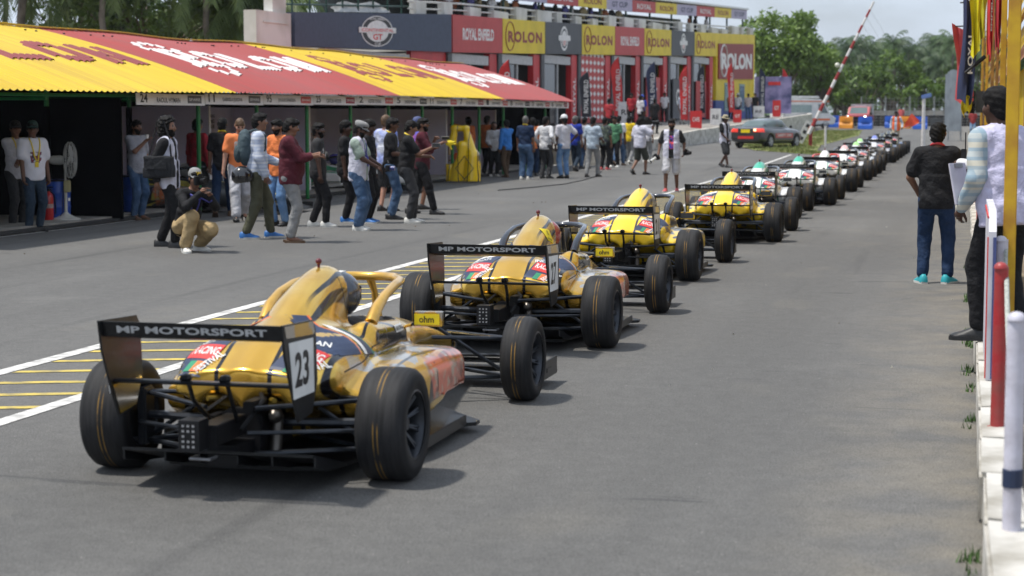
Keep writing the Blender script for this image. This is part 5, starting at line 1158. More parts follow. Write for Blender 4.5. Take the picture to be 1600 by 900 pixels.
# ================================================================== vehicles beyond
def subset(V, Q, m, off=0.0):
    q = Q[m]; u, inv = np.unique(q, return_inverse=True); v = V[u].copy(); q2 = inv.reshape(q.shape)
    if off:
        n = np.cross(v[q2[:, 2]] - v[q2[:, 0]], v[q2[:, 3]] - v[q2[:, 1]]); N = np.zeros_like(v)
        for a in range(4): np.add.at(N, q2[:, a], n)
        v += N / (np.linalg.norm(N, axis=1)[:, None] + 1e-9) * off
    return v, q2
GLASSM = pm('car_glass', (.10, .14, .14), .06, 0, .1, 2, spec=.8)
def sedan(x, y, rz):
    t = thing('sedan', 'dark grey sedan with a lit tail lamp and red stickers by the retaining wall', 'car', (x, y, gz(y)), rz)
    ax, X, Y, Z = grid((-1.0, -2.4, .12), (1.0, 2.4, 1.52), .032)
    def L_(ys, w_, zb, zt, n): a, w2 = smooth_curve(ys, w_); _, b2 = smooth_curve(ys, zb); _, t2 = smooth_curve(ys, zt); return loft_field(Y, X, Z, a, w2, b2, t2, n)
    low = L_([-2.3, -2.1, -1.4, 0, 1.4, 2.0, 2.3], [.78, .86, .91, .90, .90, .84, .70], [.32, .24, .2, .2, .2, .22, .3], [.96, 1.03, 1.0, .96, .93, .86, .70], 5)
    cab = L_([-1.85, -1.2, -.5, .3, 1.05], [.60, .66, .68, .68, .62], [.8] * 5, [1.0, 1.33, 1.43, 1.42, .98], 3.5)
    d = smin([low, cab], .05)
    for yy in (-1.38, 1.42):
        for sx in (-1, 1): d = np.maximum(d, -np.maximum(np.sqrt((Y - yy) ** 2 + (Z - .32) ** 2) - .37 + 0 * X, .55 - sx * X))
    V, Q = nets(d.astype(np.float32), ax)
    for _ in range(2):
        A = np.zeros_like(V); N = np.zeros(len(V))
        for a in range(4):
            for q in (1, 3): np.add.at(A, Q[:, a], V[Q[:, (a + q) % 4]]); np.add.at(N, Q[:, a], 1)
        V = V * .5 + .5 * A / N[:, None]
    link('body', np_mesh('body', V, Q, [pm('sedan_grey', (.05, .052, .058), .3, .5, .1, 2, coat=.8)]), t)
    c = poly_centres(V, Q); ax_, y_, z_ = np.abs(c[:, 0]), c[:, 1], c[:, 2]
    side = (z_ > 1.0) & (z_ < 1.33) & (ax_ > .52) & (y_ > -1.45) & (y_ < .72); pil = np.abs(y_ + .32) < .05
    rear = (z_ > 1.05) & (z_ < 1.34) & (ax_ < .56) & (y_ < -1.15); front = (z_ > 1.0) & (z_ < 1.36) & (ax_ < .58) & (y_ > .42)
    for m in (side & ~pil & (c[:, 0] > 0) & (y_ < -.32), side & ~pil & (c[:, 0] > 0) & (y_ > -.32), side & ~pil & (c[:, 0] < 0), rear, front):
        if m.any(): v, q = subset(V, Q, m, .006); link('window', np_mesh('window', v, q, [GLASSM]), t)
    for sx in (-1, 1):
        m = (z_ > .78) & (z_ < .94) & (y_ < -2.0) & (c[:, 0] * sx > .42)
        if m.any(): v, q = subset(V, Q, m, .008); link('tail_lamp', np_mesh('tail_lamp', v, q, [emit('tail_lamp_red', (.8, .05, .03), .35)]), t)
        b = MB(); b.box((sx * .95, .62, 1.02), (.16, .12, .12)); b.build('mirror', pm('mirror_shell', (.05, .05, .055), .3, .4), t, bevel=.03)
    b = MB(); b.box((.50, -2.31, .88), (.12, .03, .10)); b.build('brake_lamp', emit('brake_lamp_glow', (1, .55, .3), 3.0), t)
    m = (z_ > .74) & (z_ < .90) & (y_ < -2.2) & (ax_ < .24); v, q = subset(V, Q, m, .01); link('number_plate', np_mesh('number_plate', v, q, [YELF]), t)
    m = (z_ > .44) & (z_ < .58) & (y_ < -2.2) & (ax_ < .42); v, q = subset(V, Q, m, .01); link('sticker', np_mesh('sticker', v, q, [REDF]), t)
    m = (z_ > .50) & (z_ < .72) & (c[:, 0] > .8) & (y_ > -.9) & (y_ < .95); v, q = subset(V, Q, m, .01); link('sticker', np_mesh('sticker', v, q, [flat((.5, .08, .07), .5, name='sticker_red')]), t); text('lettering', 'SAFETY CAR', frame((.935, .0, .61), (0, 1, 0), (0, 0, 1)), BWT, t, fit=(1.5, .12), bold=.02)
    for sx in (-1, 1):
        for yy in (-1.38, 1.42): road_wheel(t, sx * .80, yy, .32, .32, .2, sx)
def road_wheel(parent, x, y, z, r, w_, sx):
    wl = bpy.data.objects.new('wheel', None); COL.objects.link(wl); wl.parent = parent; wl.location = (x, y, z); wl.rotation_euler = (0, 0, 0 if sx > 0 else math.pi)
    Mx = Matrix.Rotation(R(90), 4, 'Y'); h = w_ / 2
    b = MB(); b.lathe([(r * .66, -h), (r * .9, -h), (r, -h + .04), (r, h - .04), (r * .9, h), (r * .66, h)], 30, Mx); b.build('tyre', TYRE2, wl, 40)
    b = MB(); b.lathe([(0, h - .05), (r * .2, h - .03), (r * .2, h - .06), (r * .6, h - .05), (r * .67, h), (r * .67, -h), (0, -h)], 30, Mx)
    for k in range(5):
        a = 2 * math.pi * k / 5; b.tube([(h - .03, .02 * math.cos(a), .02 * math.sin(a)), (h - .012, r * .62 * math.cos(a), r * .62 * math.sin(a))], [.035, .03], 5)
    b.build('rim', ALLOY, wl, 40)
TYRE2 = pm('road_tyre', (.02, .02, .021), .8, 0, .2, 10); ALLOY = pm('alloy', (.45, .45, .46), .35, .6, .1, 6)
sedan(-9.45, 91.6, R(-21))
def van(x, y, rz):
    t = thing('ambulance_van', 'white high roofed van with an orange stripe parked behind the boom barrier', 'van', (x, y, gz(y)), rz); W = pm('van_white', (.68, .68, .67), .35, 0, .08, 2, coat=.5)
    b = MB(); b.prism([(-2.6, .35), (2.35, .35), (2.5, .5), (2.45, .95), (1.95, 1.15), (1.45, 2.0), (1.1, 2.35), (-2.5, 2.45), (-2.62, 2.3)], 1.9, frame((-.95, 0, 0), (0, 1, 0), (0, 0, 1))); b.build('body', W, t, 30, bevel=.07)
    b = MB(); b.box((0, -.6, 2.52), (1.4, 3.2, .16)); b.box((0, 1.0, 2.5), (1.2, .3, .16)); b.build('roof_pod', W, t, bevel=.05)
    for sx in (-1, 1):
        b = MB(); b.prism([(.75, 1.25), (1.72, 1.25), (1.32, 1.95), (.75, 1.95)], .012, frame((sx * .957 - .006, 0, 0), (0, 1, 0), (0, 0, 1))); b.build('window', GLASSM, t)
        b = MB(); b.box((sx * .957, -1.2, 1.6), (.012, 2.6, .6)); b.build('window', flat((.28, .36, .36), .2, name='frosted_glass'), t)
        b = MB(); b.box((sx * .958, -.3, 2.18), (.01, 4.2, .08)); b.build('stripe', ORNF, t); b = MB(); b.box((sx * .958, -.3, .75), (.01, 4.4, .16)); b.build('stripe', ORNF, t); b = MB(); b.box((sx * .9, 2.42, .82), (.25, .1, .2)); b.build('headlight', flat((.6, .6, .6), .1, name='headlight_lens'), t, bevel=.02)
        for yy in (-1.5, 1.5): road_wheel(t, sx * .84, yy, .34, .34, .22, sx)
    b = MB(); b.add([(-.85, 1.96, 1.2), (.85, 1.96, 1.2), (.8, 1.47, 2.0), (-.8, 1.47, 2.0)], [(0, 1, 2, 3)]); b.build('windscreen', GLASSM, t)
van(-12.6, 149.5, R(-48))
def pickup(x, y, rz):
    t = thing('pickup_truck', 'red rescue pickup facing the pit lane with both headlamps lit', 'pickup', (x, y, gz(y)), rz); W = pm('pickup_red', (.40, .04, .05), .35, 0, .1, 2, coat=.5)
    b = MB(); b.prism([(-2.4, .45), (2.2, .45), (2.3, .6), (2.25, 1.0), (1.0, 1.12), (.45, 1.72), (-.8, 1.74), (-1.0, 1.1), (-2.4, 1.05)], 1.76, frame((-.88, 0, 0), (0, 1, 0), (0, 0, 1))); b.build('body', W, t, 30, bevel=.05)
    b = MB(); b.add([(-.72, 1.02, 1.16), (.72, 1.02, 1.16), (.66, .50, 1.68), (-.66, .50, 1.68)], [(0, 1, 2, 3)]); b.build('windscreen', GLASSM, t)
    b = MB(); b.box((0, 2.3, .78), (1.0, .05, .28)); b.build('grille', BLACKP, t); b = MB(); b.box((0, 2.33, .5), (1.8, .16, .2)); b.build('bumper', BLACKP, t, bevel=.03)
    for sx in (-1, 1):
        b = MB(); b.ball((sx * .70, 2.27, .85), (.13, .06, .11), 12); b.build('headlight', emit('headlamp_glow', (1, .97, .85), 7), t, 60); b = MB(); b.box((sx * 1.0, .8, 1.15), (.2, .1, .2)); b.build('mirror', BLACKP, t, bevel=.03); b = MB(); b.prism([(-.7, 1.15), (.35, 1.15), (.2, 1.6), (-.7, 1.6)], .01, frame((sx * .885 - .005, 0, 0), (0, 1, 0), (0, 0, 1))); b.build('window', GLASSM, t)
        for yy in (-1.45, 1.5): road_wheel(t, sx * .78, yy, .38, .38, .24, sx)
    b = MB(); b.box((0, -.2, 1.8), (.9, .2, .1)); b.build('beacon_bar', flat((.5, .5, .55), .3, name='beacon'), t)
    b = MB(); b.box((0, -1.6, 1.5), (1.7, 1.4, .9)); b.build('load_box', flat((.35, .36, .37), .5, name='load_grey'), t)
pickup(-8.55, 156.5, R(176))
def barrier(x, y, mat, label, w_=1.05):
    t = thing('plastic_barrier', label, 'barrier', (x, y, gz(y)), R(-4), 'water filled plastic barriers'); b = MB(); b.prism([(-.28, 0), (.28, 0), (.24, .3), (.12, .5), (.09, .98), (-.09, .98), (-.12, .5), (-.24, .3)], w_, frame((-w_ / 2, 0, 0), (0, 1, 0), (0, 0, 1))); b.build('shell', mat, t, bevel=.03); b = MB(); b.box((0, -.17, .62), (w_ * .55, .1, .22)); b.build('print_panel', mat, t, bevel=.02)
BLU = pm('barrier_blue', (.012, .10, .50), .4, 0, .12, 2); ORG = pm('barrier_orange', (.78, .30, .02), .4, 0, .12, 2)
for x, y, m, lb, w_ in [(-10.75, 158.2, BLU, 'blue plastic barrier half hidden by the white van', .9), (-9.35, 151.4, ORG, 'orange plastic barrier below the red pickup headlamp', 1.1), (-7.68, 148.4, BLU, 'blue plastic barrier in front of the red pickup', 1.1), (-5.95, 155, BLU, 'blue plastic barrier behind the marshal in orange vest', 1.0), (-4.75, 152, ORG, 'orange plastic barrier behind the red flag', .9), (-3.5, 149, BLU, 'blue plastic barrier beside the white pole', 1.1)]: barrier(x, y, m, lb, w_)
tw = thing('tyre_wall', 'long dark tyre wall across the far end of the lane', 'tyre wall', (0, 166, gz(166)))
b = MB()
for q in range(4): b.lathe([(.14, q * .24 + .02), (.30, q * .24), (.33, q * .24 + .06), (.33, q * .24 + .16), (.30, q * .24 + .22), (.14, q * .24 + .2)], 12, close=True)
tmesh = b.mesh('tyre_stack', TYRE2, 50)
for k in range(46): link('tyre_stack', tmesh, tw, loc=(-17 + k * .67, random.uniform(-.05, .05), 0), rot=(0, 0, random.random()))
fe = thing('wire_fence', 'grey mesh panel fence on posts behind the tyre wall', 'fence', (-6.5, 176, gz(176)))
for k in range(7): b = MB(); b.tube([(k * 2.2 - 3, 0, 0), (k * 2.2 - 3, 0, 2.6)], .05, 6); b.build('post', flat((.3, .31, .31), .6, .3, name='fence_post'), fe)
for k in range(6):
    b = MB()
    for q in range(8): b.tube([(k * 2.2 - 3 + .05, 0, .3 + q * .3), (k * 2.2 - .85, 0, .3 + q * .3)], .012, 4)
    for q in range(7): b.tube([(k * 2.2 - 2.9 + q * .33, 0, .2), (k * 2.2 - 2.9 + q * .33, 0, 2.5)], .012, 4)
    b.build('wire_panel', flat((.28, .29, .29), .6, .3, name='fence_wire'), fe)
t = thing('low_wall', 'pale concrete block wall at the far end beyond the tyre wall', 'wall', (4, 182, gz(182)))
b = MB(); b.box((0, 0, .6), (26, .3, 1.3)); b.build('wall_run', CONC, t)

# ================================================================== boom barrier, posts, boards
RD = pm('boom_red', (.30, .02, .02), .5, 0, .15, 6); WD = pm('boom_white', (.66, .64, .62), .5, 0, .12, 6)
rg = Vector((.9715, .2369, 0))
t = thing('boom_barrier', 'raised red and white striped boom barrier on a red post', 'boom barrier', (-7.55, 94.0, gz(94)), R(13.7))
b = MB(); b.box((0, 0, .5), (.16, .16, 1.0)); b.build('post', RD, t, bevel=.015); b = MB(); b.box((.05, .1, .85), (.35, .1, .22)); b.build('pivot_box', flat((.35, .3, .2), .6, name='pivot_rust'), t)
d = Vector((3.15, 0, 6.55)); a0 = Vector((-.12, -.1, .62)); Lb = d.length
for k in range(17):
    b = MB(); b.tube([a0 + d * (k / 17), a0 + d * ((k + 1) / 17)], [.095 - .0025 * k, .0925 - .0025 * k], 8); b.build('stripe', RD if k % 2 else WD, t, 50)
b = MB(); b.ball(a0 + d * .51 + Vector((-.22, 0, .08)), .13, 12); b.build('lamp', flat((.6, .6, .5), .3, name='lamp_shade'), t, 60)
b = MB()
for k in range(9): p = a0 + d * (.5 + .055 * k); b.tube([p, p + Vector((.35 + .03 * k, 0, -.9)), p + Vector((.75, 0, -1.25))], .006, 4)
b.build('hanging_wire', flat((.3, .3, .3), .6, name='wire_grey'), t)
t = thing('marker_board', 'white marker board with three black squares leaning by the boom barrier', 'sign', (-8.55, 98.4, gz(98.4)), R(13.7)); M = Matrix.Rotation(R(27), 4, 'Y'); b = MB(); b.prism([(-.19, 0), (.19, 0), (.19, 1.2), (-.19, 1.2)], .04, M @ frame((0, 0, .12), (1, 0, 0), (0, 0, 1))); b.build('board', WD, t, bevel=.008)
for q in range(3): b = MB(); b.prism([(-.09, .16 + q * .36), (.09, .16 + q * .36), (.09, .34 + q * .36), (-.09, .34 + q * .36)], .006, M @ frame((0, -.041, .12), (1, 0, 0), (0, 0, 1))); b.build('square', INK, t)
t = thing('white_post', 'plain whitish steel post standing beside the boom barrier', 'post', (-6.9, 95.2, gz(95))); b = MB(); b.tube([(0, 0, 0), (0, 0, 1.0)], .06, 10); b.build('post', WD, t, 50)
t = thing('light_pole', 'white pole with a small blue box on top, far along the lane edge', 'pole', (-2.07, 94.9, gz(94.9))); b = MB(); b.tube([(0, 0, 0), (0, 0, 2.45)], [.10, .08], 12); b.build('shaft', WD, t, 50); b = MB(); b.box((.12, 0, 2.5), (.5, .2, .2), ry=-.25); b.build('blue_box', flat((.12, .2, .45), .5, name='box_blue'), t, bevel=.02)
t = thing('sign_post', 'dark round backed sign on a rusty red post by the lane edge', 'sign', (-1.45, 95, gz(95))); b = MB(); b.tube([(0, 0, 0), (0, 0, 1.25)], .05, 8); b.build('post', RD, t, 50); b = MB(); b.prism([(-.32, .1), (-.15, -.35), (.15, -.35), (.32, .1), (.3, .2), (-.3, .2)], .03, frame((0, -.06, 1.2), (1, 0, 0), (0, 0, 1))); b.build('plate', flat((.06, .065, .07), .6, name='sign_back'), t)
t = thing('steel_hoarding', 'grey corrugated steel hoarding seen edge on beside the traffic light', 'hoarding', (-.75, 108, gz(108)), R(-64)); n = 13; V = []
for i in range(n + 1):
    for z in np.linspace(.55, 3.75, 6): V.append((i * .14 - .9, .07 * (1 if (i // 1) % 2 else -1), z + (.25 * math.sin(i * .25) if z > 3.5 else 0)))
me = np_mesh('sheet', np.array(V), np.array([(i * 6 + j, (i + 1) * 6 + j, (i + 1) * 6 + j + 1, i * 6 + j + 1) for i in range(n) for j in range(5)]), [pm('galvanised', (.30, .34, .38), .5, .4, .15, 1.5)], smooth=False); link('sheet', me, t)
for x in (-.8, .8): b = MB(); b.tube([(x, .12, 0), (x, .12, 3.6)], .05, 6); b.build('post', flat((.3, .31, .31), .6, .3, name='fence_post'), t)
t = thing('traffic_light', 'black three lamp traffic light hanging off the yellow stand posts', 'traffic light', (.12, 62, 2.02), R(10)); b = MB(); b.box((0, 0, .28), (.26, .2, .74)); b.build('housing', BLACKP, t, bevel=.02)
for q in range(3):
    b = MB(); Mv = Matrix.Translation((0, -.1, .05 + q * .23)) @ Matrix.Rotation(R(90), 4, 'X'); b.lathe([(0, .0), (.085, .0), (.095, .01), (.095, .12), (.085, .12)], 16, Mv); b.build('lamp', flat((.03, .03, .032), .3, name='lamp_dark'), t)
b = MB(); b.tube([(.1, .1, .5), (.5, .1, .6)], .025, 6); b.tube([(.1, .1, .1), (.5, .1, .1)], .025, 6); b.build('bracket', flat((.05, .05, .05), .6, name='bracket'), t)
b = MB(); b.box((.36, .05, .28), (.36, .06, .7)); b.build('back_board', flat((.05, .055, .06), .6, name='back_board'), t)

# ================================================================== yellow stand on the right
YST = pm('stand_yellow', (.62, .38, .012), .5, 0, .12, 4, .2, 14, hue=(.42, .20, .02)); YSH = pm('sheet_yellow', (.62, .45, .015), .5, 0, .15, 1.2, .2, 20, hue=(.48, .28, .02)); RSH = pm('sheet_rust', (.20, .065, .03), .6, 0, .2, 2, .3, 20, hue=(.34, .16, .03)); WOODP = pm('pole_rust', (.38, .19, .04), .7, 0, .25, 6, .3, 20)
st = thing('yellow_stand', 'yellow and rust corrugated stand wall with square posts along the lane', 'stand')
def vsheet(y0, y1, z0, z1, x, mat, horiz, tilt=0.0):
    V = []; per = .24 if horiz else .15
    if horiz:
        n = int((z1 - z0) / (per / 6)); zs = np.linspace(z0, z1, n + 1)
        for z in zs:
            for y in (y0, (y0 + y1) / 2, y1): V.append((x - tilt * (z1 - z) / (z1 - z0) + .055 * (abs(((z / per) % 1) - .3) ** .7), y, z))
        m = 3
    else:
        n = int((y1 - y0) / (per / 6)); ys = np.linspace(y0, y1, n + 1)
        for y in ys:
            for z in (z0, (z0 + z1) / 2, z1): V.append((x - tilt * (z - z0) / (z1 - z0) + .026 * math.cos(2 * math.pi * y / per), y, z))
        m = 3
    return link('corrugated_sheet', np_mesh('corrugated_sheet', np.array(V), np.array([(i * m + j, (i + 1) * m + j, (i + 1) * m + j + 1, i * m + j + 1) for i in range(n) for j in range(m - 1)]), [mat]), st)
random.seed(4); y = 17.0; k = 0
while y < 78:
    vsheet(y, y + 2.4, .25, 2.56, .86, [YSH, YSH, RSH, YSH, RSH][k % 5], False); 
    for q in range(4): vsheet(y, y + 2.38, 2.55 + q * .72, 2.55 + q * .72 + .74, .84, [YSH, RSH, YSH, RSH][(q + k // 2) % 4], True, .20)
    y += 2.42; k += 1
for x, y, s_, h, m in [(.285, 12.3, .08, 4.6, YST), (.47, 26.2, .075, 5.2, YST), (.50, 33.5, .05, 5.6, WOODP), (.50, 39.6, .06, 5.8, WOODP), (.5, 51, .075, 6.6, YST), (.52, 64, .06, 6.2, WOODP), (.52, 70, .06, 6.2, YST), (.8, 17.2, .07, 5, YST)]:
    b = MB(); b.box((x, y, h / 2), (s_, s_, h)); b.build('post', m, st, bevel=.006)
b = MB(); b.box((.62, 40, 3.02), (.05, 44, .06)); b.build('rail', YST, st)
def hung_cloth(label, x, y, z0, z1, w_, mat, name='hanging_flag', text_=None, seed=0, slant=0.0, cat='flag'):
    t = thing(name, label, cat, (x, y, z0), R(14), 'flags hung on the stand posts'); rnd = random.Random(seed); n, m = 18, 8; b = MB(); V = []
    for i in range(n + 1):
        u = i / n
        for j in range(m + 1):
            v = j / m; fold = .06 * math.sin(v * 9 + u * 3 + seed) * (1 - .4 * u) + .03 * math.sin(v * 17 + seed * 2); ww = w_ * (.55 + .45 * u + .12 * math.sin(u * 6 + seed))
            V.append(((v - .5) * ww + slant * (u - .5), fold, (z1 - z0) * u + .06 * math.sin(v * 5 + seed)))
    b.add(V, [(i * (m + 1) + j, i * (m + 1) + j + 1, (i + 1) * (m + 1) + j + 1, (i + 1) * (m + 1) + j) for i in range(n) for j in range(m)]); c = b.build('cloth', mat, t, 80)
    if text_: text('lettering', text_, frame((0, -.09, (z1 - z0) * .5), (0, 0, 1), (-1, 0, 0)), BWT, c, fit=((z1 - z0) * .42, w_ * .26), bold=.02)
    b = MB(); b.tube([(-w_ * .5, 0, z1 - z0), (w_ * .6, .05, z1 - z0 + .02)], .012, 6); b.build('rod', flat((.06, .06, .06), .6, name='rod_black'), t)
hung_cloth('navy hanging flag with white lettering in front of a coral one', .02, 31, 2.05, 3.65, .32, FNAVY, text_='ROYAL', seed=1, slant=.12)
hung_cloth('coral red hanging flag behind the navy one', -.04, 31.6, 2.05, 3.30, .44, cloth_mat('flag_coral', (.70, .10, .11)), seed=2, slant=.0)
hung_cloth('bright yellow cloth hanging over the navy flag', .10, 29, 2.75, 3.9, .22, cloth_mat('cloth_yellow', (.78, .68, .01)), seed=3)
hung_cloth('olive yellow cloth hanging between the bright yellow one and the red banner', .20, 30, 3.0, 4.0, .18, cloth_mat('cloth_olive', (.55, .50, .02)), seed=4)
hung_cloth('short yellow cloth end below the navy flag', .0, 31, 1.86, 2.12, .2, cloth_mat('cloth_lemon', (.75, .62, .02)), seed=5)
hung_cloth('long red banner with white lettering on the stand post', .33, 30.5, 2.75, 4.2, .09, FRED, 'hanging_banner', 'ENFIELD', seed=0, cat='banner'); hung_cloth('narrow dark red banner between stand posts', .47, 31.5, 2.9, 4.3, .1, cloth_mat('flag_crimson', (.45, .02, .03)), 'hanging_banner', seed=6, cat='banner')
t = thing('tube_camera', 'slim black camera tube clamped to the stand post at an angle', 'camera', (.12, 29, 2.6), R(14)); b = MB(); b.tube([(-.16, 0, -.12), (-.02, 0, .0)], .02, 8); b.tube([(-.02, 0, 0), (.14, 0, .13)], .032, 8); b.build('tube', BLACKP, t, 40)
# pipe posts, rope and boards on the kerb wall
GPP = 'pipe posts along the kerb wall'; WPIPE = pm('pipe_white', (.58, .57, .66), .5, 0, .15, 7, .3, 20, hue=(.40, .38, .42)); RPIPE = pm('pipe_red', (.36, .02, .025), .45, 0, .2, 6, .3, 20, hue=(.26, .06, .05))
posts = [(.205, 7.35, 0), (.19, 9.85, 1), (.23, 12.05, 0), (.22, 14.9, 1), (.22, 17.3, 0), (.22, 19.7, 1), (.22, 22.1, 0), (.22, 24.5, 1), (.22, 27, 0), (.22, 30, 1), (.22, 33, 0), (.22, 36, 1)]
plb = ['white pipe post with a dark band, nearest on the kerb wall', 'red pipe post with chipped paint next to the nearest white one', 'white pipe post beside the long white board', 'red pipe post by the shoe of the man in lilac vest']
for k, (x, y, r_) in enumerate(posts):
    t = thing('pipe_post', plb[k] if k < 4 else ('red' if r_ else 'white') + ' pipe post, %s along the kerb wall' % ORD[k], 'post', (x, y, .2), 0, GPP)
    b = MB(); b.tube([(0, 0, 0), (.004 * (k % 3), .01, .86)], .036, 14); b.lathe([(0, .885), (.02, .88), (.034, .866), (.036, .85)], 14); b.build('pipe', RPIPE if r_ else WPIPE, t, 50)
    if k == 0: b = MB(); b.lathe([(.037, .20), (.040, .203), (.040, .27), (.037, .273)], 14); b.build('band', NAVYF, t)
    b = MB(); b.tube([(-.05, 0, .005), (.05, 0, .005)], .03, 6); b.box((0, 0, .012), (.11, .11, .02)); b.build('foot_plate', RPIPE if r_ else WPIPE, t)
for k in range(len(posts) - 1):
    p, q = Vector((posts[k][0] + .03, posts[k][1], 1.0)), Vector((posts[k + 1][0] + .03, posts[k + 1][1], 1.0)); b = MB(); P = [p.lerp(q, u) - Vector((0, 0, .38 * 4 * u * (1 - u))) for u in np.linspace(0, 1, 13)]
    b.tube(P, .013, 6); prop(b.build('rope', pm('rope_fibre', (.42, .44, .40), .8, 0, .2, 60, .5, 120), None, 60), 'sagging pale rope strung between the nearest kerb posts' if k == 0 else ('sagging pale rope between the chipped red post and the next white one' if k == 1 else 'sagging pale rope after the %s kerb post' % ORD[k]), 'rope', 'ropes between the kerb posts')
for k, (y0, y1, x) in enumerate([(11.5, 13.3, .155), (15.0, 17.2, .16), (17.6, 19.4, .17), (19.8, 22.2, .18), (22.6, 25, .18)]):
    t = thing('barrier_board', ['white board with navy and red edging leaning on the kerb fence, nearest one', 'white edged board beside the legs of the man in lilac vest', 'white edged board on the kerb fence next to the man in black tee', 'white edged board on the kerb fence just past the man in black tee', 'farthest white edged board on the kerb fence'][k], 'board', (x, y0, .24), 0, 'boards on the kerb fence'); hh = 1.02 if k == 0 else .98
    b = MB(); b.prism([(0, 0), (y1 - y0, 0), (y1 - y0, hh), (.25, hh), (.0, hh - .12)], .045 if k == 0 else .03, frame((-.008, 0, 0), (0, 1, 0), (0, 0, 1))); b.build('panel', pm('board_white', (.62, .61, .66), .5, 0, .12, 4), t)
    b = MB(); b.box((-.012, (y1 - y0) / 2, hh - .04), (.008, y1 - y0 - .3, .015)); b.box((-.012, .02, hh * .43), (.008, .03, hh * .84)); b.build('edging', REDF, t); b = MB(); b.box((.028 if k == 0 else .01, -.006, hh * .43), (.02, .01, hh * .84)); b.build('edging', flat((.06, .08, .22), .5, name='edging_navy'), t)
# ================================================================== people
def skin(c): return pm('skin', c, .5, 0, .1, 9, spec=.35)
SKD, SKM, SKL, SKP = skin((.13, .062, .038)), skin((.21, .105, .066)), skin((.075, .036, .024)), skin((.46, .25, .18))
HAIR = pm('hair', (.007, .006, .006), .7, 0, .3, 60, .5, 90, spec=.2); HAIRG = pm('grey_hair', (.12, .115, .11), .6, 0, .3, 60, .6, 90); HAIRB = pm('brown_hair', (.12, .065, .03), .6, 0, .3, 60, .6, 90)
LIP = flat((.14, .045, .035), .5, name='lips'); EYEM = flat((.02, .015, .012), .2, name='eye')
def cloth(col, name='cotton', hue=None, var=.12, scale=7): return pm(name, col, .85, 0, var, scale, .9, 15, hue=hue, spec=.25)
TEEW, TEEB, TEEG = cloth((.62, .61, .66)), cloth((.013, .013, .015)), cloth((.36, .37, .42)); MARO = cloth((.085, .014, .024)); REDS = cloth((.34, .022, .035)); ORNT = cloth((.78, .22, .07)); NAVY = cloth((.014, .030, .075)); ROYB = cloth((.02, .045, .34)); SKYB = cloth((.05, .22, .62)); PALEB = cloth((.42, .50, .58))
YELT = cloth((.72, .50, .02)); SHW = cloth((.66, .66, .68)); VESTW = cloth((.60, .60, .70), 'vest_cloth'); SAGE = cloth((.34, .42, .36))
JEAN = cloth((.035, .075, .15), 'denim', (.09, .15, .26), scale=5); JEAND = cloth((.02, .035, .06), 'dark_denim', (.045, .07, .10)); JEANL = cloth((.10, .20, .38), 'light_denim', (.2, .32, .5)); BLKT = cloth((.012, .012, .014), 'black_cloth'); GREYT = cloth((.20, .205, .21), 'grey_cloth', (.3, .3, .3)); OLIVE = cloth((.085, .085, .055), 'olive_cloth'); KHAKI = cloth((.40, .29, .15), 'khaki_cloth'); CHAR = cloth((.045, .046, .05), 'charcoal_cloth'); BRWN = cloth((.10, .065, .04), 'brown_cloth'); LGREY = cloth((.5, .5, .53), 'pale_cloth'); NAVT = cloth((.012, .03, .075), 'navy_trousers'); DGRN = cloth((.05, .055, .045), 'dark_shorts')
SHW_, SHB, SHBL, SHR = flat((.68, .67, .63), .55, name='shoe_white'), flat((.015, .015, .016), .5, name='shoe_black'), flat((.02, .14, .42), .5, name='shoe_blue'), flat((.5, .08, .08), .5, name='shoe_red')
SOLE = flat((.55, .55, .52), .7, name='sole'); SHBR = flat((.12, .07, .04), .6, name='shoe_brown'); SHT = flat((.02, .35, .40), .5, name='shoe_teal')
def plaid(c1, c2, c3, sc=9):
    m, nt, b, L = M_('plaid_cotton'); tc = node(nt, 'ShaderNodeTexCoord'); cur = None
    col = None
    for ax, c, s in (('X', c2, sc), ('Z', c3, sc * .9), ('Z', c2, sc * 2.1)):
        w_ = node(nt, 'ShaderNodeTexWave', wave_type='BANDS', bands_direction=ax, i_Scale=s / 6.28 * 2.2); L(tc.outputs['Object'], w_.inputs['Vector']); r = node(nt, 'ShaderNodeMapRange', i_1=.62, i_2=.7, i_4=.65); L(w_.outputs['Fac'], r.inputs[0])
        mx = node(nt, 'ShaderNodeMix', data_type='RGBA'); L(r.outputs[0], mx.inputs[0]); mx.inputs[7].default_value = (*c, 1)
        if col is None: mx.inputs[6].default_value = (*c1, 1)
        else: L(col, mx.inputs[6])
        col = mx.outputs[2]
    L(col, b.inputs['Base Color']); b.inputs['Roughness'].default_value = .85; return m
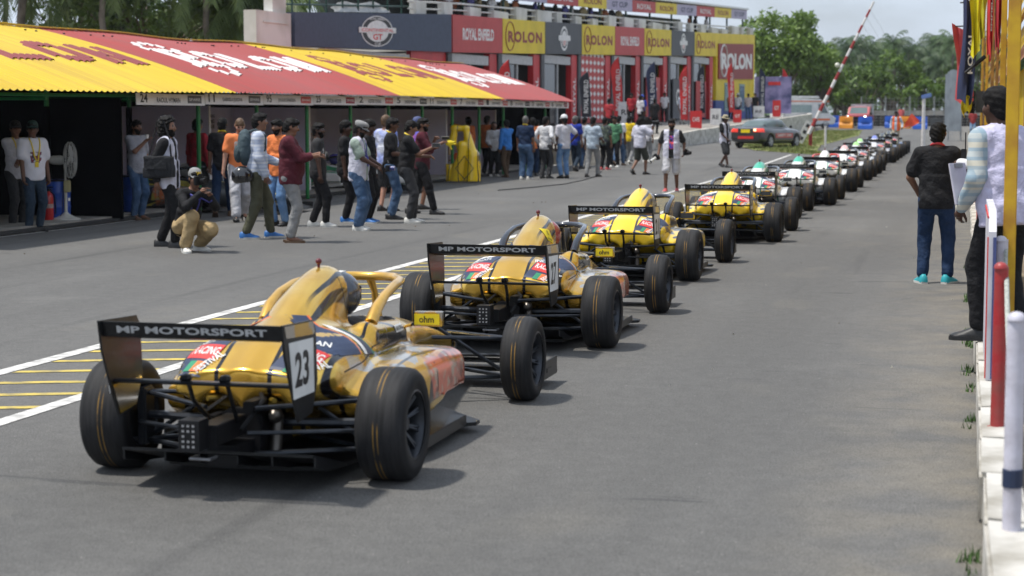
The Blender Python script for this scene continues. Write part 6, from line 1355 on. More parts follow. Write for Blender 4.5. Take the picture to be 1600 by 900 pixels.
def printed(base, ink, x0, x1, z0, z1, front=True, ink2=None):
    """tee with a ragged print on the chest (front) or back, in the garment's own coordinates"""
    m, nt, b, L = M_('printed_cotton'); tc = node(nt, 'ShaderNodeTexCoord'); sp = node(nt, 'ShaderNodeSeparateXYZ'); L(tc.outputs['Object'], sp.inputs[0])
    n = node(nt, 'ShaderNodeTexNoise', i_Scale=16.0, i_Detail=3.0); L(tc.outputs['Object'], n.inputs['Vector'])
    def rng(s, a, c):
        r = node(nt, 'ShaderNodeMapRange', i_1=a, i_2=c); L(s, r.inputs[0]); return r.outputs[0]
    def mul(a, c): r = node(nt, 'ShaderNodeMath', operation='MULTIPLY'); L(a, r.inputs[0]); L(c, r.inputs[1]); return r.outputs[0]
    mask = mul(mul(rng(sp.outputs[0], x0, x0 + .01), rng(sp.outputs[0], x1, x1 - .01)), mul(rng(sp.outputs[2], z0, z0 + .01), rng(sp.outputs[2], z1, z1 - .01)))
    mask = mul(mul(mask, rng(sp.outputs[1], .02, .03) if front else rng(sp.outputs[1], -.02, -.03)), rng(n.outputs['Fac'], .44, .47))
    n2 = node(nt, 'ShaderNodeTexNoise', i_Scale=24.0); L(tc.outputs['Object'], n2.inputs['Vector'])
    ik = node(nt, 'ShaderNodeMix', data_type='RGBA'); ik.inputs[6].default_value = (*ink, 1); ik.inputs[7].default_value = (*(ink2 or ink), 1); L(rng(n2.outputs['Fac'], .48, .52), ik.inputs[0])
    mx = node(nt, 'ShaderNodeMix', data_type='RGBA'); mx.inputs[6].default_value = (*base, 1); L(ik.outputs[2], mx.inputs[7]); L(mask, mx.inputs[0]); L(mx.outputs[2], b.inputs['Base Color']); b.inputs['Roughness'].default_value = .85; return m

def ik(a, t, l1, l2, pole):
    a, t, pole = Vector(a), Vector(t), Vector(pole); d = t - a; L_ = min(d.length, (l1 + l2) * .998); d.normalize(); t = a + d * L_
    c = (l1 * l1 + L_ * L_ - l2 * l2) / (2 * l1 * L_); c = max(-1, min(1, c)); pv = (pole - d * pole.dot(d)).normalized()
    return a + d * (l1 * c) + pv * (l1 * math.sqrt(1 - c * c)), t
def hand_geo(b, w_, d, palm, side, curl=.6):
    """palm, four fingers of different lengths with a knuckle bend, and a thumb off the side; d = along the forearm, palm = palm normal"""
    d = Vector(d).normalized(); palm = Vector(palm); palm = (palm - d * palm.dot(d)).normalized(); sd = d.cross(palm) * side
    for k, (o, ln, r_) in enumerate(((-.030, .070, .0085), (-.010, .080, .009), (.010, .075, .0085), (.028, .058, .0075))):
        p0 = w_ + d * .075 + sd * o; c1, c2 = curl * .8, curl * 1.7
        p1 = p0 + (d * math.cos(c1) + palm * math.sin(c1)) * ln * .55; p2 = p1 + (d * math.cos(c2) + palm * math.sin(c2)) * ln * .5
        b.tube([w_ + d * .045 + sd * o * .8, p0, p1, p2], [r_, r_ * 1.1, r_, r_ * .75], 6)
    p0 = w_ + d * .03 - sd * .032; p1 = p0 + (d * .75 - sd * .6 + palm * .35).normalized() * .04; p2 = p1 + (d * .9 - sd * .1 + palm * .5).normalized() * .032; b.tube([w_ + d * .02 - sd * .015, p0, p1, p2], [.012, .0125, .010, .0075], 6)

PEOPLE = {}
def person(label, x, y, h, H=1.72, top=TEEW, sleeve='short', pants=JEAN, leg='full', shoes=SHW_, hair='short', hairm=None, cap_=None, sk=None, beard=0, vest=None, lanyard=None, collar=None,
           wide=1.0, belly=0.0, rh=None, lh=None, rf=(.10, .02), lf=(-.10, -.02), hy=0, hp=0, lean=0, pz=.93, twist=0, group=None, res=.0165, loose=0.0, glasses=False, rp=None, lp=None, z=None, sandals=False, waist=None, longhair=False, name='person', curl=.7, fy=(8, -8), bald=False, sit=False, backpack=False, tuck=False):
    """h = compass heading of the face in degrees: 0 looks up the lane, 90 across to the right"""
    sk = sk or SKD; hairm = hairm or HAIR; s = H / 1.72
    z = gz(y) if z is None else z
    root = thing(name, label, 'person', (x, y, z), -R(h), group); root.scale = (s, s, s)
    P = Vector((0, 0, pz)); lr = R(lean); up = Vector((0, math.sin(lr), math.cos(lr))); fw = Vector((0, math.cos(lr), -math.sin(lr))); tw = R(twist); rt = Vector((math.cos(tw), -math.sin(tw), 0))
    cs = P + up * .34; nb = P + up * .52; sw = .178 * (.5 + .5 * wide); shz = P + up * .465; shR = shz + rt * sw; shL = shz - rt * sw
    hd = Vector((0, math.sin(lr * .5 + R(hp) * .35), 1)).normalized(); hc = nb + hd * .152 + Vector((0, .02 + .03 * math.sin(R(hp)), 0))
    rh = Vector(rh) if rh else Vector((sw + .06, .04, pz - .10)); lh = Vector(lh) if lh else Vector((-sw - .06, .04, pz - .10))
    elR, rh = ik(shR, rh, .285, .25, rp or (.35, -.8, -.35)); elL, lh = ik(shL, lh, .285, .25, lp or (-.35, -.8, -.35))
    hipR, hipL = P + rt * .088 * wide + Vector((0, 0, -.03)), P - rt * .088 * wide + Vector((0, 0, -.03))
    rf3 = Vector((rf[0], rf[1], .085 + (rf[2] if len(rf) > 2 else 0))); lf3 = Vector((lf[0], lf[1], .085 + (lf[2] if len(lf) > 2 else 0)))
    knR, rf3 = ik(hipR, rf3, .42, .425, (.12, 1, .1)); knL, lf3 = ik(hipL, lf3, .42, .425, (-.12, 1, .1))
    pts = [P, nb, hc, elR, elL, rh, lh, rf3, lf3, knR, knL, shR, shL]
    lo = [min(p[i] for p in pts) - .22 for i in range(3)]; hi = [max(p[i] for p in pts) + .22 for i in range(3)]; lo[2] = max(lo[2], -.02)
    ax, X, Y, Z = grid(lo, hi, res)
    # torso coordinates (lean about the pelvis, twist ignored for the trunk volume)
    ty = (Y - P.y) * math.cos(lr) - (Z - P.z) * math.sin(lr); tz = (Y - P.y) * math.sin(lr) + (Z - P.z) * math.cos(lr)
    def torso(g, bl=0.0):
        ch = ell(X, ty, tz, (0, .0, .34), (.152 * wide + g, .105 + g + .25 * bl, .20 + g)); be = ell(X, ty, tz, (0, .01 + bl * .5, .12), (.135 * wide + g, .098 + g + bl, .17 + g)); hp_ = ell(X, ty, tz, (0, -.01, -.03), (.150 * wide + g, .112 + g, .13 + g))
        sh = cap(X, Y, Z, shR - rt * .03 - up * .02, shL + rt * .03 - up * .02, .054 + g * .8, .054 + g * .8); tr = smin([cap(X, Y, Z, nb - up * .025, shz, .058 + g * .4, .075 + g), cap(X, Y, Z, nb - up * .045, shR - rt * .05, .045 + g * .4, .05 + g), cap(X, Y, Z, nb - up * .045, shL + rt * .05, .045 + g * .4, .05 + g)], .03)
        return smin([ch, be, hp_, sh, tr], .05)
    def arm(sho, el, wr, g, e=1.0, flare=0.0):
        if e <= .62:
            m_ = sho.lerp(el, e / .55 * .9); return cap(X, Y, Z, sho, m_, .052 + g, .046 + g + flare)
        a = cap(X, Y, Z, sho, el, .05 + g, .041 + g + flare * .5); w_ = el.lerp(wr, (e - .55) / .45 if e < 1 else .97); return smin([a, cap(X, Y, Z, el, w_, .041 + g + flare * .4, .028 + g + flare * .4)], .02)
    def legs(g, lg='full', fl=0.0):
        r_ = []
        for hip, kn, ft in ((hipR, knR, rf3), (hipL, knL, lf3)):
            if lg == 'shorts': r_.append(cap(X, Y, Z, hip, hip.lerp(kn, .95), .088 * (.6 + .4 * wide) + g, .070 + g + fl))
            else:
                e = kn.lerp(ft, .93); r_.append(smin([cap(X, Y, Z, hip, kn, .086 * (.6 + .4 * wide) + g, .060 + g + fl * .5), cap(X, Y, Z, kn + Vector((0, -.008, -.03)), e, .056 + g + fl * .5, .038 + g + fl)], .03))
        return smin(r_, .012)
    head = smin([ell(X, Y, Z, hc + Vector((0, -.012, .02)), (.076, .095, .098)), cap(X, Y, Z, hc + Vector((0, .02, -.03)), hc + Vector((0, .045, -.085)), .062, .040)], .03)
    # face direction: turn the head volume by using rotated coordinates
    ca, sa = math.cos(R(hy)), math.sin(R(hy)); cp_, sp_ = math.cos(R(hp)), math.sin(R(hp))
    hx0, hy0, hz0 = X - hc.x, Y - hc.y, Z - hc.z; hx = hx0 * ca - hy0 * sa; hyy = hx0 * sa + hy0 * ca; hy1 = hyy * cp_ - hz0 * sp_; hz1 = hyy * sp_ + hz0 * cp_
    head = smin([ell(hx, hy1, hz1, (0, -.012, .02), (.077, .096, .100)), cap(hx, hy1, hz1, (0, .02, -.03), (0, .043, -.082), .063, .042), cap(hx, hy1, hz1, (-.035, .055, -.02), (.035, .055, -.02), .034, .034)], .025)
    head = smin([head, cap(hx, hy1, hz1, (0, .088, .018), (0, .108, -.022), .010, .016)], .012)
    for q in (-1, 1):
        head = smin([head, ell(hx, hy1, hz1, (q * .080, -.005, .0), (.012, .022, .034))], .008); head = np.maximum(head, -ell(hx, hy1, hz1, (q * .032, .098, .022), (.018, .016, .011)))
    neck = cap(X, Y, Z, nb - up * .03, hc + Vector((0, -.02, -.06)), .056, .052)
    D = [torso(0, belly), smin([head, neck], .02), arm(shR, elR, rh, 0), arm(shL, elL, lh, 0), legs(0)]
    hv = []
    for el, w_ in ((elR, rh), (elL, lh)):
        d = (w_ - el).normalized(); D.append(ell(*[q for q in (X, Y, Z)], w_ + d * .045, (.034, .034, .042)) if False else cap(X, Y, Z, w_ + d * .01, w_ + d * .065, .026, .030))
    for ft, fa in ((rf3, fy[0]), (lf3, fy[1])):
        t_ = ft + Vector((math.sin(R(fa)) * .13, math.cos(R(fa)) * .13, -.055)); D.append(cap(X, Y, Z, ft + Vector((0, 0, -.03)), t_, .040, .026))
    d = smin(D, .022); V, Q = nets(d.astype(np.float32), ax)
    # hands: real fingers joined into the same mesh
    b = MB()
    for el, w_, sd in ((elR, rh, 1), (elL, lh, -1)):
        dr = (w_ - el).normalized(); pn = Vector((-sd, .3, 0)) if dr.z < -.6 else Vector((-sd * .3, .1, -1)); hand_geo(b, w_ + dr * .01, dr, pn, sd, curl)
    c = poly_centres(V, Q)
    tri = []
    for f in b.f:
        f = list(f)
        if len(f) == 4: tri.append(f)
        else:
            for i in range(1, len(f) - 1, 2): tri.append([f[0], f[i], f[i + 1], f[min(i + 2, len(f) - 1)]] if i + 2 < len(f) else [f[0], f[i], f[i + 1], f[i + 1]])
    tri = [t for t in tri if len(set(t)) == 4] 
    idx = np.zeros(len(Q), np.int32)
    cx, cy, cz = c[:, 0] - hc.x, c[:, 1] - hc.y, c[:, 2] - hc.z; qx = cx * ca - cy * sa; qy = cx * sa + cy * ca; qy, qz = qy * cp_ - cz * sp_, qy * sp_ + cz * cp_
    idx[(np.abs(qx) < .024) & (qy > .075) & (np.abs(qz + .058) < .010)] = 1; idx[(np.abs(np.abs(qx) - .032) < .013) & (qy > .07) & (np.abs(qz - .020) < .009)] = 2
    V2 = np.concatenate([V, np.array([tuple(p) for p in b.v])]); Q2 = np.concatenate([Q, np.array(tri) + len(V)]); idx = np.concatenate([idx, np.zeros(len(tri), np.int32)])
    link('body', np_mesh('body', V2, Q2, [sk, LIP, EYEM], idx), root)
    fold = (.0030 * np.sin(26 * Z + 15 * X + 9 * Y + x) * np.sin(11 * X - 13 * Y + 5 * Z) + .0030 * np.sin(19 * Z - 23 * X + 17 * Y + x * 3) * np.sin(9 * Z + 14 * Y) + .0022 * np.sin(47 * Z + 31 * X - 22 * Y + x))
    def garment(nm, d, mt, par=root):
        v, q = nets(d.astype(np.float32), ax)
        if len(q): return link(nm, np_mesh(nm, v, q, [mt]), par)
    hem = waist if waist is not None else (-.125 if not tuck else -.0)
    # shirt
    e = {'short': .42, 'long': 1.0, 'none': 0, 'three': .8}[sleeve]
    g = .017 + loose * .7
    rx_, ry_ = .150 * wide + g + .004, .112 + g + .3 * belly; skirt = np.maximum((np.sqrt((X / rx_) ** 2 + ((ty - .008 - belly * .35) / ry_) ** 2) - 1) * ry_, np.maximum(tz - .22, -.22 - tz))
    S = [torso(g, belly), skirt]
    if e: S += [arm(shR, elR, rh, .014 + loose * .3, e, .014 + loose), arm(shL, elL, lh, .014 + loose * .3, e, .014 + loose)]
    sd_ = smin(S, .045) + fold; neckcut = cap(X, Y, Z, nb - up * .01, nb + up * .2, .066, .075)
    sd_ = np.maximum(np.maximum(sd_, hem - tz), -neckcut)
    shirt = garment('shirt', sd_, top)
    if vest is not None:
        vd = np.maximum(np.maximum(smin([torso(g + .014, belly), skirt - .014], .04) + fold * 1.2, hem - .02 - tz), -neckcut); vd = np.maximum(vd, -(np.maximum(np.abs(X) - .055, -(ty)))); vd = np.maximum(vd, np.abs(X) - sw * .98 + np.maximum(0, .30 - tz) * -.12); garment('vest', vd, vest)
    # trousers
    gp = .012 + (.012 if leg == 'loose' else 0)
    lg = legs(gp, leg, .012 if leg == 'full' else (.02 if leg == 'loose' else .022))
    hp_ = ell(X, ty, tz, (0, -.01, -.03), (.150 * wide + gp, .114 + gp, .14 + gp))
    pd = np.maximum(smin([lg, np.maximum(hp_, tz - .03)], .05) + fold * .8, .062 - Z)
    garment('shorts' if leg == 'shorts' else 'trousers', pd, pants)
    # shoes
    for ft, fa in ((rf3, fy[0]), (lf3, fy[1])):
        o = bpy.data.objects.new('shoe', None) if False else None
        b = MB(); n = 9; sec = [(-.085, .030, .085), (-.07, .040, .10), (-.03, .042, .115), (.02, .043, .105), (.07, .047, .078), (.12, .050, .060), (.16, .045, .050), (.185, .03, .038), (.195, .008, .025)]
        rows = []
        for yy, w_, hh in sec:
            if sandals: hh = min(hh, .035 if yy < .05 else .045)
            rows.append([(-w_, yy, .018), (-w_ * 1.02, yy, .035), (-w_ * .85, yy, hh * .75), (-w_ * .4, yy, hh), (w_ * .4, yy, hh), (w_ * .85, yy, hh * .75), (w_ * 1.02, yy, .035), (w_, yy, .018)])
        b.add([p for r_ in rows for p in r_], [(i * 8 + j, i * 8 + (j + 1) % 8, (i + 1) * 8 + (j + 1) % 8, (i + 1) * 8 + j) for i in range(len(sec) - 1) for j in range(8)] + [tuple(range(8)), tuple((len(sec) - 1) * 8 + j for j in range(8))[::-1]])
        b.mi = 1; b.prism([(-.034, -.085), (.034, -.085), (.046, 0), (.056, .11), (.048, .165), (.02, .20), (-.02, .20), (-.048, .165), (-.056, .11), (-.046, 0)], .026)
        b.build('shoe', [shoes, SOLE if shoes not in (SHB, SHBR) else shoes], root, 60, loc=(ft.x, ft.y, ft.z - .088), rot=(0 if ft.z < .12 else -.5, 0, -R(fa)))
    # hair, cap, beard
    hm = Matrix.Translation(hc) @ Matrix.Rotation(-R(hy), 4, 'Z') @ Matrix.Rotation(-R(hp), 4, 'X')
    if not bald:
        ax2, A, B_, C_ = grid((-.14, -.17, -.26 if longhair else -.13), (.14, .15, .19), min(res, .0135))
        ns = .007 * np.sin(95 * A + 60 * C_) * np.sin(80 * B_ + 3) + .005 * np.sin(140 * C_ + 70 * A + x)
        if hair == 'curly': hd_ = np.minimum(ell(A, B_, C_, (0, -.025, .035), (.112, .122, .125)), ell(A, B_, C_, (0, -.06, -.06), (.105, .085, .10))) + ns * 2.6
        elif hair == 'tall': hd_ = smin([ell(A, B_, C_, (0, -.012, .032), (.088, .106, .110)), ell(A, B_, C_, (0, .0, .075), (.086, .102, .065)), ell(A, B_, C_, (0, -.055, -.04), (.066, .056, .055))], .03) + ns * .7
        elif hair == 'crop': hd_ = smin([ell(A, B_, C_, (0, -.014, .022), (.082, .101, .105)), ell(A, B_, C_, (0, -.055, -.045), (.062, .054, .055))], .03) + ns * .4
        else: hd_ = smin([ell(A, B_, C_, (0, -.014, .022), (.086, .106, .108)), ell(A, B_, C_, (0, -.055, -.045), (.066, .058, .060)), ell(A, B_, C_, (.01, .03, .075), (.07, .07, .04))], .03) + ns
        face = np.maximum(np.maximum(B_ - .045 - .5 * np.maximum(0, C_ - .055), C_ * 0 - 1), -1)
        cut = np.maximum(B_ * .8 - (C_ + .030) * .9, -1)            # hairline runs down behind the ear
        if longhair: hd_ = np.minimum(hd_, smin([ell(A, B_, C_, (0, -.05, -.08), (.095, .07, .17))], .02) + ns); cut = np.maximum(B_ - .02 - np.maximum(0, C_ - .05) * 2.0, -1)
        hd_ = np.maximum(hd_, cut) if hair != 'curly' else np.maximum(hd_, np.maximum(B_ - .045 - np.maximum(0, C_ - .06) * 1.5, -1))
        v, q = nets(hd_.astype(np.float32), ax2)
        if len(q): o = link('hair', np_mesh('hair', v, q, [hairm]), root); o.matrix_local = hm
    if beard:
        ax2, A, B_, C_ = grid((-.1, -.04, -.16), (.1, .14, .03), .011)
        bd = smin([cap(A, B_, C_, (0, .02, -.03), (0, .045, -.084), .068, .048), cap(A, B_, C_, (-.035, .052, -.03), (.035, .052, -.03), .038, .038)], .02); bd = np.maximum(bd, C_ + .028 - np.maximum(0, .05 - B_) * .9); bd = np.maximum(bd, -ell(A, B_, C_, (0, .10, -.052), (.022, .03, .010))); bd = np.maximum(bd, -.02 - B_ * 1 + -.0)
        v, q = nets(bd.astype(np.float32), ax2)
        if len(q): o = link('beard', np_mesh('beard', v, q, [hairm]), root); o.matrix_local = hm
    if glasses:
        b = MB(); b.box((-.034, .112, .02), (.05, .008, .03)); b.box((.034, .112, .02), (.05, .008, .03)); b.box((0, .112, .026), (.03, .006, .006)); b.box((-.075, .05, .026), (.005, .12, .008)); b.box((.075, .05, .026), (.005, .12, .008)); o = b.build('glasses', BLACKP, root); o.matrix_local = hm
    if cap_:
        cm, kind = cap_; b = MB(); prof = [(.0, .150), (.04, .146), (.075, .125), (.094, .085), (.098, .045), (.096, .040)]
        if kind == 'flat': prof = [(.0, .135), (.06, .135), (.10, .115), (.108, .085), (.098, .05), (.095, .045)]
        if kind == 'hat': prof = [(.0, .150), (.06, .146), (.088, .12), (.098, .06), (.15, .045), (.152, .038), (.096, .05)]
        b.lathe(prof, 22, Matrix.Diagonal((.92, 1.12, 1, 1)))
        if kind != 'hat':
            n = 12; ln = .085 if kind == 'cap' else .05; inn = [(.088 * math.sin(R(a)), .105 * math.cos(R(a)), .048) for a in np.linspace(-72, 72, n)]; outr = [(.090 * math.sin(R(a)), .105 * math.cos(R(a)) + ln * math.cos(R(a)) ** .5, .040 - .012 * math.cos(R(a))) for a in np.linspace(-72, 72, n)]
            b.add(inn + outr, [(i, i + 1, n + i + 1, n + i) for i in range(n - 1)]); b.add([(p[0], p[1], p[2] - .006) for p in inn + outr], [(i, n + i, n + i + 1, i + 1) for i in range(n - 1)])
        b.ball((0, 0, .15), (.01, .01, .006), 6); o = b.build('cap', cm, root, 50); o.matrix_local = hm @ Matrix.Translation((0, -.012, 0))
    if (lanyard or collar) and shirt is not None:
        vs = [tuple(v.co) for v in shirt.data.vertices]; fs = [tuple(p.vertices) for p in shirt.data.polygons]; T = BVHTree.FromPolygons(vs, fs)
        if lanyard:
            b = MB()
            for q in (-1, 1):
                L_ = []
                for u in np.linspace(0, 1, 9):
                    o = nb + up * (.02 - .36 * u) + rt * q * (.075 * (1 - u) ** .7 + .008); hit = T.ray_cast(o + fw * .6, -fw, 1.2)
                    if hit[0]: L_.append(hit[0] + fw * .008)
                if len(L_) > 2:
                    for a, c2 in zip(L_, L_[1:]): b.tube([a, c2], .011, 5)
            b.box(Vector((0, 0, 0)) + (L_[-1] if L_ else nb) - up * .05, (.06, .008, .085)); b.build('lanyard', lanyard, root)
        if collar: b = MB(); b.tube([nb + up * (.025 - .03 * math.cos(a)) + rt * .068 * math.sin(a) + fw * (.068 * math.cos(a) + .0) for a in np.linspace(0, 2 * math.pi, 22)], .014, 6, False); b.build('collar', collar, root, 60)
    M = Matrix.Translation((x, y, z)) @ Matrix.Rotation(-R(h), 4, 'Z') @ Matrix.Diagonal((s, s, s, 1))
    return dict(root=root, M=M, rh=M @ rh, lh=M @ lh, head=M @ hc, hm=M @ hm, neck=M @ nb, P=M @ P, shR=M @ shR, shL=M @ shL, rot=-R(h), s=s)

def held(name, label, cat, at, rz, build, rx=0.0, ry=0.0):
    t = thing(name, label, cat, at, 0); t.rotation_euler = (rx, ry, rz); build(t); return t
def phone(label, at, rz, rx=0.0, mat=None):
    def f(t): b = MB(); b.box((0, 0, 0), (.148, .009, .072)); b.build('case', mat or BLACKP, t, bevel=.003); b = MB(); b.box((0, -.0055, 0), (.136, .002, .064)); b.build('screen', flat((.03, .035, .04), .1, name='screen'), t)
    return held('phone', label, 'phone', at, rz, f, rx)
def camera_(label, at, rz, lens=.11, white=False, big=False, rx=0.0):
    """camera body with its lens along local +y"""
    def f(t):
        k = 1.25 if big else 1.0
        b = MB(); b.box((0, 0, 0), (.145 * k, .07, .095 * k)); b.box((0, -.0, .06 * k), (.06, .06, .04)); b.box((.055 * k, .025, -.005), (.035, .035, .09 * k)); b.build('body', BLACKP, t, bevel=.01)
        b = MB(); b.lathe([(.0, 0), (.036, 0), (.038, lens * .5), (.043, lens * .55), (.043, lens), (.038, lens), (.036, lens - .012), (0, lens - .015)], 20, Matrix.Translation((0, .035, 0)) @ Matrix.Rotation(R(-90), 4, 'X')); b.build('lens', flat((.6, .6, .57), .4, name='lens_white') if white else BLACKP, t, 40)
        if white: b = MB(); b.lathe([(.0445, .0), (.046, .002), (.046, .05), (.0445, .052)], 20, Matrix.Translation((0, .035 + lens * .75, 0)) @ Matrix.Rotation(R(-90), 4, 'X')); b.build('lens_hood', BLACKP, t, 40)
    return held('camera', label, 'camera', at, rz, f, rx)

YEL_L = flat((.75, .55, .03), .6, name='lanyard_yellow'); BLU_L = flat((.05, .05, .30), .6, name='lanyard_blue'); CAPG = flat((.02, .06, .055), .7, name='cap_green'); CAPB = flat((.02, .022, .025), .7, name='cap_black'); CAPW = flat((.7, .7, .72), .7, name='cap_white'); CAPGR = flat((.24, .24, .24), .8, name='cap_grey')
GS = 'people along the pit garages'
R1 = .0165
# ---- by the dark garage
person('man in white tee and black cap with arms folded by the dark garage', -15.05, 27.55, 118, 1.74, TEEW, pants=CHAR, shoes=SHBL, cap_=(CAPB, 'cap'), lanyard=YEL_L, rh=(-.10, .20, 1.12), lh=(.10, .20, 1.08), hy=20, sk=SKM, group=GS)
q = person('man in printed white tee and dark green cap beside the fire extinguisher', -14.42, 26.95, 126, 1.74, printed((.62, .61, .66), (.05, .04, .09), -.11, .10, pzv := 1.08, 1.26, True, (.2, .03, .06)), pants=JEAND, shoes=SHB, cap_=(CAPG, 'cap'), lanyard=YEL_L, hy=28, rh=(.22, .12, .80), lh=(-.24, .05, .82), sk=SKD, group=GS, wide=1.05, loose=.012)
q = person('bearded man in grey tee and jeans sipping something, before the blue drum', -14.3, 30.5, 112, 1.76, TEEG, pants=JEAN, shoes=SHBR, sandals=True, beard=1, rh=(.06, .30, 1.36), lh=(-.22, .06, .86), sk=SKM, group=GS, belly=.045, rp=(.5, -.1, -.8), hy=5)
held('cup', 'small white paper cup at the mouth of the man in grey tee', 'cup', q['rh'] + Vector((.03, .0, .05)), 0, lambda t: MB().lathe([(0, 0), (.025, 0), (.035, .07), (.033, .07), (.024, .005)], 14).build('wall', WHT, t, 40))
# ---- spectators and photographers
q = person('curly haired man in white vest over black sleeves with a shoulder bag', -10.85, 24.15, 84, 1.80, TEEB, 'long', pants=BLKT, shoes=SHB, hair='curly', vest=VESTW, beard=1, sk=SKM, group=GS, rf=(.11, .12), lf=(-.10, -.15), lh=(-.24, -.12, .92), rh=(.23, -.08, .90), hy=6)
def bagf(t):
    ax, X, Y, Z = grid((-.26, -.14, -.2), (.26, .14, .2), .02); V, Q = nets((np.maximum(np.maximum(np.abs(X) - .17, np.abs(Y) - .07), np.abs(Z) - .12) - .03 + .006 * np.sin(30 * X + 20 * Z)).astype(np.float32), ax); link('body', np_mesh('body', V, Q, [cloth((.02, .021, .024), 'nylon')]), t)
    b = MB(); b.box((0, -.10, .03), (.30, .03, .14)); b.build('flap', cloth((.026, .027, .03), 'nylon_flap'), t, bevel=.012); b = MB(); b.tube([(-.17, .03, .1), (-.10, .08, .38), (-.04, .06, .62), (.02, .13, .66), (.12, .1, .4), (.17, .03, .1)], .012, 6); b.build('strap', cloth((.02, .02, .022), 'webbing'), t)
held('shoulder_bag', 'black camera bag hanging at the side of the curly haired man', 'bag', q['P'] + Vector((-.02, -.24, .16)), R(6), bagf)
person('man in red shirt seen from behind next to the curly haired man', -14.3, 33.2, 20, 1.78, REDS, 'long', pants=BLKT, shoes=SHB, sk=SKM, group=GS, rh=(.26, .03, .86))
# crouching photographer
q = person('crouching photographer in black sweater and khaki trousers with a grey cap marked W', -10.3, 23.5, 128, 1.74, TEEB, 'long', pants=KHAKI, leg='loose', shoes=SHW_, cap_=(CAPGR, 'cap'), lanyard=BLU_L, pz=.36, lean=24, rf=(.16, .26), lf=(-.16, .06), rh=(.07, .52, .80), lh=(-.07, .54, .76), hp=8, sk=SKM, group=GS, rp=(.6, .2, -1), lp=(-.6, .2, -1), fy=(14, -20), hy=4)
text('cap_letter', 'W', q['root'].matrix_world.inverted() @ Matrix() if False else Matrix.Translation((0, 0, 0)), flat((.8, .55, .03), .6, name='letter_yellow'), None) if False else None
c = camera_('black camera held up to the face of the crouching photographer', q['hm'] @ Vector((0, .165, .0)), -R(132), .13, big=True)
capo = [o for o in q['root'].children if o.name.startswith('cap')][0]
text('cap_letter', 'W', frame((0, .1135, .085), (-1, 0, 0), (0, -.35, 1)), flat((.8, .52, .02), .6, name='letter_yellow'), capo, fit=(.075, .055), bold=.05)
person('man in black tee with yellow collar walking off, before the white printed partition', -13.2, 31.8, -15, 1.80, TEEB, pants=NAVT, shoes=SHBR, collar=YEL_L, sk=SKM, group=GS, rf=(.10, .22), lf=(-.10, -.30, .06), rh=(.24, .1, .86))
person('man in orange tee and pale trousers walking with his head bowed', -12.35, 30.5, 150, 1.80, printed((.78, .22, .07), (.6, .55, .5), -.08, .1, 1.12, 1.34, True), pants=LGREY, leg='loose', shoes=SHB, sk=SKP, hairm=HAIRB, beard=0, hp=32, lean=6, rf=(.10, .28), lf=(-.1, -.28, .05), rh=(.28, .1, .86), lh=(-.24, -.1, .88), group=GS, hair='crop')
q = person('young man in checked shirt and olive trousers wearing a grey backpack', -10.35, 26.25, 68, 1.88, plaid((.50, .54, .62), (.30, .36, .50), (.60, .62, .66)), 'long', pants=OLIVE, shoes=SHBL, sk=SKM, group=GS, rh=(.24, .12, .88), lh=(-.14, .28, 1.04), lp=(-.6, -.6, -.6), rf=(.13, -.16), lf=(-.11, .18), lean=3, hair='short', loose=.01)
def packf(t):
    ax, X, Y, Z = grid((-.24, -.2, -.36), (.24, .2, .36), .02); V, Q = nets((ell(X, Y, Z, (0, 0, 0), (.17, .12, .28)) + .006 * np.sin(22 * Z + 9 * X)).astype(np.float32), ax); link('body', np_mesh('body', V, Q, [cloth((.07, .10, .115), 'pack_nylon', (.04, .06, .07))]), t)
    ax, X, Y, Z = grid((-.2, -.24, -.28), (.2, .04, .1), .02); V, Q = nets(ell(X, Y, Z, (0, -.10, -.09), (.13, .07, .14)).astype(np.float32), ax); link('pocket', np_mesh('pocket', V, Q, [cloth((.05, .075, .085), 'pack_pocket')]), t)
    for sx in (-1, 1): b = MB(); b.tube([(sx * .1, .06, .24), (sx * .12, .16, .27), (sx * .125, .30, .18), (sx * .12, .30, -.02), (sx * .12, .1, -.2)], .02, 6); b.build('strap', cloth((.05, .07, .08), 'strap_nylon'), t, 60)
    b = MB(); b.lathe([(0, -.09), (.032, -.09), (.034, .05), (.02, .075), (.014, .09), (0, .09)], 14, Matrix.Translation((-.15, -.06, -.08))); b.build('bottle', flat((.25, .5, .42), .2, name='bottle_green'), t, 50)
d = Vector((math.sin(R(68)), math.cos(R(68)), 0)); held('backpack', 'grey blue backpack with a green bottle worn over the checked shirt', 'backpack', q['neck'] - d * .20 + Vector((0, 0, -.22)), -R(68), packf)
def helmf(t):
    ax, X, Y, Z = grid((-.2, -.22, -.2), (.2, .22, .2), .018); dd = np.maximum(ell(X, Y, Z, (0, 0, 0), (.145, .165, .15)), -ell(X, Y, Z, (0, .02, -.14), (.10, .12, .12))); V, Q = nets(dd.astype(np.float32), ax); link('shell', np_mesh('shell', V, Q, [flat((.012, .012, .014), .12, coat=1.0, name='helmet_gloss')]), t)
    b = MB()
    for k in range(7): a0, a1 = R(-50 + k * 14.3), R(-50 + (k + 1) * 14.3); P_ = lambda a, z_: (.15 * math.sin(a), .17 * math.cos(a), z_); b.quad(P_(a0, -.03), P_(a1, -.03), P_(a1, .05), P_(a0, .05))
    b.build('visor', flat((.03, .03, .035), .05, name='visor'), t, 60)
held('crash_helmet', 'glossy black crash helmet carried by the young man with the backpack', 'helmet', q['P'] + Vector((-.12, -.28, -.07)), R(-60), helmf)
person('man in orange tee half hidden between the backpack and the maroon shirt', -11.15, 29.3, 200, 1.78, ORNT, pants=JEANL, shoes=SHB, sk=SKM, beard=1, hp=10, group=GS)
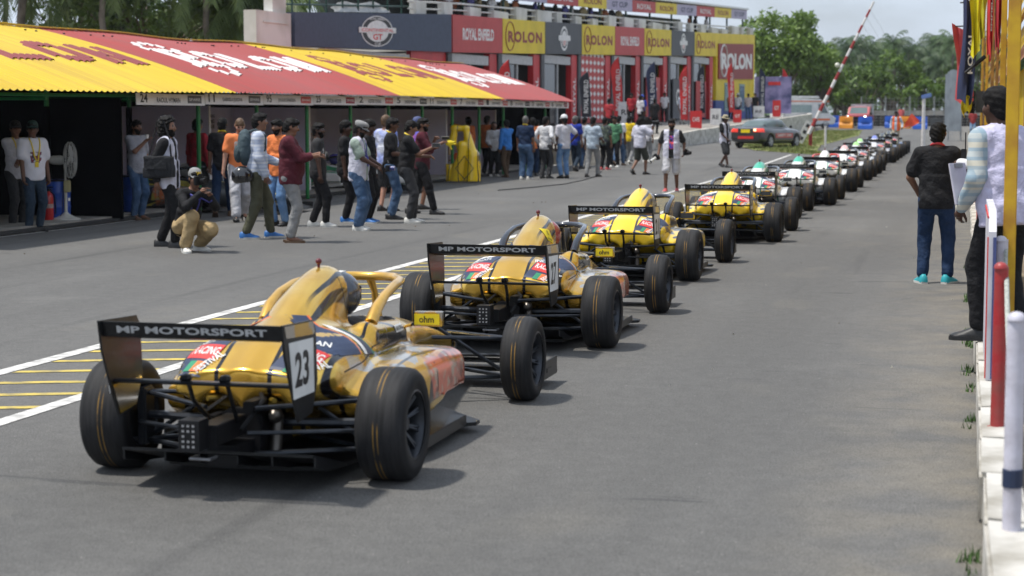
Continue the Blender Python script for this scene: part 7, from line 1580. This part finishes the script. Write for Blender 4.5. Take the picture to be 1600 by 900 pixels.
q = person('heavy man in maroon shirt and pale grey trousers filming with a phone', -9.55, 25.5, 74, 1.80, MARO, 'three', pants=GREYT, shoes=SHBR, sandals=True, sk=SKM, group=GS, wide=1.22, belly=.06, rh=(.06, .38, 1.20), lh=(-.06, .37, 1.22), rp=(.7, -.3, -1), lp=(-.7, -.3, -1), loose=.01, hp=12, hy=-2)
phone('black phone held level by the man in maroon shirt', (q['rh'] + q['lh']) / 2 + Vector((.07, .02, .03)), -R(74), -.1)
person('young man in black tee and trousers looking up the lane next to the phone filmer', -10.45, 29.25, 70, 1.72, printed((.013, .013, .015), (.5, .5, .5), .09, .13, 1.12, 1.32, True), pants=BLKT, shoes=SHW_, sk=SKL, group=GS, beard=1, hy=25, rf=(.13, .12), lf=(-.1, -.1))
person('man in black tee standing behind the other young man in black', -10.42, 30.55, 80, 1.74, TEEB, pants=BLKT, shoes=SHBL, sk=SKL, group=GS, hy=10, hair='tall')
person('man in black tee behind the photographer with the flat cap', -10.0, 30.5, 95, 1.76, TEEB, pants=BLKT, shoes=SHBL, sk=SKL, group=GS, hp=14, hair='tall')
q = person('photographer in white vest, sage sleeves and grey flat cap with jeans', -9.5, 28.5, 88, 1.74, SAGE, 'short', pants=JEAN, leg='loose', shoes=SHW_, vest=VESTW, cap_=(CAPGR, 'flat'), beard=1, glasses=True, sk=SKL, group=GS, rh=(.09, .33, 1.02), lh=(-.09, .33, 1.04), rp=(.6, -.5, -.8), lp=(-.6, -.5, -.8), hp=22, wide=1.1, lanyard=BLU_L, belly=.02)
def gimbal(t):
    b = MB(); b.tube([(0, 0, -.16), (0, 0, .10)], .018, 8); b.tube([(0, 0, .10), (0, .07, .14), (.06, .1, .10)], .014, 6); b.tube([(0, 0, -.16), (.05, .05, -.30)], .008, 5); b.tube([(0, 0, -.16), (-.05, .05, -.30)], .008, 5); b.tube([(0, 0, -.16), (0, -.06, -.30)], .008, 5); b.build('handle', BLACKP, t, 50); b = MB(); b.box((0, .08, .02), (.16, .06, .10)); b.build('body', BLACKP, t, bevel=.01); b = MB(); b.lathe([(0, 0), (.035, 0), (.038, .08), (0, .08)], 14, Matrix.Translation((0, .11, .02)) @ Matrix.Rotation(R(-90), 4, 'X')); b.build('lens', flat((.05, .06, .2), .3, name='lens_blue'), t, 50)
held('camera', 'small camera on a stubby tripod held by the photographer in flat cap', 'camera', (q['rh'] + q['lh']) / 2 + Vector((.09, .0, -.06)), -R(88), gimbal)
person('blond man in white, blue and red team tee behind the flat cap', -10.9, 34.4, 20, 1.86, cloth((.60, .62, .70), 'team_cotton', (.08, .16, .6), .3, 3.0), pants=CHAR, leg='shorts', shoes=SHB, sk=SKP, hairm=HAIRB, hair='crop', group=GS)
person('man in blue team tee, cap and shorts with his back turned', -10.5, 35.2, 30, 1.80, cloth((.04, .13, .55), 'team_blue', (.5, .05, .08), .3, 3.0), pants=CHAR, leg='shorts', shoes=SHB, sk=SKM, cap_=(flat((.06, .08, .2), .7, name='cap_blue'), 'cap'), group=GS)
person('young man in black tee with yellow collar and blue jeans', -9.95, 31.7, 75, 1.80, TEEB, pants=JEAN, shoes=SHB, collar=YEL_L, glasses=True, sk=SKD, group=GS, hp=8, rh=(.15, .3, 1.1), lh=(-.2, .1, .9), hy=6)
q = person('young man in black tee and dark trousers reaching forward with a phone', -9.35, 30.65, 72, 1.76, TEEB, pants=CHAR, shoes=SHW_, collar=YEL_L, sk=SKM, group=GS, rh=(.08, .42, 1.26), lh=(-.08, .36, 1.12), rp=(.4, -.2, -1), lp=(-.4, -.2, -1), lean=5, hp=16, rf=(.12, .05), lf=(-.1, .12))
phone('pale phone at the fingertips of the young man reaching forward', q['rh'] + Vector((.09, .0, .05)), R(15), 0, flat((.5, .5, .52), .4, name='phone_silver'))
q = person('man in maroon shirt with glasses raising a phone, black trousers and shoes', -9.9, 33.5, 84, 1.80, MARO, 'three', pants=BLKT, shoes=SHB, glasses=True, beard=1, sk=SKM, group=GS, rh=(.10, .38, 1.28), lh=(-.03, .22, 1.32), rp=(.4, -.1, -1), lp=(-.4, -.1, -1), rf=(.13, .24), lf=(-.12, -.26), hy=6)
phone('slim phone raised by the man in maroon shirt and glasses', q['rh'] + Vector((.06, .02, .09)), R(20), .6, flat((.45, .42, .35), .4, name='phone_gold'))
held('work_glove', 'yellow work glove held out next to the yellow bodywork', 'glove', q['rh'] + Vector((.12, .05, .0)), 0, lambda t: (lambda a: link('cloth', np_mesh('cloth', *nets(smin([ell(a[1], a[2], a[3], (0, 0, 0), (.07, .045, .06)), cap(a[1], a[2], a[3], (0, 0, -.02), (.05, 0, -.12), .02, .015), cap(a[1], a[2], a[3], (.04, 0, 0), (.12, 0, .03), .018, .013), cap(a[1], a[2], a[3], (.04, 0, -.02), (.13, 0, -.02), .018, .013)], .02).astype(np.float32), a[0]), [YELF]), t))(grid((-.12, -.08, -.16), (.18, .08, .12), .012)))
# ---- people farther down the lane
GM = 'people standing and walking down the lane'; R2 = .021
person('man in orange tee with a hand on his hip behind the yellow bodywork', -14.3, 55.4, 25, 1.84, ORNT, pants=BLKT, shoes=SHB, sk=SKL, group=GM, res=R2, rh=(.22, -.02, 1.0), rp=(1, -.6, .1), wide=1.1)
person('man in orange tee pointing with a dark sleeved arm toward the garage', -15.2, 56.6, -60, 1.80, ORNT, 'long', pants=BLKT, shoes=SHB, sk=SKL, group=GM, res=R2, lh=(-.15, .55, 1.50), lp=(-1, 0, -.5))
person('long haired woman in white top and dark trousers', -13.95, 54.9, 160, 1.66, SHW, 'long', pants=BLKT, shoes=SHW_, sk=SKM, group=GM, res=R2, longhair=True, wide=.9, rh=(.15, .2, 1.0))
person('man in bright blue shirt and brown trousers touching his face', -13.45, 54.5, -50, 1.72, SKYB, 'long', pants=BRWN, shoes=SHBR, sk=SKM, group=GM, res=R2, rh=(.06, .26, 1.42), rp=(.6, -.1, -1), belly=.02, rf=(.12, .16), lf=(-.12, -.14))
person('man in navy tee and jeans seen from behind, white shoes', -12.4, 52.5, 10, 1.84, NAVY, pants=JEAN, leg='loose', shoes=SHW_, hairm=HAIRG, hair='crop', collar=YEL_L, sk=SKM, group=GM, res=R2, wide=1.05)
person('man in orange tee half hidden behind the navy tee', -12.9, 55.6, -10, 1.78, ORNT, pants=NAVT, shoes=SHB, sk=SKL, group=GM, res=R2)
person('man in white long sleeved shirt and dark trousers seen from behind', -12.05, 53.6, 20, 1.82, SHW, 'long', pants=CHAR, shoes=SHB, sk=SKD, group=GM, res=R2, wide=1.1, rh=(.28, .05, 1.0), lh=(-.28, .05, .98))
person('man in white tee and white cap with hand on hip, light jeans', -11.55, 53.9, -40, 1.86, TEEW, pants=JEANL, shoes=SHB, cap_=(CAPW, 'cap'), sk=SKL, beard=1, group=GM, res=R2, belly=.05, wide=1.1, rh=(.21, .0, 1.0), rp=(1, -.6, .1), hy=-15)
person('man in royal blue polo and dark jeans seen from behind', -12.5, 60, 15, 1.82, ROYB, pants=JEAND, shoes=SHB, hairm=HAIRG, sk=SKM, group=GM, res=R2, rf=(.1, -.2, .08), lf=(-.1, .2))
person('man in pale blue shirt and grey trousers walking away', -10.95, 55.2, 12, 1.80, PALEB, pants=GREYT, shoes=SHB, sk=SKD, group=GM, res=R2, wide=1.1, hp=12, rf=(.1, .15), lf=(-.1, -.2), rh=(.2, .25, 1.05))
person('man in dark patterned shirt and black trousers with red shoes', -11.75, 61.3, 20, 1.76, cloth((.03, .035, .05), 'pattern', (.16, .2, .14), .3, 12), pants=BLKT, shoes=SHR, sk=SKM, group=GM, res=R2)
person('man in white printed tee and blue jeans walking away', -12.1, 65.8, 8, 1.78, printed((.64, .64, .66), (.5, .3, .2), -.1, .1, 1.1, 1.3, False), pants=JEAN, shoes=SHBR, sk=SKD, group=GM, res=R2, rf=(.1, .2), lf=(-.1, -.22, .08))
person('man in yellow tee and grey trousers beside the white printed tee', -12.0, 67.4, 18, 1.76, YELT, pants=GREYT, shoes=SHW_, sk=SKD, group=GM, res=R2, rf=(.12, -.2, .05), lf=(-.1, .2))
q = person('cameraman in white vest and dark shorts with a video camera on his shoulder', -9.9, 57.5, 30, 1.80, TEEB, pants=DGRN, leg='shorts', shoes=SHB, vest=None, sk=SKM, group=GM, res=R2, rh=(.24, .30, 1.42), rp=(.6, -.2, -1), rf=(.12, .12), lf=(-.12, -.22, .07)) if False else \
    person('cameraman in white vest and dark shorts with a video camera on his shoulder', -9.9, 57.5, 30, 1.78, VESTW, pants=DGRN, leg='shorts', shoes=SHB, sk=SKM, group=GM, res=R2, rh=(.24, .30, 1.40), rp=(.6, -.2, -1), rf=(.12, .12), lf=(-.12, -.22, .07), loose=.03)
def vidf(t):
    b = MB(); b.box((0, 0, 0), (.13, .38, .16)); b.box((0, -.24, .0), (.10, .12, .14)); b.build('body', BLACKP, t, bevel=.015); b = MB(); b.lathe([(0, 0), (.05, 0), (.055, .16), (.07, .18), (.07, .24), (0, .24)], 16, Matrix.Translation((0, .19, 0)) @ Matrix.Rotation(R(-90), 4, 'X')); b.build('lens', BLACKP, t, 40); b = MB(); b.tube([(0, -.12, .08), (0, -.1, .16), (0, .12, .16), (0, .14, .08)], .014, 6); b.box((-.1, .1, .05), (.08, .1, .05)); b.build('handle', BLACKP, t, 40)
held('video_camera', 'large black video camera on the shoulder of the man in white vest', 'camera', q['neck'] + Vector((.17, .05, .13)), R(-62), vidf)
q = person('photographer in open white vest and pale shorts walking with a white lens', -6.95, 44.9, 176, 1.76, printed((.013, .013, .015), (.04, .06, .4), -.07, .07, 1.02, 1.34, True, (.5, .05, .07)), pants=LGREY, leg='shorts', shoes=SHR, vest=VESTW, beard=1, sk=SKD, group=GM, res=.018, wide=1.1, rf=(.12, .18), lf=(-.12, -.16), rh=(.30, .10, .92), lh=(-.30, .05, .95), belly=.03)
camera_('long white lens camera hanging from the hand of the photographer in shorts', q['rh'] + Vector((-.05, -.03, -.10)), R(150), .28, True, True, R(-25)); camera_('second black camera at the hip of the photographer in shorts', q['lh'] + Vector((.06, -.04, -.02)), R(-120), .10, False, True)
person('man in black shirt, white vest, shorts and bucket hat crossing by the sedan', -8.15, 64.6, 120, 1.80, TEEB, pants=CHAR, leg='shorts', shoes=SHB, vest=VESTW, cap_=(cloth((.36, .32, .22), 'hat_cloth'), 'hat'), sk=SKL, group=GM, res=R2, rf=(.1, .22), lf=(-.1, -.22, .05), rh=(.18, .24, .95), hp=10)
for k, (x, y, hh, tp, pn, lb) in enumerate([(-14.4, 57.9, -20, cloth((.30, .03, .04)), BLKT, 'man in crimson top in the canopy shade behind the orange tee'), (-13.5, 58.6, 30, TEEB, JEAND, 'man in black tee in the canopy shade behind the blue shirt'), (-12.95, 57.8, 200, TEEW, BLKT, 'person in white tee facing this way between the navy tee and white shirt'),
                                          (-12.7, 62.5, 25, cloth((.40, .42, .46)), JEAN, 'man in light grey top behind the royal blue polo'), (-11.9, 64.0, 190, cloth((.10, .26, .14)), BLKT, 'person in green top facing this way behind the patterned shirt'), (-12.6, 70.5, 10, cloth((.5, .08, .06)), JEAND, 'person in red top beyond the yellow tee'), (-11.7, 69.5, 15, TEEW, GREYT, 'person in white tee beyond the yellow tee'), (-13.1, 63.5, -30, cloth((.55, .2, .2)), BLKT, 'person in pink top at the corner of the canopy')]):
    person(lb, x, y, hh, 1.66 + .03 * (k % 5), tp, pants=pn, shoes=SHB if k % 2 else SHW_, sk=[SKM, SKD, SKL][k % 3], group=GM, res=.024, rh=[None, (.10, .30, 1.20), (.2, .1, .9)][k % 3], lean=2)
# ---- by the building
GB = 'people standing before the pit building'
terr = lambda x, y: None
for k, (x, y, z, hh, tp, pn, lb) in enumerate([(-15.6, 104.6, 1.40, 10, cloth((.35, .44, .56)), GREYT, 'man in pale blue shirt standing by the navy feather flag'), (-17.0, 107, 1.5, 170, SHW, BLKT, 'man in white top in a red doorway of the pit building'), (-17.3, 109, 1.5, 190, cloth((.3, .05, .05)), BLKT, 'person in dark red top by the red doorway'),
                                          (-15.2, 123.5, 1.65, 150, cloth((.3, .12, .05)), BLKT, 'person in brown top below the yellow end wall'), (-14.8, 124.2, 1.65, 190, SHW, JEAND, 'person in white cap and pale top below the yellow end wall'), (-14.2, 125, 1.65, 170, cloth((.5, .42, .42)), JEAN, 'person in pink top below the yellow end wall'), (-13.9, 126.5, 1.7, 200, TEEB, BLKT, 'person in black by the foot of the yellow end wall'),
                                          (-16.0, 84.5, .95, 20, cloth((.4, .04, .05)), BLKT, 'person in red top near the end of the canopy'), (-15.4, 89.5, 1.15, 40, TEEW, BLKT, 'person in white behind the black feather flag'), (-15.9, 93.0, 1.2, 200, ROYB, BLKT, 'person in blue cap below the tall leaning red flag'), (-16.6, 93.8, 1.3, 190, cloth((.4, .03, .04)), BLKT, 'seated looking person in red below the tall red flag'), (-14.9, 90.8, 1.0, 10, TEEB, BLKT, 'person in black at the retaining wall')]):
    person(lb, x, y, hh, 1.70, tp, pants=pn, shoes=SHB, sk=[SKM, SKD, SKL][k % 3], group=GB, res=.03, z=z, cap_=((CAPW if k == 4 else (flat((.03, .08, .5), .7, name='cap_royal'))), 'cap') if k in (4, 9) else None)
# spectators on the terrace: four built, the rest copies
GT_ = 'spectators along the terrace rail'; base = []
for k, (tp, sk_) in enumerate([(TEEB, SKD), (SHW, SKM), (cloth((.35, .12, .05)), SKL), (cloth((.10, .10, .28)), SKM), (cloth((.32, .26, .14)), SKD)]):
    base.append(person('spectator in %s top leaning at the terrace rail' % ['black', 'white', 'rust brown', 'violet blue', 'tan'][k], 0, 0, 100, 1.68, tp, pants=BLKT, shoes=SHB, sk=sk_, group=GT_, res=.032, rh=(.2, .34, 1.08), lh=(-.2, .34, 1.08), lean=8, z=0)['root'])
random.seed(21); k = 0
spots = [(15.6, .5), (16.9, .5), (18.2, .7), (19.6, .5), (21.0, .6), (22.4, .5), (24.4, .6), (25.6, .5), (27.0, .9), (28.6, .5), (30.0, .6), (31.8, .5), (33.4, .5), (35.2, .7), (36.6, .5), (38.0, .5), (38.9, .9), (39.8, .5), (40.9, .6), (42.0, .5), (43.4, .5), (60.5, .6), (61.7, .5), (62.8, .8), (65.2, .6)]
for t, dd in spots:
    o = base[k] if k < 5 else copy_tree(base[(k * 3 + k // 5) % 5]); p = FP(t, top1(t) - .50, -.35 - dd); o.location = p; o.rotation_euler = (0, 0, -R(random.uniform(70, 130)))
    if k >= 5: o['label'] = o['label'].split(' leaning')[0] + ', %s along the terrace rail from the navy panel' % ORD[k]
    k += 1
for t, dd, in []: pass
def seat_chair(t, k):
    p = FP(t, top1(t) - .62, -1.6)
# ---- right hand side
q = person('man in black tee and navy trousers standing with his back turned by the kerb', -.30, 20.85, 4, 1.76, TEEB, pants=NAVT, shoes=SHT, collar=flat((.6, .05, .06), .6, name='lanyard_red'), sk=SKM, group=None, wide=1.05, rh=(.20, .20, .95), lh=(-.20, .20, .95), rf=(.13, .03), lf=(-.13, .0), res=.0145, rp=(1.0, -.6, -.2), lp=(-1.0, -.6, -.2), fy=(22, -22), loose=.008)
q = person('tall man in checked shirt and lilac vest standing behind the kerb boards', .285, 13.6, -40, 1.79, plaid((.42, .46, .46), (.20, .30, .38), (.55, .50, .38), 7), 'long', pants=BLKT, shoes=SHB, hair='tall', vest=cloth((.55, .53, .70), 'lilac_vest'), sk=SKL, res=.0145, z=.235, rh=(.24, .12, .90), lh=(-.24, .16, .92), lf=(-.10, .13), rf=(.10, -.06), hy=-4, wide=1.14, lean=9, fy=(0, -50))
def padf(t): b = MB(); b.box((0, 0, 0), (.22, .012, .30)); b.build('board', flat((.6, .58, .66), .5, name='clipboard_white'), t, bevel=.004); b = MB(); b.box((0, -.012, .13), (.1, .012, .03)); b.build('clip', flat((.3, .3, .3), .3, .8, name='clip_steel'), t)
held('clipboard', 'white clipboard tucked under the hand of the man in lilac vest', 'clipboard', q['lh'] + Vector((-.02, .05, .16)), R(60), padf, R(-12))
q = person('marshal in white cap reaching out a hand, half hidden behind the lilac vest', .36, 18.4, -50, 1.70, SHW, 'long', pants=BLKT, shoes=SHB, cap_=(CAPW, 'cap'), sk=SKL, z=.23, lh=(-.14, .42, 1.16), rh=(.05, .32, 1.12), lp=(-.4, -.4, -1), hy=10, lean=4)
held('walkie_talkie', 'black walkie talkie with an upright aerial in the hand of the marshal in white cap', 'radio', q['lh'] + Vector((.03, .02, .08)), 0, lambda t: (MB().box((0, 0, 0), (.055, .035, .12)).build('case', BLACKP, t, bevel=.006), MB().tube([(.015, 0, .06), (.015, 0, .22)], .006, 6).build('aerial', BLACKP, t)))
q = person('marshal in orange vest holding a red flag at the head of the queue', -3.35, 93.5, 185, 1.76, cloth((.45, .55, .66)), 'long', pants=cloth((.42, .36, .26)), shoes=SHW_, vest=cloth((.82, .16, .05), 'hi_vis'), sk=SKL, res=.021, lh=(-.30, .12, .95), rh=(.25, .05, .9), rf=(.11, .12), lf=(-.1, -.12))
t = thing('marshal_flag', 'red orange flag on a short stick held by the marshal', 'flag', q['lh'] + Vector((0, -.02, 0)), R(13.7)); b = MB(); b.tube([(-.05, 0, -.1), (.95, 0, .25)], .014, 6); b.build('stick', flat((.4, .35, .25), .6, name='stick_wood'), t)
b = MB(); V = []
for i in range(9):
    for j in range(7): u, v_ = i / 8, j / 6; V.append((.12 + .72 * u, .05 * math.sin(u * 7 + v_ * 3), -.03 + .26 * u + (.72 * (1 - abs(u - .45) * 1.5)) * (v_ - .1) * .95))
b.add(V, [(i * 7 + j, i * 7 + j + 1, (i + 1) * 7 + j + 1, (i + 1) * 7 + j) for i in range(8) for j in range(6)]); b.build('cloth', flat((.85, .09, .03), .7, name='flag_orange_red'), t, 60)
person('distant marshal in pink top by the tyre wall', -8.0 + 2.6, 162.5, 180, 1.7, cloth((.6, .12, .12)), pants=BLKT, shoes=SHB, sk=SKL, res=.032); person('distant person in maroon top beyond the steel hoarding', .4, 120, 180, 1.7, cloth((.3, .04, .04)), pants=cloth((.2, .3, .45)), shoes=SHB, sk=SKL, res=.032)

# ================================================================== air
hz = bpy.data.materials.new('haze_air'); hz.use_nodes = True; n_ = hz.node_tree; n_.nodes.clear(); pv = n_.nodes.new('ShaderNodeVolumePrincipled'); ho = n_.nodes.new('ShaderNodeOutputMaterial'); n_.links.new(pv.outputs[0], ho.inputs['Volume'])
pv.inputs['Color'].default_value = (.86, .92, 1.0, 1); pv.inputs['Density'].default_value = .00015; pv.inputs['Anisotropy'].default_value = .3
b = MB(); b.box((0, 320, 11.5), (860, 800, 27)); prop(b.build('haze', hz), kind='stuff')
